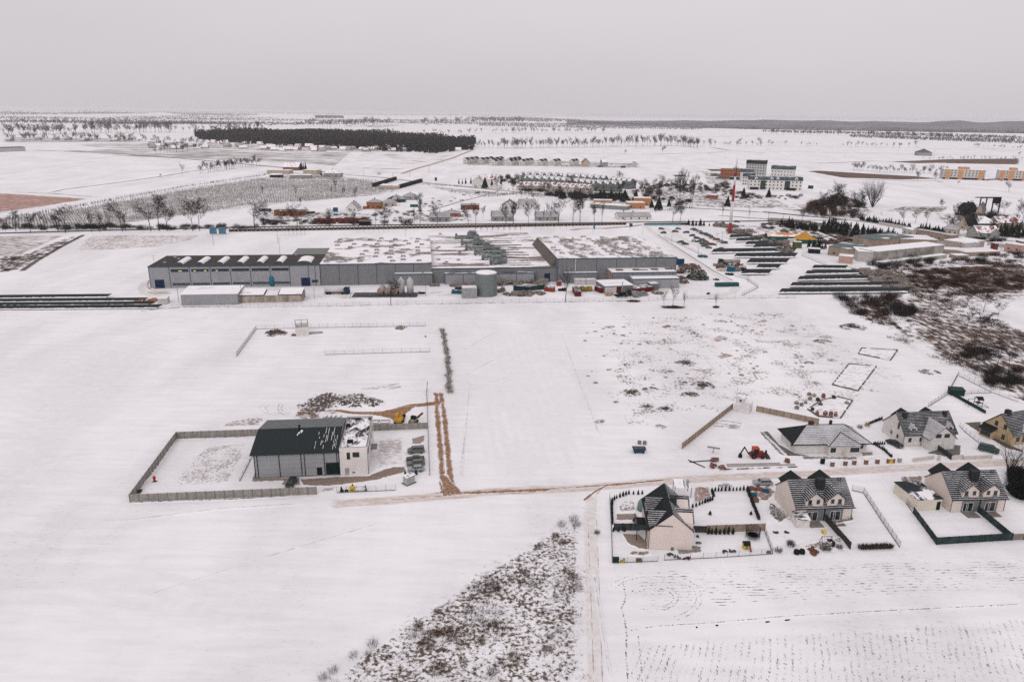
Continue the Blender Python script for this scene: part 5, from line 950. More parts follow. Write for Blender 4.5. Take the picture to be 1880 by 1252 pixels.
MB().box(5.8,7.,4.6,5.5,4.6,6.9).box(5.7,7.1,4.5,5.6,6.9,7.).build('chimney',[CHR],t); MB().box(12.2,12.8,6.2,6.8,4.6,6.6).build('chimney',[CHR],t)
multi('garage_door',MB().box(0,2.5,-.05,0,.1,2.3),mk('white_garage_door',(.62,.6,.59),.6,.06),t,[(1.1,.6,0),(4.3,.6,0)])
window(t,9.3,10.7,1.,2.3,-1.3,fm=DFR); window(t,14.6,17.,1.,2.3,-1.3 if Lb-3.2>17 else .6,fm=DFR); window(t,Lb-2.6,Lb-1.3,1.1,2.3,.6,fm=DFR,bar=False); MB().box(12.4,13.6,-1.36,-1.3,.1,2.2).build('door',[mk('cream_door',(.5,.46,.42))],t)
window(t,2.,3.,1.1,2.2,y=.6,axis='y',fm=DFR,out=1,bar=False)
for i,(p,q,l_) in enumerate((((1425,682),(1640,890),'dark kerb strip left of the bungalow'),)):
    a,b=g('s4',*p),g('s4',*q); patch('yard',[a,b,g('s4',1880,890),g('s4',1700,862),g('s4',1570,790),g('s4',1480,682)],ground_mat('dark_paving',(.10,.10,.10),(.16,.155,.15),1.,thr=.32,k=.4),.5,60)
for i,(a,b,m_,l_) in enumerate(((222,945,DK,'dark gate post box, leftmost in front of the bungalow'),(303,965,REDB,'red brick gate pillar, first from the dark box'),(410,958,REDB,'red brick gate pillar, second from the dark box'),(483,952,REDB,'red brick gate pillar, third from the dark box'),(580,948,REDB,'red brick gate pillar, fourth from the dark box'),(673,943,REDB,'red brick gate pillar, fifth from the dark box'),(765,938,REDB,'red brick gate pillar next to the yellow meter box'),(782,938,mk('yellow_paint',(1,1,1)),'yellow meter box between two red brick pillars'),(800,937,REDB,'red brick gate pillar right of the yellow meter box'),(855,933,mk('stone_pillar',(.35,.3,.25)),'wide pale stone pillar at the end of the bungalow fence'))):
    w_=.45 if m_!=DK else .5; t_=MB().box(-w_,w_,-.25,.25,0,1.25 if i!=7 else 1.1); t_.box(-w_-.05,w_+.05,-.3,.3,1.25 if i!=7 else 1.1,1.33 if i!=7 else 1.15,1 if i not in(0,7) else 0)
    tag(t_.build('gate_pillar' if i not in(0,7) else 'meter_box',[m_,SNOW],None,g('s5',a,b),.05),l_,'pillar' if i not in(0,7) else 'box')
tj=make_thuja(91,1.05,.55,'dark thuja in the row between the bungalow and the twin-garage house','thujas between the bungalow and the twin-garage house',n=40)
for P_ in([g('s5',650,790),g('s5',730,840),g('s5',800,905)],[g('s5',640,790),g('s5',750,788)],[g('s5',600,625),g('s5',720,580)]):
    for a,b in zip(P_,P_[1:]):
        n2=max(1,int((b-a).length/.62))
        for j in range(n2): tj(a.lerp(b,j/n2),j,scale=rnd.uniform(.8,1.15))
# twin-garage house
oA=g('s5',880,800); oB=g('s5',1290,800); o_,rz,L=frame(g('s5',880,800),g('s5',1305,782)); t=thing('twin_garage_house','pale house with two garage doors under a projecting gable and snowy dormered roof','house',o_,rz); D=9.2; E=3.7; Rg=7.9; Lb=L
w=MB(); w.prismx([(0,.05),(D,.05),(D,E),(D/2,Rg-.25),(0,E)],0,Lb); w.prism(pent(5.3,12.4,.05,3.6,6.4),-3.3,2); w.prism(pent(1.8,4.,3.5,4.9,5.6),.6,3.); w.prism(pent(12.6,14.6,3.5,4.9,5.6),.6,3.); w.build('wall',[LGREY],t)
gable_roof(t,0,Lb,0,D,E,Rg,'x',RTM,RTD,.5)
gable_roof(t,5.3,12.4,-3.3,4.2,3.6,6.75,'y',RTW,RTM,.5,.14,'gable_roof')
for a,b in((1.8,4.),(12.6,14.6)): gable_roof(t,a,b,.5,3.2,4.9,5.85,'y',RTW,RTD,.3,.1,'dormer_roof'); window(t,a+.5,b-.5,4.,4.9,.58,fm=WFR)
for c in(4.6,12.): back_gable(t,c,D,LGREY)
MB().box(1.2,2.3,3.2,4.,6.,8.1).build('chimney',[CHIM],t); MB().box(13.,13.9,3.2,4.,6.,8.1).build('chimney',[CHIM],t)
for a in(5.9,9.3): MB().box(a,a+2.6,-3.36,-3.3,.1,2.2).build('garage_door',[mk('white_garage_door',(1,1,1))],t)
for a in(6.6,9.): window(t,a,a+1.5,3.6,4.7,-3.3,fm=DFR)
window(t,1.3,2.4,1.,2.4,0,fm=WFR); MB().box(3.2,4.2,-.05,0,.1,2.2).build('door',[mk('white_door',(.6,.58,.57))],t); window(t,4.5,5.2,1.,2.4,0,fm=WFR,bar=False)
for a,z0,z1 in((2.2,3.7,5.7),(2.,1.1,2.4),(4.7,1.1,2.4)): window(t,a,a+1.1,z0,z1,y=0,axis='y',fm=WFR,out=1)
multi('downpipe',MB().tube((0,-.06,.1),(0,-.06,E-.2),.05),FAS,t,[(.05,0,0),(5.2,0,0),(Lb-.1,0,0)])
patch('yard',[g('s5',*p) for p in((640,640),(740,700),(880,810),(1080,860),(1270,900),(1360,880),(1370,800),(1300,790),(1060,860),(880,800))],ground_mat('dark_paving',(1,1,1),(1,1,1)),.5,60)
u=make_car('saloon','black','black saloon parked at the left wall of the twin-garage house'); o_,rz,_=frame(g('s5',870,815),g('s5',765,765)); u(g('s5',815,795),rz); 
u=make_car('van','green','dark green van parked behind the white wall near the yellow house',name='parked_van',cat='van'); u(g('s5',1585,845),math.atan2(-2.2,3.)+math.pi,scale=1.1)
STW=mk('pale_garden_wall',(.55,.5,.46),.9,.1)
for i,(p,q,h_,l_) in enumerate((((965,930),(1135,905),1.,'pale garden wall left of the gate of the twin-garage house'),((1165,920),(1190,918),1.5,'pale gate pillar of the twin-garage house'),((1280,915),(1375,905),1.2,'pale garden wall right of the twin-garage drive'),((1380,912),(1615,900),1.,'white garden wall with niches in front of the dark green van'))): wall_run('garden_wall',l_,g('s5',*p),g('s5',*q),h_,.3,STW)
pfence('board_fence','dark board fence dividing the twin garages down to the lane',g('s5',1170,838),g('s5',1280,915),1.6,DKF,pm=DKF)
wire_fence('wire_fence','post and wire fence between the twin-garage house and the yellow house',[g('s5',1350,640),g('s5',1400,690),g('s5',1540,800),g('s5',1660,870)],1.3,2.)
wire_fence('wire_fence','wire fence behind the garden of the twin-garage house',[g('s5',1090,480),g('s5',1250,380),g('s5',1340,215)],1.4,2.4,.25); wire_fence('wire_fence','wire fence at the back of the garden with the climbing frame',[g('s5',1345,225),g('s5',1600,355),g('s5',1830,440)],1.4,2.4,.25); wire_fence('wire_fence','wire fence with shrubs behind the climbing frame',[g('s5',1390,372),g('s5',1610,365)],1.2,2.2,.25)
pfence('screen_fence','long dark green screen fence from the green shed down to the yellow house',g('s5',1290,385),g('s5',1560,535),1.1,mk('deep_green',(.012,.035,.03)),pm=DKF)
t=thing('garden_shed','small dark green shed at the top of the green screen fence','shed',*frame(g('s5',1275,385),g('s5',1385,392))[:2]); MB().box(0,4.1,0,2.6,0,1.9).build('wall',[mk('deep_green',(1,1,1))],t); MB().slab([(-.2,-.2,1.95),(4.3,-.2,1.95),(4.3,2.8,2.2),(-.2,2.8,2.2)],.1).build('roof',[mk('green_shed_roof',(.035,.05,.05))],t)
t=thing('climbing_frame','dark climbing tower with a slide standing on the snowy lawn above the yellow house','climbing frame',g('s5',1490,480)); b=MB()
for x,y in((0,0),(1.6,0),(0,1.6),(1.6,1.6)): b.box(x-.06,x+.06,y-.06,y+.06,0,2.6)
b.box(0,1.6,0,1.6,1.2,1.3); b.tube((0,.8,2.4),(-2.4,.8,2.4),.06); b.tube((-2.4,.8,2.4),(-2.6,0,0),.06); b.tube((-2.4,.8,2.4),(-2.6,1.6,0),.06); b.build('frame',[FAS],t); gable_roof(t,-.1,1.7,-.1,1.7,2.5,3.2,'x',RTD,RTD,.2,.06); MB().slab([(1.7,.4,1.2),(3.4,-.6,.1),(3.6,-.1,.1),(1.7,1.,1.2)],.06).build('slide',[mk('dark_blue_slide',(.015,.03,.07))],t)
# yellow house
o_,rz,L=frame(g('s5',1535,697),g('s5',1768,800)); t=thing('yellow_house','yellow rendered house with a dark porch and snowy tile roof at the right edge','house',g('s5',1768,800),rz+math.pi/2); Ly=L; Wy=11.
# local x runs along the street front, y back along the gable side
w=MB(); w.prismx([(0,.05),(Ly,.05),(Ly,3.6),(Ly/2,7.4),(0,3.6)],0,Wy); w.build('wall',[YELW],t)
gable_roof(t,0,Wy,0,Ly,3.7,7.8,'x',RTM,RTD,.6); MB().box(1.6,2.8,Ly/2-.6,Ly/2+.6,6.8,8.6).build('chimney',[CHIM],t)
w=MB(); w.box(-1.6,0,4.6,8.2,.05,2.4); w.build('porch',[YELW],t); MB().slab([(-2.,4.3,2.4),(0,4.3,3.5),(0,8.5,3.5),(-2.,8.5,2.4)],.12).build('porch_roof',[RTD],t); MB().box(-1.66,-1.6,4.9,7.9,.5,2.2).build('porch_glass',[GL],t)
for a,z0,z1 in((2.,.9,2.3),(2.,3.8,5.2),(4.6,3.9,5.3)): window(t,a,a+.9,z0,z1,y=0,axis='y',fm=DFR,out=1,bar=False)
window(t,1.6,2.9,1.,2.3,0,fm=DFR)
MB().box(4.,8.,-.06,0,.6,2.5).build('porch_glass',[GL],t); gable_roof(t,3.6,7.,-.6,2.8,3.9,5.2,'y',RTW,RTD,.3,.1,'dormer_roof')
patch('yard',[g('s5',*p) for p in((1375,610),(1535,600),(1535,690),(1780,800),(1880,840),(1880,860),(1740,830),(1500,690))],ground_mat('brown_dark_soil',(.10,.075,.06),(.15,.12,.1),1.2,thr=.35,k=.4),.6,60)
# pallets and stacks on the far plot
for i,(a,b,k_) in enumerate(((115,385,0),(155,395,3),(120,420,0),(85,450,0),(50,470,0),(10,455,0),(12,495,0),(178,545,1),(230,405,1),(245,550,1),(290,555,1),(330,558,1),(315,412,2),(422,455,0),(140,510,2),(205,465,2),(185,430,2))):
    w_=random.Random(i).uniform(.4,.6); m_=(mk('grey_blocks',(.2,.18,.17)),REDB,mk('dark_scrap2',(.05,.045,.045)),mk('tan_blocks',(.35,.26,.18)))[k_]
    names=('grey','red brick','dark','tan'); desc=['just under the tan stack','at the top left of the building plot','below the top stack on the left','with snow on it, mid left','near the left end of the scattered stacks','farthest out to the left','lowest of the left scatter','left end of the front brick row','standing alone at the top of the plot','second in the front brick row','third in the front brick row','right end of the front brick row','by the back frame of the plot','inside the far corner of the base','in the middle of the rubble','next to the snowy base','left of the lone brick stack'][i]
    hh=(.8,1.3,.9,.9)[k_]; tag(MB().box(-w_,w_,-.45,.45,0,hh,0,1 if i%2 else 0).box(-w_*.6,w_*.5,-.3,.3,hh,hh+.2).build('block_stack',[m_,SNOW],None,g('s5',a,b),i*.4),names[k_]+' block stack '+desc,'stack')
for (pts,l_) in((((100,500),(225,425),(345,400),(470,430),(370,575),(190,560)),'snowy house base with low walls behind the bungalow'),(((305,300),(400,180),(440,130),(665,150),(515,350)),'snowy overgrown foundation outline in the meadow'),(((520,45),(545,0),(840,15),(780,100)),'upper snowy foundation outline near the scrub')):
    P_=[g('s5',*p) for p in pts]; c=P_[0]; m=MB()
    for a,b in zip(P_,P_[1:]+P_[:1]):
        d=(b-a); n_=Vector((-d.y,d.x,0)).normalized(); L_=d.length; kk=max(2,int(L_/1.6))
        for j in range(kk):
            if rnd.random()<.2: continue
            h_=rnd.uniform(.3,.5); m.rbox((a-c)+d*((j+.5)/kk)+Vector((0,0,h_/2)),d.normalized(),n_,Vector((0,0,1)),L_/kk,.3,h_)
    m.poly([(p-c)+Vector((0,0,.18)) for p in P_],1); tag(m.build('foundation',[mk('footing_dark',(.10,.08,.07),.9,.3),patchy('base_slab',(.42,.4,.4),.56,.4,fine=1)],None,c),l_,'foundation')
# brush heaps in the meadow
for i,(n_,a,b,w_,d_,h_,l_) in enumerate((('s4',350,370,5.5,5,1.6,'twiggy brown heap, the leftmost of the big meadow heaps'),('s4',510,340,4.5,4,.8,'low branches right of the leftmost meadow heap'),('s4',940,310,6,6.5,1.8,'dark earth and twig heap up the slope left of the white cabin'),('s4',830,380,5,3.5,1.,'fan of twigs below the dark earth heap'),('s4',480,480,3.8,2.6,.9,'dark brush clump, left one of a pair above the skip'),('s4',630,500,4.5,3,1.,'dark brush clump, right one of a pair above the skip'),('s4',590,645,2.7,2.2,.7,'rubble heap between the skip and the brown fence'),('s4',800,125,6.5,5,1.3,'dark low shrub clump highest in the meadow'),('s4',520,180,1.6,1.4,.5,'small tuft left of the highest shrub clump'),('c8',650,790,9,8,1.9,'snow-laced brush heap near the scrub edge'),('c8',430,890,6.,4.5,.8,'ring of brown brush above the foundations'),('c8',335,1045,2.8,2.4,.7,'little brown earth heap, left one of two'),('c8',497,1025,3.4,2.2,.6,'little tan earth heap, right one of two'),('s4',100,605,3.,2.4,.6,'tan weed clump at the far left of the meadow'),('c8',1200,1110,6,5,.7,'scattered dark rubble near the scrub corner'))):
    bigm=[mk('cut_branches',(1,1,1)),BRUSH][i%2]; c=g(n_,a,b)
    logpile('brush_pile',l_,n_,a,b,w_*1.25,d_*1.1,h_,bigm,100+i,int(w_*d_*11),.045,1.1,'pile')
    if h_>.8: mound('earth_heap','earth under the '+l_,n_,a,b,w_*.7,d_*.7,h_*.7,ground_mat('heap_c',(.07,.05,.042),(.13,.1,.085),1.1,thr=.42),200+i)
# ============================================================ the factory
u0=Vector((-177.6,346.2,0)); FA=R(7.2); FU=Vector((math.cos(FA),math.sin(FA),0)); FV=Vector((-math.sin(FA),math.cos(FA),0))
def fl(p): d=p-u0; return d.dot(FU),d.dot(FV)
BLT=mk('blue_trim',(.045,.085,.12),.5,.15); FC=corr('factory_cladding',(.31,.307,.325),.9,0,.10,dirt=.14); FC2=corr('factory_cladding_ribbed',(.21,.21,.22),.8,0,.2,dirt=.2); BLD=mk('blue_door',(.008,.022,.055),.5,.2); WIN=mk('strip_window',(.02,.035,.045),.3,.4,1.2)
RF1=mk('dark_membrane',(.05,.046,.041),.9,.18,.15); RF2=patchy('hall_roof_snow',(.2,.17,.155),.55,.07,(.9,1.3,1),.04,.3); RF3=patchy('low_roof_snow',(.2,.165,.15),.53,.042,(.6,3.,1),.03,.06); RF4=patchy('east_roof_snow',(.20,.17,.155),.515,.13,(1.3,.6,1),.07,-.9); RFG=corr('grey_sheet_roof',(.17,.17,.165),1.,0,.2)
def hall(name,lbl,u,v,w,d,h,wm,rm,step=10.,trim=True,tlist=None,snowedge=False,z0=0.):
    loc=u0+FU*u+FV*v; t=thing(name,lbl,'building',loc,FA)
    MB().box(0,w,0,d,z0,h-.15).build('wall',[wm],t); MB().box(-.12,w+.12,-.12,d+.12,h-.15,h).build('roof',[rm],t)
    MB().box(-.14,w+.14,-.16,-.121,h-.5,h+.03).build('eave_trim',[BLT],t)
    if trim: multi('pilaster',MB().box(-.14,.14,-.07,0,z0,h-.5),BLT,t,[(x,0,0) for x in (tlist or [min(w,i*step) for i in range(int(w/step)+1)])])
    return t
t=hall('factory_hall','long grey factory hall with blue pilasters and two rows of windows',0,0,81.4,28,10.9,FC,RF1,tlist=[.2,9.6,19.2,28.9,38.4,47.9,57.4,66.8,75.9,79.2])
for i in range(6):
    x=9.9+i*9.55+.5
    f=MB().box(x,x+8.3,-.06,0,8.,9.45).build('window',[mk('window_band_frame',(.13,.14,.15))],t)
    for j in range(9): pass
    gq=MB()
    for j in range(10): gq.box(x+.1+j*.82,x+.1+j*.82+.72,-.09,-.06,8.1,9.35)
    gq.build('pane',[WIN],f)
    f=MB().box(x,x+8.3,-.06,0,1.3,2.55).build('window',[mk('window_band_frame',(1,1,1))],t); gq=MB()
    for j in range(10): gq.box(x+.1+j*.82,x+.1+j*.82+.72,-.09,-.06,1.4,2.45)
    gq.build('pane',[mk('green_glass',(.05,.075,.075),.3,.4,1.)],f)
for x in(2.3,72.1): MB().box(x,x+4.4,-.08,0,0,4.3).build('gate',[BLD],t)
f=MB().box(77.3,80.3,-.06,0,1.8,3.2).build('window',[mk('window_band_frame',(1,1,1))],t); MB().box(77.4,80.2,-.09,-.06,1.9,3.1).build('pane',[WIN],f)
WARM=bpy.data.materials.new('lit_window'); WARM.use_nodes=True; WARM.node_tree.nodes['Principled BSDF'].inputs['Base Color'].default_value=(.5,.35,.12,1); WARM.node_tree.nodes['Principled BSDF'].inputs['Emission Color'].default_value=(1,.75,.3,1); WARM.node_tree.nodes['Principled BSDF'].inputs['Emission Strength'].default_value=.45
for x,w_ in((14.,1.6),(21.1,1.),(26.,1.2),(31.5,1.)): MB().box(x,x+w_,-.1,-.09,8.3,8.7).build('ceiling_light',[WARM],t)
SKL=patchy('skylight_snow',(.3,.3,.3),.62,.4)
for i in range(7):
    x=11.5+i*9.55+(1. if i>5 else 0); L_=15 if i<6 else 14; w_=3.6 if i<6 else 7
    q=MB(); n=7; pr=[(x+w_/2-w_/2*math.cos(math.pi*k/n),10.9+.0+1.15*math.sin(math.pi*k/n)) for k in range(n+1)]; q.prism(pr,4,4+L_); q.build('skylight',[SKL],t); q=MB(); q.prism([(a+(-.1 if a<x+w_/2 else .1),b+.06) for a,b in pr],3.9,4.05); q.build('skylight_end',[mk('skylight_end',(.09,.09,.09))],t)
multi('roof_vent',MB().box(-.6,.6,-.5,.5,10.9,11.4),patchy('vent_snow',(.15,.15,.15),.5,.9),t,[(5,9,0),(6,22,0),(9,18,0),(66,26,0)])
t=thing('loading_canopy','low grey ribbed roof standing behind the long factory hall','building',u0+FU*62+FV*28.5,FA); MB().box(0,20,0,30,0,8.6).build('wall',[FC2],t); MB().box(-.2,20,-.2,30.2,8.6,8.8).build('roof',[RFG],t)
t=hall('factory_hall','second factory hall with a snow-covered roof dotted with small skylights',81.6,.6,55.6,80,11.,FC2,RF2,step=9.3)
SKB2=patchy('skylight_box',(.16,.14,.13),.47,.8)
r=random.Random(4); multi('skylight',MB().box(-1.3,1.3,-.9,.9,11.,11.55).box(-1.1,1.1,-.7,.7,11.55,11.75),SKB2,t,[(4+i*7.6+r.uniform(-1.5,1.5),5+j*9.6+(i%2)*3,0) for i in range(7) for j in range(8) if r.random()<.8])
t=hall('factory_hall','low middle factory hall under a broad roof with the grey duct machinery',137.3,1.5,65.6,116,7.9,FC2,RF3,step=9.3,trim=False); MB().box(58.5,61.6,-.08,0,0,4.5).build('gate',[BLD],t)
MB().prism([(62.,7.9),(65.55,7.9),(65.55,12.4),(65.3,12.4)],2,68).build('wind_scoop',[mk('bare_walkway',(.12,.1,.09))],t)
multi('roof_vent',MB().box(-1.,1.,-.8,.8,7.9,8.5),SKB2,t,[(r.uniform(3,20),r.uniform(5,110),0) for i in range(10)])
MB().box(-.3,22,-.13,.2,7.9,8.05).build('snow_edge',[SNOW],t)
for j in range(11): MB().box(33+r.uniform(-2,8),50+r.uniform(0,6),10+j*8,10.8+j*8,7.9,8.15).build('roof_ridge',[mk('bare_membrane',(.2,.165,.15))],t)
t=hall('factory_hall','tall right-hand factory hall with mottled snow on its ribbed roof',202.4,-.2,64,68.5,12.7,FC2,RF4,step=10.6,tlist=[.2,9.8,20.8,31.5,42.,52.8,63.8])
MB().box(-.14,-.1,0,68.5,12.2,12.7).build('eave_trim',[BLT],t); MB().box(9.2,9.7,-.35,-.1,4,12.4).build('downpipe',[mk('light_pipe',(.4,.42,.44))],t)
multi('skylight',MB().box(-1.5,1.5,-1.,1.,12.7,13.3).box(-1.2,1.2,-.7,.7,13.3,13.45),SKB2,t,[(4+i*8.6+r.uniform(-1.5,1.5),5+j*8.4+(i%2)*3,0) for i in range(7) for j in range(8) if r.random()<.85])
MB().box(-.2,-.05,-.2,68.5,12.7,12.95).build('snow_edge',[SNOW],t)
t=hall('factory_annex','small tall grey block sticking out behind the right-hand factory hall',258.,60.,12,16,9.6,FC2,patchy('annex_snow',(.3,.28,.27),.7,.1),trim=False)
t=hall('factory_annex','low flat annex with a snow-rimmed roof against the middle hall, behind the round tank',144.,-1.5,46,3.,5.7,FC,patchy('annex_roof_dirty',(.09,.08,.07),.46,.3,(.5,1,1)),step=9.2)
t=hall('factory_annex','grey annex with a white roof edge between the second and the middle hall',118.7,-2.6,18.6,3.2,6.2,FC2,SNOW,trim=False); MB().box(13.5,14.4,-.5,-.02,4.2,6.9).build('vent_duct',[TRIMG],t)
t=hall('factory_annex','grey annex with a snowy roof at the left foot of the tall hall',206,-3.2,17,3.,5.6,FC2,SNOW,trim=False); MB().tube((5,1,5.6),(5,1,7.),.2).build('flue',[TRIMG],t)
t=hall('factory_annex','wide grey annex with four dark skylights on its white roof',229.,-11.,34,11,7.2,FC2,SNOW,step=10.6); MB().box(-.15,0,.0,11,0,7.).build('side_panel',[mk('pinkish_panel',(.3,.2,.185))],t); multi('skylight',MB().box(-1.8,1.8,-1.6,1.6,7.2,7.5),mk('brown_skylight',(.14,.115,.1)),t,[(5,5.5,0),(14,5.5,0),(24,6,0),(32,7,0)]); MB().box(16,20,4,6.2,7.2,7.35).build('roof_hatch',[TRIMG],t)
MB().box(3.2,8.2,-.15,-.02,0,2.4).build('gate',[mk('dark_green_gate',(.03,.07,.07))],t)
t=hall('factory_annex','frontmost light grey annex with panel doors, before the four-skylight annex',238.2,-18.,24.,7.,5.3,FC,SNOW,trim=False); multi('door_seam',MB().box(-.06,.06,-.04,0,0,3.8),TRIMG,t,[(4.4,0,0),(9,0,0),(13.5,0,0),(18.5,0,0)])
# duct machinery on the middle roof
t=thing('roof_machinery','tangle of grey ducts and air units zigzagging over the low middle factory roof','machinery',u0+FU*171+FV*3,FA)
DUC=mk('galvanised_duct',(.10,.12,.115),.55,.3,.6,metal=.2,col2=(.2,.22,.215)); z=7.9
for j,(yy,xl,xr) in enumerate(((6,-12,10),(20,-16,12),(34,-20,14),(50,-25,9),(68,-27,4),(92,-30,2))):
    m_=MB(); m_.box(xl+8,xr-6,yy,yy+2.4,z+1.2,z+3.2); m_.tube((xl+9,yy+1.2,z+.2),(xl+9,yy+1.2,z+5.),.9,.8,8); m_.box(xl+12,xl+12.5,yy+.5,yy+2,z,z+1.2); m_.box(xr-9,xr-8.5,yy+.5,yy+2,z,z+1.2); m_.build('duct',[DUC],t)
    for kx,kz in((-3,4.6),(1,3.4)): MB().box(xr-8+kx-j*.6,xr-3+kx-j*.6,yy+2.5,yy+7,z+.6,z+kz).build('air_unit',[DUC],t)
    MB().tube((xr-6-j*.6,yy+3,z+3.4),(xr-8-j*.8,yy+13,z+3.6),1.,1.,8).build('duct',[DUC],t); MB().tube((xr-10,yy+5,z),(xr-10,yy+5,z+5.6),.5,.5,8).build('flue',[DUC],t)
    MB().box(xr-12,xr-6,yy+3,yy+8,z+5.,z+5.25).build('gangway',[DUC],t)
MB().box(-10,-5,96,104,z,z+5.5).build('air_unit',[DUC],t)
t.scale=(.8,.95,.72); t.location.z=2.2
# yard
t=thing('storage_hall','plain grey storage hall with a snowy lean-to roof before the factory','building',*frame(g('c5',330,720),g('c5',795,712))[:2]); Lq=24.4
MB().prismx([(0,0),(13,0),(13,5.8),(0,5.)],0,Lq).build('wall',[FC],t); MB().slab([(-.3,-.3,5.15),(Lq+.3,-.3,5.15),(Lq+.3,13.2,6.),(-.3,13.2,6.)],.15).build('roof',[patchy('storage_roof',(.36,.33,.33),.62,.05,(1,2,1))],t)
t=thing('storage_bays','row of old concrete storage bays with partial snowy roofs, joined to the grey storage hall','building',*frame(g('c5',803,700),g('c5',1332,690))[:2]); OC=mk('old_concrete',(.25,.205,.17),.95,.25,.5,col2=(.36,.31,.27),stretch=(1,1,.3)); Lq=28
m_=MB(); m_.box(0,Lq,0,.3,0,3.4); 
for x in(0,Lq-.3): m_.box(x,x+.3,.3,10,0,3.6)
m_.box(.3,Lq-.3,9.7,10,0,3.6); m_.build('wall',[OC],t); m_=MB()
for x in(10.7,17.): m_.box(x,x+.3,.3,9.7,0,3.4)
m_.build('partition',[OC],t)
DKE=mk('dark_roof_edge',(.02,.025,.025)); PRF=patchy('bay_roof_snow',(.3,.28,.28),.63,.12)
for a,b in((.2,11.),(17.6,Lq)): MB().slab([(a,-.3,3.75),(b,-.3,3.75),(b,8,4.9),(a,8,4.9)],.35,0,1).build('roof',[PRF,DKE],t)
MB().slab([(11.5,-.1,3.5),(17,-.1,3.5),(17,7,4.2),(11.5,7,4.2)],.12).build('roof',[SNOW],t)
def container(name,lbl,p,q,w,h,mat,top=None,cat='container',dep=None,z0=.1,grp=None):
    o_,rz,L=frame(p,q); L=w or L; d_=dep or 2.4; t=thing(name,lbl,cat,o_,rz,grp)
    m_=MB(); m_.box(0,L,0,d_,z0,h); k=int(L/.6)
    for i in range(k): m_.box(i*.6+.1,i*.6+.35,-.05,0,z0+.15,h-.15)
    m_.build('shell',[mat],t); MB().box(.04,L-.04,.04,d_-.04,h,h+.09).build('snow_cover',[top or SNOW],t); return t
NVY=mk('navy_steel',(.012,.03,.06),.5,.25); TEAL=mk('teal_steel',(.02,.075,.08),.5,.2); GRS=mk('green_steel',(.018,.045,.042),.5,.25); RDS=mk('red_steel',(.12,.014,.014),.6,.3); ORS=mk('rust_red_steel',(.25,.045,.025),.7,.4,1.); BLS=mk('blue_steel',(.012,.09,.15),.5,.2); WHS=mk('white_steel',(.5,.48,.47),.6,.15); SCRP=mk('scrap_mix',(.09,.06,.045),.9,.6,1.,col2=(.2,.17,.15))
PS=patchy('dirty_cover',(.08,.075,.07),.45,.6)
container('office_container','small white office container on the snow left of the storage hall',g('c5',135,712),g('c5',185,710),4.,2.6,WHS,dep=5.)
container('skip_container','navy blue long skip by the middle factory hall',g('c6',1262,600),g('c6',1380,612),9,2.7,NVY,PS)
container('skip_container','dark green long skip right of the navy one, full of scrap',g('c6',1385,602),g('c6',1500,592),9.5,2.5,GRS,PS)
container('skip_container','rust-red tipping skip right of the green one',g('c6',1515,605),g('c6',1582,612),5,2.2,ORS,PS)
container('skip_container','small blue skip left of the round tank',g('c6',755,625),g('c6',838,628),6.,1.8,BLS,PS)
container('pump_house','light grey box building standing against the big round tank',g('c6',845,665),g('c6',935,663),7.,5.2,mk('pump_house_wall',(.3,.3,.31)),None,'building',5.)
container('skip_container','long dark red container seen end-on right of the small bare tree',g('c7',70,648),g('c7',105,648),3.,2.6,RDS,PS,dep=11)
container('skip_container','small rust-orange box between the blue gate and the bare tree',g('c6',1620,560),g('c6',1650,560),2.4,2.4,ORS,PS)
for i,(a,b) in enumerate(((75,118),(122,160),(165,240))): container('white_container','white container in front of the tall hall, '+('nearest the bare tree','in the middle of the three','rightmost of the three')[i],g('c7',a,552),g('c7',b,550),None,2.9,WHS,dep=3)
container('skip_container','dark red container left of the grey workshop shed',g('c7',228,600),g('c7',305,632),6,2.6,RDS,PS)
container('skip_container','dark red low container right of the grey workshop shed, snow and scrap on top',g('c7',548,622),g('c7',710,605),12,2.4,RDS,patchy('scrap_snow',(.04,.04,.04),.5,.4),dep=6)
container('metal_tank','small grey square silo right of the red container',g('c7',690,600),g('c7',760,596),4.4,3.6,mk('grey_steel',(.14,.15,.15)),dep=4)
container('long_container','long teal container lying beside the bend of the factory road',g('c7',1228,568),g('c7',1375,566),12.3,1.9,TEAL,TEAL)
container('long_container','blue container half hidden behind the right end of the tall hall',g('c7',915,392),g('c7',965,392),None,4.,mk('bright_blue_steel',(.012,.05,.12)),None,dep=4)
t=thing('workshop_shed','grey workshop shed with a chimney pipe in front of the tall factory hall','shed',*frame(g('c7',313,627),g('c7',545,617))[:2]); MB().box(0,14.6,0,13,0,4.).build('wall',[FC2],t); MB().box(-.3,14.9,-.3,13.3,4,4.2).build('roof',[patchy('shed_snow',(.4,.37,.37),.6,.06)],t); MB().box(.1,6,-.05,0,.1,3.4).build('door',[WHS],t); MB().box(6.1,8.4,-.05,0,.1,3.4).build('gate',[RDS],t); MB().tube((8.9,-.4,0),(8.9,-.4,6.2),.22,.22,8).build('flue',[mk('light_pipe',(1,1,1))],t)
t=thing('storage_tank','big round galvanised steel tank with a snow-covered lid before the middle factory hall','tank',(g('c6',948,655)+g('c6',1125,655))/2+Vector((0,5.2,0))); 
prf=[]
for i in range(11): prf+=[(5.2,.1+i*1.02),(5.27,.4+i*1.02),(5.2,.8+i*1.02)]
MB().lathe(prf,40).build('shell',[corr('galvanised_tank',(.20,.225,.225),1.05,2,.25,metal=.25,rough=.5)],t); MB().lathe([(5.3,11.1),(4.6,11.45),(2.5,11.8),(.3,12.)],40).build('roof',[patchy('tank_lid',(.3,.3,.3),.63,.3)],t)
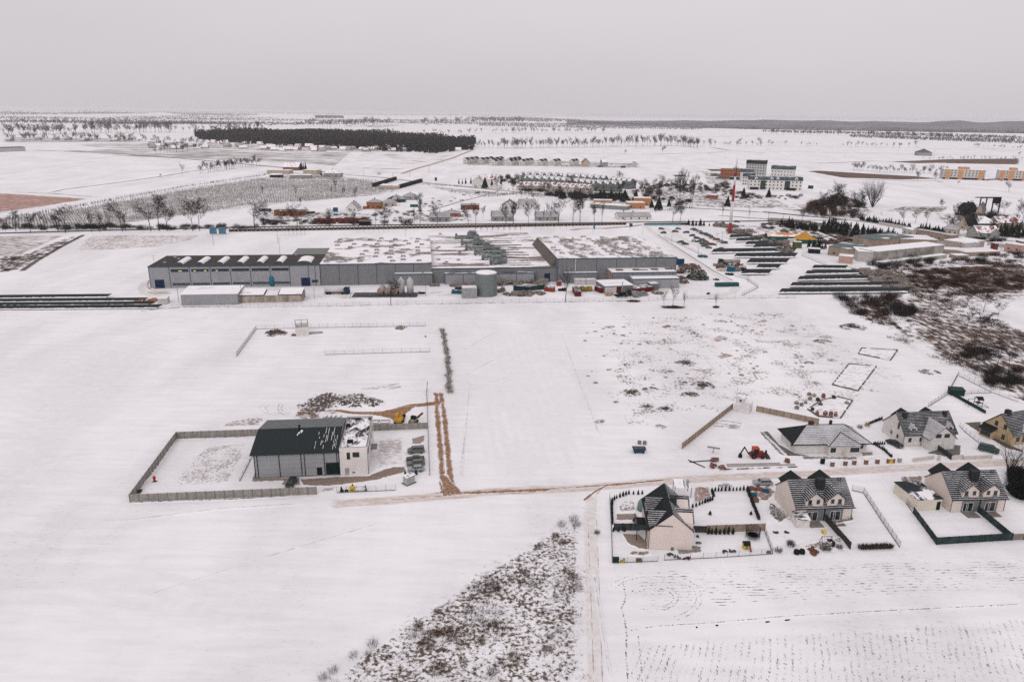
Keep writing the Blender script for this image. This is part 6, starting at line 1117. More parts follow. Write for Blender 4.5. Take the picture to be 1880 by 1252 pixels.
multi('rib',MB().box(-.07,.07,-.1,0,0,11),mk('tank_rib',(.22,.24,.24)),t,[(5.3*math.cos(a),5.3*math.sin(a),0,a+math.pi/2) for a in [k*math.pi/8 for k in range(16)]])
for i,a in enumerate((345,418)): 
    t=thing('silo','white upright silo, the %s of two'%('left','right')[i],'silo',g('c6',a,635)); 
    MB().lathe([(1.65,1.2),(1.65,7.2),(.25,9.)],18).build('shell',[mk('silo_white',(.42,.41,.41),.5,.12)],t); multi('leg',MB().box(-.12,.12,-.12,.12,0,1.3),DK,t,[(1.2,1.2,0),(-1.2,1.2,0),(1.2,-1.2,0),(-1.2,-1.2,0)])
for i,a in enumerate((172,230,288)):
    t=thing('lying_tank','round end of a rusty-white lying tank, %s of three beside the silos'%('first','second','third')[i],'tank',g('c6',a,645)); MB().tube((0,0,2.5),(0,7,2.5),1.55,1.55,20).build('shell',[mk('old_tank_white',(.35,.32,.3),.6,.3)],t); MB().tube((0,-.12,2.5),(0,0,2.5),1.5,1.55,20).build('end_cap',[mk('tank_end',(.28,.215,.18),.7,.4)],t); MB().box(-1.1,1.1,.5,1,0,1.4).box(-1.1,1.1,5.5,6,0,1.4).build('cradle',[DK],t)
o_,rz,L=frame(g('c6',-60,655),g('c6',470,655)); t=thing('pipe_rack','long dark low frame with a handrail carrying the silos and lying tanks','rack',o_,rz); MB().box(0,L,0,8,.35,.55).build('deck',[mk('dark_deck',(.06,.06,.06))],t); m_=MB()
for i in range(int(L/2)): m_.box(i*2,i*2+.06,-.06,0,.5,1.7)
m_.box(0,L,-.06,0,1.65,1.72); m_.build('rail',[mk('pale_rail',(.25,.25,.25))],t); multi('leg',MB().box(-.15,.15,0,.3,0,.35),DK,t,[(i*4.,0,0) for i in range(int(L/4)+1)])
# overhead pipe bridge: a row of pale goal posts
o_,rz,L=frame(g('c5',1440,552),g('c6',300,545)); t=thing('pipe_bridge','row of pale goal-post frames carrying a pipe along the second hall','frame',o_,rz); MB().box(0,L,-.1,.1,5.,5.25).box(0,L,1.9,2.1,5.,5.25).build('beam',[mk('pale_frame',(.42,.42,.41))],t); multi('post',MB().box(-.1,.1,-.1,.1,0,5.),mk('pale_frame',(1,1,1)),t,[(i*L/10,0,0) for i in range(11)])
# tanker by the second hall
def tanker(lbl,o_,rz,cabm,tankm,L=9.):
    t=thing('tanker_truck',lbl,'truck',o_,rz); MB().tube((0,1.2,2.1),(L,1.2,2.1),1.1,1.1,16).build('tank',[tankm],t); MB().box(0,L+3.,.5,1.9,.7,.95).build('chassis',[DK],t); m_=MB(); m_.prism([(L+.4,.6),(L+2.9,.6),(L+2.9,2.0),(L+2.6,3.4),(L+.4,3.4)],0,2.4); cb=m_.build('cab',[cabm],t); MB().box(L+2.55,L+2.93,.2,2.2,2.,3.).build('windscreen',[GL],cb)
    multi('wheel',MB().tube((0,-.02,.5),(0,.4,.5),.5,.5,14),BLK,t,[(x,y,0) for x in(1.2,2.5,L-.5,L+1.8) for y in(.05,2.)]); return t
tanker('white road tanker with a dark blue cab in front of the second hall',g('c5',1500,632),.06,NVY,mk('tanker_white',(.52,.5,.5),.5,.12)); o_=g('c7',1415,382); tanker('dull white tanker with a dark cab parked by the scrap rows near the solar panels',o_,math.pi+.05,mk('dark_cab',(.02,.03,.04)),mk('tanker_grey',(.33,.28,.25),.6,.3),10)
t=thing('blue_silo','small bright blue rounded silo against the long factory hall','silo',g('c5',1075,562)); MB().lathe([(1.5,.5),(1.5,4.4),(1.2,5.2),(.3,5.7)],16).build('shell',[mk('silo_blue',(.02,.13,.2),.5,.2)],t); multi('leg',MB().box(-.1,.1,-.1,.1,0,.6),DK,t,[(1,0,0),(-1,0,0),(0,1,0)])
scrap('c5',1020,548,'dark_machine','dark machine standing left of the bright blue silo','machine',DK,4,3.2,71,5)
for i,(n_,a,b,w_,h_,l_,m_) in enumerate((('c6',820,608,3,2.6,'dark small loader behind the blue skip',DK),('c6',625,558,4,1.2,'red-brown scrap on the snow under the annex corner',SCRP),('c6',515,625,3,1.,'dark square hatch on the snow between the silos and the tank',DK),('c6',900,555,14,1.4,'long row of scrap along the low annex, left part',SCRP),('c6',1180,550,10,1.6,'row of scrap along the low annex, right part',SCRP),('c6',1150,610,4,2.2,'dark pallets right of the round tank',SCRP),('c6',1210,635,5,1.3,'brown loose scrap below the navy skip',SCRP),('c6',1320,635,10,1.5,'snowy boards stacked in front of the navy skip',SCRP),('c6',1440,628,8,1.2,'snowy boards in front of the green skip',SCRP),('c6',1400,545,16,2.,'clutter piled behind the two long skips',SCRP),('c6',1660,600,3,1.4,'small dark box left of the bare tree',DK),('c6',1450,505,5,2.2,'white boxes against the wall of the middle hall',WHS),
 ('c7',160,600,5,3.2,'yellow and dark forklift between the red containers',mk('dull_yellow',(.25,.17,.04))),('c7',350,640,3,2.,'tan crate below the workshop shed',mk('tan_crate',(.4,.26,.18))),('c7',470,640,8,1.8,'dark wreck in front of the workshop shed',DK),('c7',600,640,7,1.6,'grey drums in front of the low red container',mk('grey_drum',(.2,.2,.2))),('c7',745,625,4,1.6,'snowy branches beside the grey silo',SCRP),('c7',280,505,8,1.6,'dark scrap under the corner of the tall hall',SCRP),
 ('c7',1120,325,4,1.8,'blue trailer on the snow beside the factory road',BLS),('c7',1228,512,2.4,1.,'small dark object on the snow between the road and annex',DK),('c7',1335,470,3,1.6,'dark car-sized object by the scrap rows',DK),('c7',1165,628,1.6,1.,'lone black bin near the wire fence',DK))): scrap(n_,a,b,'scrap_group',l_,'scrap',m_,w_,h_,100+i,9)
for i,(a,b,w_,d_,h_) in enumerate(((1020,450,17,12,4.),(1075,500,12,10,3.6),(945,520,5,13,2.6),(1010,410,13,7,2.6))):
    nm=('biggest brown scrap mound right of the tall factory hall','dark green end of the scrap mound by the road','low scrap strip beside the frontmost annex','rear scrap boxes on the big mound')[i]
    c=g('c7',a,b); m_=MB(); rr=random.Random(300+i)
    for _ in range(130):
        u_,v_=rr.uniform(-1,1),rr.uniform(-1,1)
        if u_*u_+v_*v_>1: continue
        d_1=Vector((rr.gauss(0,1),rr.gauss(0,1),rr.gauss(0,.3))).normalized(); e_=d_1.cross(Vector((0,0,1))).normalized(); m_.rbox((u_*w_/2,v_*d_/2,h_*(1-(u_*u_+v_*v_))*rr.uniform(.4,1)),d_1,e_,d_1.cross(e_),rr.uniform(.8,2.6),rr.uniform(.4,1.4),rr.uniform(.3,1.),rr.choice((0,0,1,2) if i!=1 else (0,3,3)))
    tag(m_.build('scrap_heap',[SCRP,PS,mk('rust_scrap',(.14,.06,.04),.9,.4),GRS],None,c),nm,'scrap heap')
for i in range(12):
    a=1245+i*19; b=400+(i%3)*18; k_=i%4
    scrap('c7',a,b,'scrap_group',['grey crate stack','rust-brown crate stack','white sack stack','dark pallet stack'][k_]+' in the rows below the tanker, '+['far left','left of centre','right of centre','far right'][i//3]+' '+['back','middle','front'][i%3]+' row','scrap',[mk('crate_grey',(.2,.19,.18)),mk('rust_scrap',(1,1,1)),WHS,DK][k_],4.2,2.4,500+i,7)
container('skip_container','small blue open box among the scrap rows by the solar panels',g('c7',1325,445),g('c7',1365,445),4.,3.,BLS,PS)
# round fence of the works and lamp posts
fp=[g('c5',0,768),g('c5',340,735),g('c5',960,738),g('c5',1878,722)]; fp2=[g('c6',0,722),g('c6',540,712),g('c6',1100,702),g('c6',1878,692)]; fp3=[g('c7',0,692),g('c7',600,686),g('c7',1100,668),g('c7',1878,658)]
wire_fence('wire_fence','long wire fence with weeds along the field side of the works, left stretch',fp,1.9,3.6,.5); wire_fence('wire_fence','long wire fence along the field side of the works, middle stretch past the round tank',fp2,1.9,3.8,.5); wire_fence('wire_fence','long wire fence along the field side of the works, right stretch below the annexes',fp3,1.9,4.2,.5)
wire_fence('wire_fence','angled dark wire fence at the bend of the factory road',[g('c7',1440,640),g('c7',1575,575),g('c7',1470,500),g('c7',1380,478)],1.7,3,.4,FAS)
wire_fence('wire_fence','wire fence between the factory road and the car park',[g('c7',800,160),g('c7',1000,255),g('c7',1150,325)],1.6,3.5,.5)
def lamp(lbl,n_,a,b,bt,grp=None,arm=1.2,r_=.1,name='lamp_post'):
    h=hpix(n_,a,b,bt); t=thing(name,lbl,'lamp post',g(n_,a,b),0,grp); MB().tube((0,0,0),(0,0,h),r_,r_*.6,6).build('pole',[mk('lamp_pole',(.13,.13,.13))],t)
    if arm: MB().box(-arm,arm,-.12,.12,h,h+.12).build('lamp_head',[mk('lamp_pole',(1,1,1))],t)
for n_,a,b,bt,l_ in (('c5',305,692,500,'thin lamp post left of the grey storage hall'),('c5',1420,665,540,'lamp post left of the white tanker'),('c5',825,700,500,'lamp post between the storage hall and the bays'),('c5',1715,660,550,'lamp post in front of the white tanker'),('c5',590,225,110,'flagless pole by the blue banners'),('c5',1120,215,110,'lamp post on the snow behind the long factory hall, left'),('c5',1136,300,170,'lamp post rising over the long hall roof'),('c5',100,350,315,'small lamp post behind the left end of the long hall'),('c6',545,645,440,'tall lamp post between the silos and the round tank'),('c6',380,170,100,'lamp post behind the second hall roof'),('c6',1600,610,540,'lamp post left of the small bare tree'),('c7',735,555,395,'lamp post before the frontmost annex'),('c7',625,140,80,'tall pole at the brown apron'),('c7',862,200,120,'lamp post left in the car park'),('c7',1080,300,215,'lamp post in the middle of the car park'),('c7',1228,245,130,'lamp post right in the car park'),('c7',1275,200,120,'lamp post nearest the mast'),('c7',1490,530,480,'thin pole by the dark angled fence')): lamp(l_,n_,a,b,bt)
for i,(a,b) in enumerate(((590,140),(665,140))): t=thing('banner','blue banner on a frame beside the road behind the works, %s one'%('left','right')[i],'banner',g('c5',a,b)); MB().box(-2.4,2.4,-.05,.05,.6,5.4).build('cloth',[mk('banner_blue',(.07,.17,.24),.7,.3,.4)],t); multi('pole',MB().tube((0,0,0),(0,0,5.6),.08),TRIMG,t,[(-2.5,0,0),(2.5,0,0)])
tag(MB().poly([(0,0,4),(1.6,0,2.6),(1.2,0,6),(.1,0,7)]).tube((0,0,0),(0,0,7.4),.08).build('flag',[mk('banner_blue',(1,1,1))],None,g('c7',218,130)),'blue hanging flag on its pole behind the tall hall','flag'); tag(MB().poly([(0,0,2),(2.,0,2.6),(1.8,0,5),(-1.,0,5.)]).tube((0,0,0),(0,0,5.4),.08).build('flag',[mk('violet_flag',(.06,.04,.09))],None,g('c7',520,100)),'dark violet flag by the entrance of the works','flag')
# mast
t=thing('radio_mast','tall red and white telecom mast with antennas at its top, right of the car park','mast',g('c3',1640,975)); h=53.4; bands=[(0,9,2),(9,17,0),(17,22.5,2),(22.5,30,0),(30,36.5,2),(36.5,42,0),(42,47,2),(47,53,0)]
MR=mk('mast_red',(.30,.018,.03),.6,.15); MW=mk('mast_white',(.60,.57,.58),.6,.1)
for i,(a,b) in enumerate(((0,8.),(8,24),(24,36),(36,42),(42,48),(48,53.4))): rr_=lambda z:1.15-.5*z/54; MB().tube((0,0,a),(0,0,b),rr_(a),rr_(b),12).build('section',[(MR,MW,MR,MW,MR,MW)[i]],t)
multi('antenna',MB().box(-.18,.18,-.12,.12,44.5,48.5),mk('antenna_grey',(.2,.2,.21)),t,[(1.9*math.cos(a),1.9*math.sin(a),0,a+1.57) for a in (0,1.05,2.1,3.14,4.2,5.2)]); MB().lathe([(1.7,45.1),(1.75,45.1),(1.75,45.25),(1.7,45.25)],16).tube((-1.8,0,45.2),(1.8,0,45.2),.08).tube((0,-1.8,45.2),(0,1.8,45.2),.08).lathe([(1.7,47.8),(1.75,47.8),(1.75,47.95),(1.7,47.95)],16).tube((-1.8,0,47.9),(1.8,0,47.9),.08).build('antenna_ring',[TRIMG],t); MB().tube((0,0,53.4),(0,0,57),.08,.04).build('lightning_rod',[MR],t); MB().box(-2.,2.,-2,2,0,.4).build('base',[SLAB],t)
# solar rows
PAN=NT('solar_panel'); o__=PAN.obj(); q_=PAN.sep(o__); gx_=PAN.math('LESS_THAN',PAN.math('FRACT',PAN.math('DIVIDE',PAN.math('SUBTRACT',q_[0],q_[1]),1.05)),.06); PAN.col(PAN.mix(PAN.math('MULTIPLY',gx_,.8),(.007,.012,.014),(.07,.085,.085))); PAN.rough(.35); PAN=PAN.m
def solar(lbl,p,q,skew=3.,dep=2.9,zf=.95,zb=2.5,grp=None):
    o_,rz,L=frame(p,q); t=thing('solar_row',lbl,'solar panels',o_,rz,grp)
    def pt(x,v,dz=0): return (x+skew*v,dep*v,zf+(zb-zf)*v+dz)
    MB().slab([pt(0,0),pt(L,0),pt(L,1),pt(0,1)],.05).build('panel',[PAN],t)
    m_=MB(); k=int(L/1.4)
    for i in range(k):
        a=L*i/k; b=L*(i+1)/k-.03; hh_=rnd.uniform(.12,.22); m_.add([pt(a,0,.01),pt(b,0,.01),pt(b,hh_,.03),pt(a,hh_*rnd.uniform(.7,1.2),.03),(a,-.12,zf-.2),(b,-.12,zf-.2)],[(0,1,2,3),(4,5,1,0)])
    m_.build('snow_cover',[SNOW],t)
    multi('leg',MB().box(-.05,.05,-.05,.05,0,1.7),mk('steel_leg',(.1,.1,.1)),t,[(skew*.5+i*3.2,dep*.5,0) for i in range(min(99,int(L/3.2)))])
    return t
EB=ground_mat('earth_below_panels',(.10,.08,.065),(.19,.16,.14),.5,thr=.36,k=.5)
for i,(a,b,c_,e) in enumerate(((345,375,590,378),(300,418,690,410),(245,460,800,450),(190,505,960,500),(110,552,1040,545))):
    P_,Q_=g('c8',a,b),g('c8',c_,e); solar('%s row of the right-hand solar field'%('rearmost, shortest','second from the rear','middle','second from the front','frontmost, longest')[i],P_,Q_)
    ribbon('earth_strip',[P_+Vector((-1.5,-.3,0)),Q_+Vector((1,-.3,0))],3.6,EB,.5,seg=3)
for i,(a,b,c_,e) in enumerate(((985,250,1240,240),(1060,290,1350,280),(1170,330,1500,320),(1260,362,1620,355),(775,420,1740,405),(1035,470,1740,470),(1180,540,1640,540),(1285,600,1550,600),(1115,665,1440,665))):
    P_,Q_=g('z2',a,b),g('z2',c_,e); solar('%s solar row beside the car park'%('rearmost','second','third','fourth','fifth and longest','sixth, long,','seventh','eighth','ninth and nearest')[i],P_,Q_,skew=4.2,dep=4.,zf=.9,zb=2.9)
    ribbon('earth_strip',[P_+Vector((-1,-.3,0)),Q_+Vector((1,-.3,0))],3.2,EB,.5,seg=3)
for i,(a,b,c_,e,x_) in enumerate((('c1',0,0,0,0),)): 
    for k,(y_,xr) in enumerate(((549,195),(556,262),(563,275),(569,288))):
        P_,Q_=at(-40,y_+1.5),at(xr,y_-1); solar('%s solar row at the left picture edge, in front of the works'%('rearmost','second','third','nearest')[k],P_,Q_,skew=2.,dep=2.2,zf=.6,zb=1.7); ribbon('earth_strip',[P_,Q_],2.4,EB,.5,seg=3)
scrap('c5',40,690,'pallet_row','orange-brown pallets lying behind the left solar rows','pallets',mk('pallet_orange',(.34,.15,.08)),7,1.2,77,12)
# car park
cols=['black','grey','green','silver','grey','green','red','black','beige']
for c_ in ('grey','green','red','black','silver','beige'):
    for st in ('hatch','estate'):
        if (st,c_) not in CARP: CARP[(st,c_)]=None
spots=[(215,128,'grey','hatch','first car at the park entrance, behind the dark one'),(237,172,'black','hatch','dark car at the park entrance, nearest the factory'),(375,158,'black','estate','tall black car right of the entrance'),(408,127,'beige','hatch','brownish car behind the tall black one'),(500,168,'grey','estate','grey car alone between the entrance and the middle row'),(568,205,'green','hatch','greenish car at the head of the middle row'),
(580,132,'green','hatch','rearmost car of the back row'),(612,143,'grey','hatch','second car of the back row'),(650,160,'silver','hatch','silvery third car of the back row'),(682,178,'red','hatch','reddish fourth car of the back row'),(712,187,'green','estate','fifth car of the back row'),(745,200,'black','hatch','sixth car of the back row'),(775,210,'green','hatch','seventh car of the back row'),(800,232,'beige','hatch','beige eighth car of the back row'),(848,252,'red','estate','red estate towards the near end of the back row'),(895,272,'silver','hatch','silver car before the last one of the back row'),(935,288,'green','estate','last, nearest car of the back row'),
(625,235,'black','estate','black car on the left of the middle cluster'),(680,255,'green','hatch','green car on the right of the middle cluster'),(640,275,'grey','hatch','grey car in the heart of the middle cluster'),(595,270,'silver','hatch','silver car at the left rim of the middle cluster'),(722,275,'red','hatch','red car between the cluster and the front group'),(690,300,'black','hatch','black car at the left of the front group'),(735,298,'green','hatch','green car behind the front group'),(760,305,'grey','estate','grey car in the heart of the front group'),(805,308,'red','estate','dark red car at the right of the front group'),(710,325,'green','estate','green car second nearest in the front group'),(757,345,'beige','hatch','beige car nearest in the front group'),
(435,280,'green','estate','green-black car left of the pair by the fence'),(488,302,'black','estate','black car right of the pair by the fence'),(1085,45,'black','estate','black car driving behind the mast'),(1585,42,'blue','estate','dark blue car driving on the road right of the mast'),(895,358,'grey','hatch','low dark car alone at the near edge of the park')]
for a,b,c_,st,l_ in spots:
    key=(st,c_)
    if CARP.get(key) is None: CARP[key]=make_car(st,c_,'x')
    CARP[key](g('z2',a,b+8),rnd.uniform(-.08,.08)+(math.pi if rnd.random()<.5 else 0)-.1,l_,'cars in and around the factory car park',scale=1.1)
# ============================================================ plants at middle distance
HB=21.  # height of the model trees, scaled per place
TR=[make_tree('bare_tree','x',s,twig=m_,h=10.,twn=n_,tw=tw_,spread=sp_,upright=up_,low=lo_,multi=mu_) for s,m_,n_,tw_,sp_,up_,lo_,mu_ in ((1,TWIG,3000,.042,.4,.4,.2,1),(2,TWIG,3200,.04,.4,.5,.18,1),(3,TWIGD,4000,.046,.4,.42,.16,1),(4,TWIG,1400,.04,.4,.62,.3,1))]
def put_tree(k,n,a,b,bt,label,group=None,sx=1.):
    h=hpix(n,a,b,bt); s=h/10.; return TR[k](g(n,a,b),rnd.uniform(0,6.28),label,group,(s*sx,s*sx,s))
# big single trees along the road behind the works
def nm(i): return ['first','second','third','fourth','fifth','sixth','seventh','eighth','ninth','tenth','eleventh','twelfth','thirteenth','fourteenth','fifteenth','sixteenth','seventeenth','eighteenth'][i]
LT=[('c1',40,955,885,1,1.1),('c1',115,960,850,2,.9),('c1',220,965,865,2,1.3),('c1',340,965,850,0,.7),('c1',470,970,820,0,1.25),('c1',420,965,870,2,1.1),('c1',660,965,850,1,.8),('c1',715,965,850,0,.7),('c1',785,960,840,3,.7),('c1',880,960,780,0,.9),('c1',905,960,860,1,.7),('c1',1085,955,790,0,1.1),('c1',1145,955,768,2,1.),('c1',1205,955,815,0,1.1),('c1',1385,955,790,2,.9),('c1',1435,955,785,2,.8),('c1',1830,950,780,0,1.2)]
for i,(n_,a,b,bt,k,sx) in enumerate(LT): put_tree(k,n_,a,b,bt,'bare roadside tree left of the works, %s from the left'%nm(i),None,sx)
CT=[('c2',20,930,830,2,1.3),('c2',140,930,835,0,1.),('c2',258,932,805,0,1.2),('c2',490,930,830,1,1.),('c2',655,928,830,0,.7),('c2',820,925,840,3,.7),('c2',885,920,810,2,1.2),('c2',1100,918,830,3,.6),('c2',1140,918,755,1,.6),('c2',1265,915,790,0,.8),('c2',1485,910,810,0,.9),('c2',1540,910,800,1,.9),('c2',1650,908,840,3,.5),('c2',1755,906,800,0,.8),('c2',1808,906,790,1,.8)]
for i,(n_,a,b,bt,k,sx) in enumerate(CT): put_tree(k,n_,a,b,bt,'bare roadside tree behind the middle of the works, %s from the left'%nm(i),None,sx)
RT_=[('c3',35,908,800,3,.7),('c3',88,908,790,1,.9),('c3',195,905,800,0,.8),('c3',248,905,790,3,.5),('c3',305,905,830,3,.5),('c3',358,905,800,3,.5),('c3',410,905,770,0,1.1),('c3',515,903,745,0,.9),('c3',566,903,745,1,1.),('c3',668,900,790,1,1.),('c3',722,900,790,3,.8),('c3',1232,895,780,0,1.1),('c3',1285,895,790,1,1.),('c3',1585,893,800,3,.4),('c3',1775,893,820,3,.4)]
for i,(n_,a,b,bt,k,sx) in enumerate(RT_): put_tree(k,n_,a,b,bt,'bare roadside tree behind the tall hall and car park, %s from the left'%nm(i),None,sx)
# young roadside saplings behind the works
for i,a in enumerate(list(range(200,330,28))+list(range(700,980,36))+list(range(1540,1870,40))): put_tree(3,'c2',a,985 if a<330 else 968,935,'spindly sapling on the snow behind the works','saplings on the snow behind the works',.8)
for i,a in enumerate(range(20,560,45)): put_tree(3,'c3',a,948,915,'spindly sapling on the snow behind the works','saplings on the snow behind the works',.8)
# undergrowth along the orchard's edge
UB=[make_bush('roadside_bush','x',60+i,[TWIG,TWIGD,GRASSG,NEEDLE2][i],None,h=3.4,w=5.,n=230,tw=.055) for i in range(4)]
rr=random.Random(12)
for i in range(110):
    a=rr.uniform(0,1870); k=rr.choice((0,0,1,2,3)); UB[k](g('c1',a,rr.uniform(925,950)),rr.uniform(0,6),'low tangled roadside shrub between the orchard and the road','roadside shrubs below the orchard',(rr.uniform(.7,1.5),rr.uniform(.7,1.2),rr.uniform(.5,1.6)))
for i in range(70):
    a=rr.uniform(0,780); UB[rr.choice((0,1,2))](g('c2',a,rr.uniform(880,915)),rr.uniform(0,6),'low tangled shrub among the road trees behind the works','shrubs among the road trees behind the works',(rr.uniform(.6,1.2),rr.uniform(.6,1.2),rr.uniform(.4,1.2)))
UR=[make_bush('copper_shrub','x',70+i,TWIGR,None,h=3.4,w=5.,n=300,tw=.06) for i in range(2)]
for a,b,s_,l_ in ((1045,915,2.2,'big copper-brown shrub behind the road in front of the grey-walled house'),(885,905,1.4,'copper-brown shrub left of the biggest one'),(750,905,1.3,'copper-brown shrub beside the dark low shed'),(480,912,1.5,'copper-brown shrub in front of the ruined brick walls')): UR[0](g('c2',a,b),1.,l_,None,s_)
# dark hedge and brown paling along the road
HG=mk('clipped_hedge',(.014,.017,.015),.95,.5,1.)
o_,rz,L=frame(g('c1',1650,962),g('c3',895,912)); t=thing('paling_fence','long dark fence with brown posts along the road behind the works','fence',o_,rz); MB().box(0,L,-.1,.1,.1,1.7).build('panel',[mk('dark_infill',(.03,.028,.026))],t)
PB=mk('brown_fence_post',(.19,.13,.10),.9,.2)
multi('post',MB().box(-.55,.55,-.35,-.1,0,2.4),PB,t,[(i*L/99,0,0) for i in range(100)]); 
u=MB(); u.box(0,L,-.12,.12,1.7,1.95); u.build('rail',[mk('pale_snow_rail',(.3,.28,.27))],t)
tag(MB().box(0,38,-.8,.8,0,1.6).build('hedge',[HG],None,*frame(g('c3',1030,915),g('c3',1300,912))[:2]),'dark hedge left of the conifers at the car park','hedge')
tag(MB().box(0,30,-.1,.1,.2,1.4).build('barrier',[mk('pale_blue_barrier',(.15,.3,.33))],None,*frame(g('c3',1030,918),g('c3',1180,918))[:2]),'long pale blue barrier by the entrance to the works','barrier')
CN=make_conifer('conifer','x',5,h=8.,w=3.6,n=420); CN2=make_conifer('conifer','x',6,h=8.,w=2.4,n=380,mat=NEEDLE2); CN3=make_conifer('conifer','x',8,h=8.,w=4.6,n=520)
def put_con(u,n,a,b,bt,label,group=None,sx=1.):
    s=max(.2,hpix(n,a,b,bt)/8.); return u(g(n,a,b),rnd.uniform(0,6.28),label,group,(s*sx,s*sx,s))
for i,(a,b,bt) in enumerate(((1345,915,868),(1375,920,870),(1400,918,880),(1430,920,862),(1455,920,880),(1495,920,895))): put_con(CN,'c3',a,b,bt,'dark young conifer by the car park, %s of six from the left'%nm(i),None,1.2)
for n_,a,b,bt,l_ in (('c3',1625,780,700,'dark conifer standing just left of the mast'),('c3',1740,705,640,'dark conifer in front of the white apartment block, left one'),('c4',42,715,645,'dark conifer in front of the white apartment block, right one'),('c3',965,740,655,'dark conifer at the right end of the terraces'),('c3',1130,805,700,'biggest dark conifer, right of the orange building'),('c3',1080,790,725,'dark conifer just behind the orange building'),('c3',1205,780,725,'small dark conifer by the poplars'),('c2',205,500,465,'left of the small spruces behind the red-roofed farmhouse'),('c2',290,520,455,'left one of the three dark spruces on the farm'),('c2',303,520,462,'middle one of the three dark spruces on the farm'),('c2',318,520,455,'right one of the three dark spruces on the farm'),('c2',430,560,510,'spruce left of the white-roofed farmhouse'),('c2',1418,620,575,'left one of three cypress trees by the big house'),('c2',1443,620,580,'middle one of three cypress trees by the big house'),('c2',1467,620,570,'right one of three cypress trees by the big house'),('c2',1505,620,565,'dark cypress touching the big house by the estate'),('c2',1605,650,565,'dark spruce in front of the big pale house'),('c2',1655,640,570,'second dark spruce in front of the big pale house'),('c2',1720,640,575,'dark spruce left of the estate shrubs')): put_con(CN3 if b>640 else CN2,n_,a,b,bt,l_,None,1.1)
for i in range(18): put_con(rnd.choice((CN,CN3)),'c3',rnd.uniform(320,930),rnd.uniform(700,735),rnd.uniform(650,690),'dark garden conifer in front of the red-roofed terraces','garden conifers before the terraces',1.4)
for i,(a,b,bt) in enumerate(((1255,790,590),(1275,790,600),(1300,785,610),(1355,790,620),(1370,785,650))): put_tree(1,'c3',a,b,bt,'tall upright bare poplar behind the roundabout field, %s of five'%nm(i),None,.45)
# right-hand clumps
BIGW=make_tree('bare_tree','x',15,twig=TWIG,h=10.,twn=5000,tw=.03,multi=7,spread=.55,upright=.7,low=.3)
h=hpix('c4',790,785,650); BIGW(g('c4',790,785),0,'broad many-stemmed bare willow at the edge of the snowy field',None,(h/10*1.0,h/10,h/10))
for n_,a,b,bt,k,l_ in (('c4',655,775,700,2,'bare tree touching the left side of the many-stemmed willow'),('c4',500,840,675,2,'tall bare tree in the brown thicket'),('c4',1115,600,545,2,'small dark tree at the brown field strip'),('c4',1240,600,550,2,'small dark tree at the left of the orange apartments'),('c4',1768,675,615,0,'lone leaning dead tree in the snowy field'),('c4',1405,625,600,0,'tiny bare tree below the orange apartments'),('c4',725,520,475,2,'bare tree in the dark scrub beyond the brown strip'),('c4',1375,875,785,1,'bare tree left of the hipped-roof houses'),('c4',1010,900,830,0,'left one of the bare fruit trees beyond the hedge'),('c4',1095,900,825,0,'middle one of the bare fruit trees beyond the hedge'),('c4',1180,900,830,0,'right one of the bare fruit trees beyond the hedge'),('c4',1465,830,765,1,'bare tree behind the dark-roofed house group'),('c4',1690,830,760,0,'bare tree behind the black frame house'),('c4',1865,900,780,2,'bare dark tree cut by the right edge'),('c4',1320,540,505,1,'tiny bare tree behind the orange apartments'),('c1',1310,555,495,3,'lone small birch on the field border at left'),('c1',1160,575,550,0,'low round bush-tree on the field border at left'),('c3',1155,405,355,0,'lone round tree on the far field track'),('c3',888,405,378,0,'small round tree on the far field track'),('c3',1705,345,302,0,'lone bare tree on the far right fields'),('c3',1500,345,305,2,'broad bare tree right of the far copse'),('c3',1862,348,298,0,'bare tree on the far fields above the mast'),('c4',1100,355,315,0,'biggest tree in the dotted row of far trees'),('c4',1840,420,393,0,'tiny far tree near the right edge'),
    ('c8',1205,600,500,2,'bare dark tree in the scrub above the panels'),('c8',1355,630,550,2,'first bare tree by the snowy field on the right'),('c8',1465,645,560,1,'second bare tree by the snowy field on the right'),('c8',1585,680,570,2,'third, round bare tree by the snowy field on the right'),('c8',1690,710,630,2,'low round bare tree right of the third'),('c8',1468,790,690,1,'bare tree in the middle of the right scrub'),('c8',1565,830,720,2,'dark forked tree in the right scrub'),('c8',1590,1050,950,2,'bare tree at the dark thicket in the right scrub'),('c8',1770,1060,960,0,'bare tree near the right edge of the scrub'),('c8',1680,1075,930,3,'thin pale tree between the scrub thickets'),
    ('c6',258,720,545,0,'small bare tree in front of the lying tanks'),('c6',1688,698,500,3,'small bare tree in front of the long red container'),('c7',870,730,610,3,'pale birch above the bare tussock'),('c7',800,730,640,3,'thin pale birch left of the tussock'),('c7',965,735,650,3,'thin pale birch right of the tussock'),('c7',1225,740,660,3,'thin birch standing in the small tussock'),('c7',525,690,600,0,'bare shrub tree by the works fence')): put_tree(k,n_,a,b,bt,l_)
NT_=make_tree('bare_tree','x',44,twig=TWIG,h=10.,twn=1600,tw=.035,levels=3,multi=4,spread=.5,upright=.5,low=.25); h=hpix('s7',1760,190,-40); NT_(g('s7',1765,190),0,'leafless garden tree by the lane near the rightmost twin house',None,h/10)
for a,b,s_,l_ in ((1850,260,1.5,'dark evergreen hedge mass at the right edge beside the twin house'),(1860,350,1.6,'dark netted shrub mass at the right edge below the garden tree'),(1830,190,1.1,'dark shrub at the foot of the leafless garden tree')): make_bush('evergreen_bush',l_,int(a*3+b),mk('dark_evergreen',(.009,.012,.01)),None,h=2.6,w=3.6,n=1500,tw=.12)(g('s7',a,b),0,scale=s_)
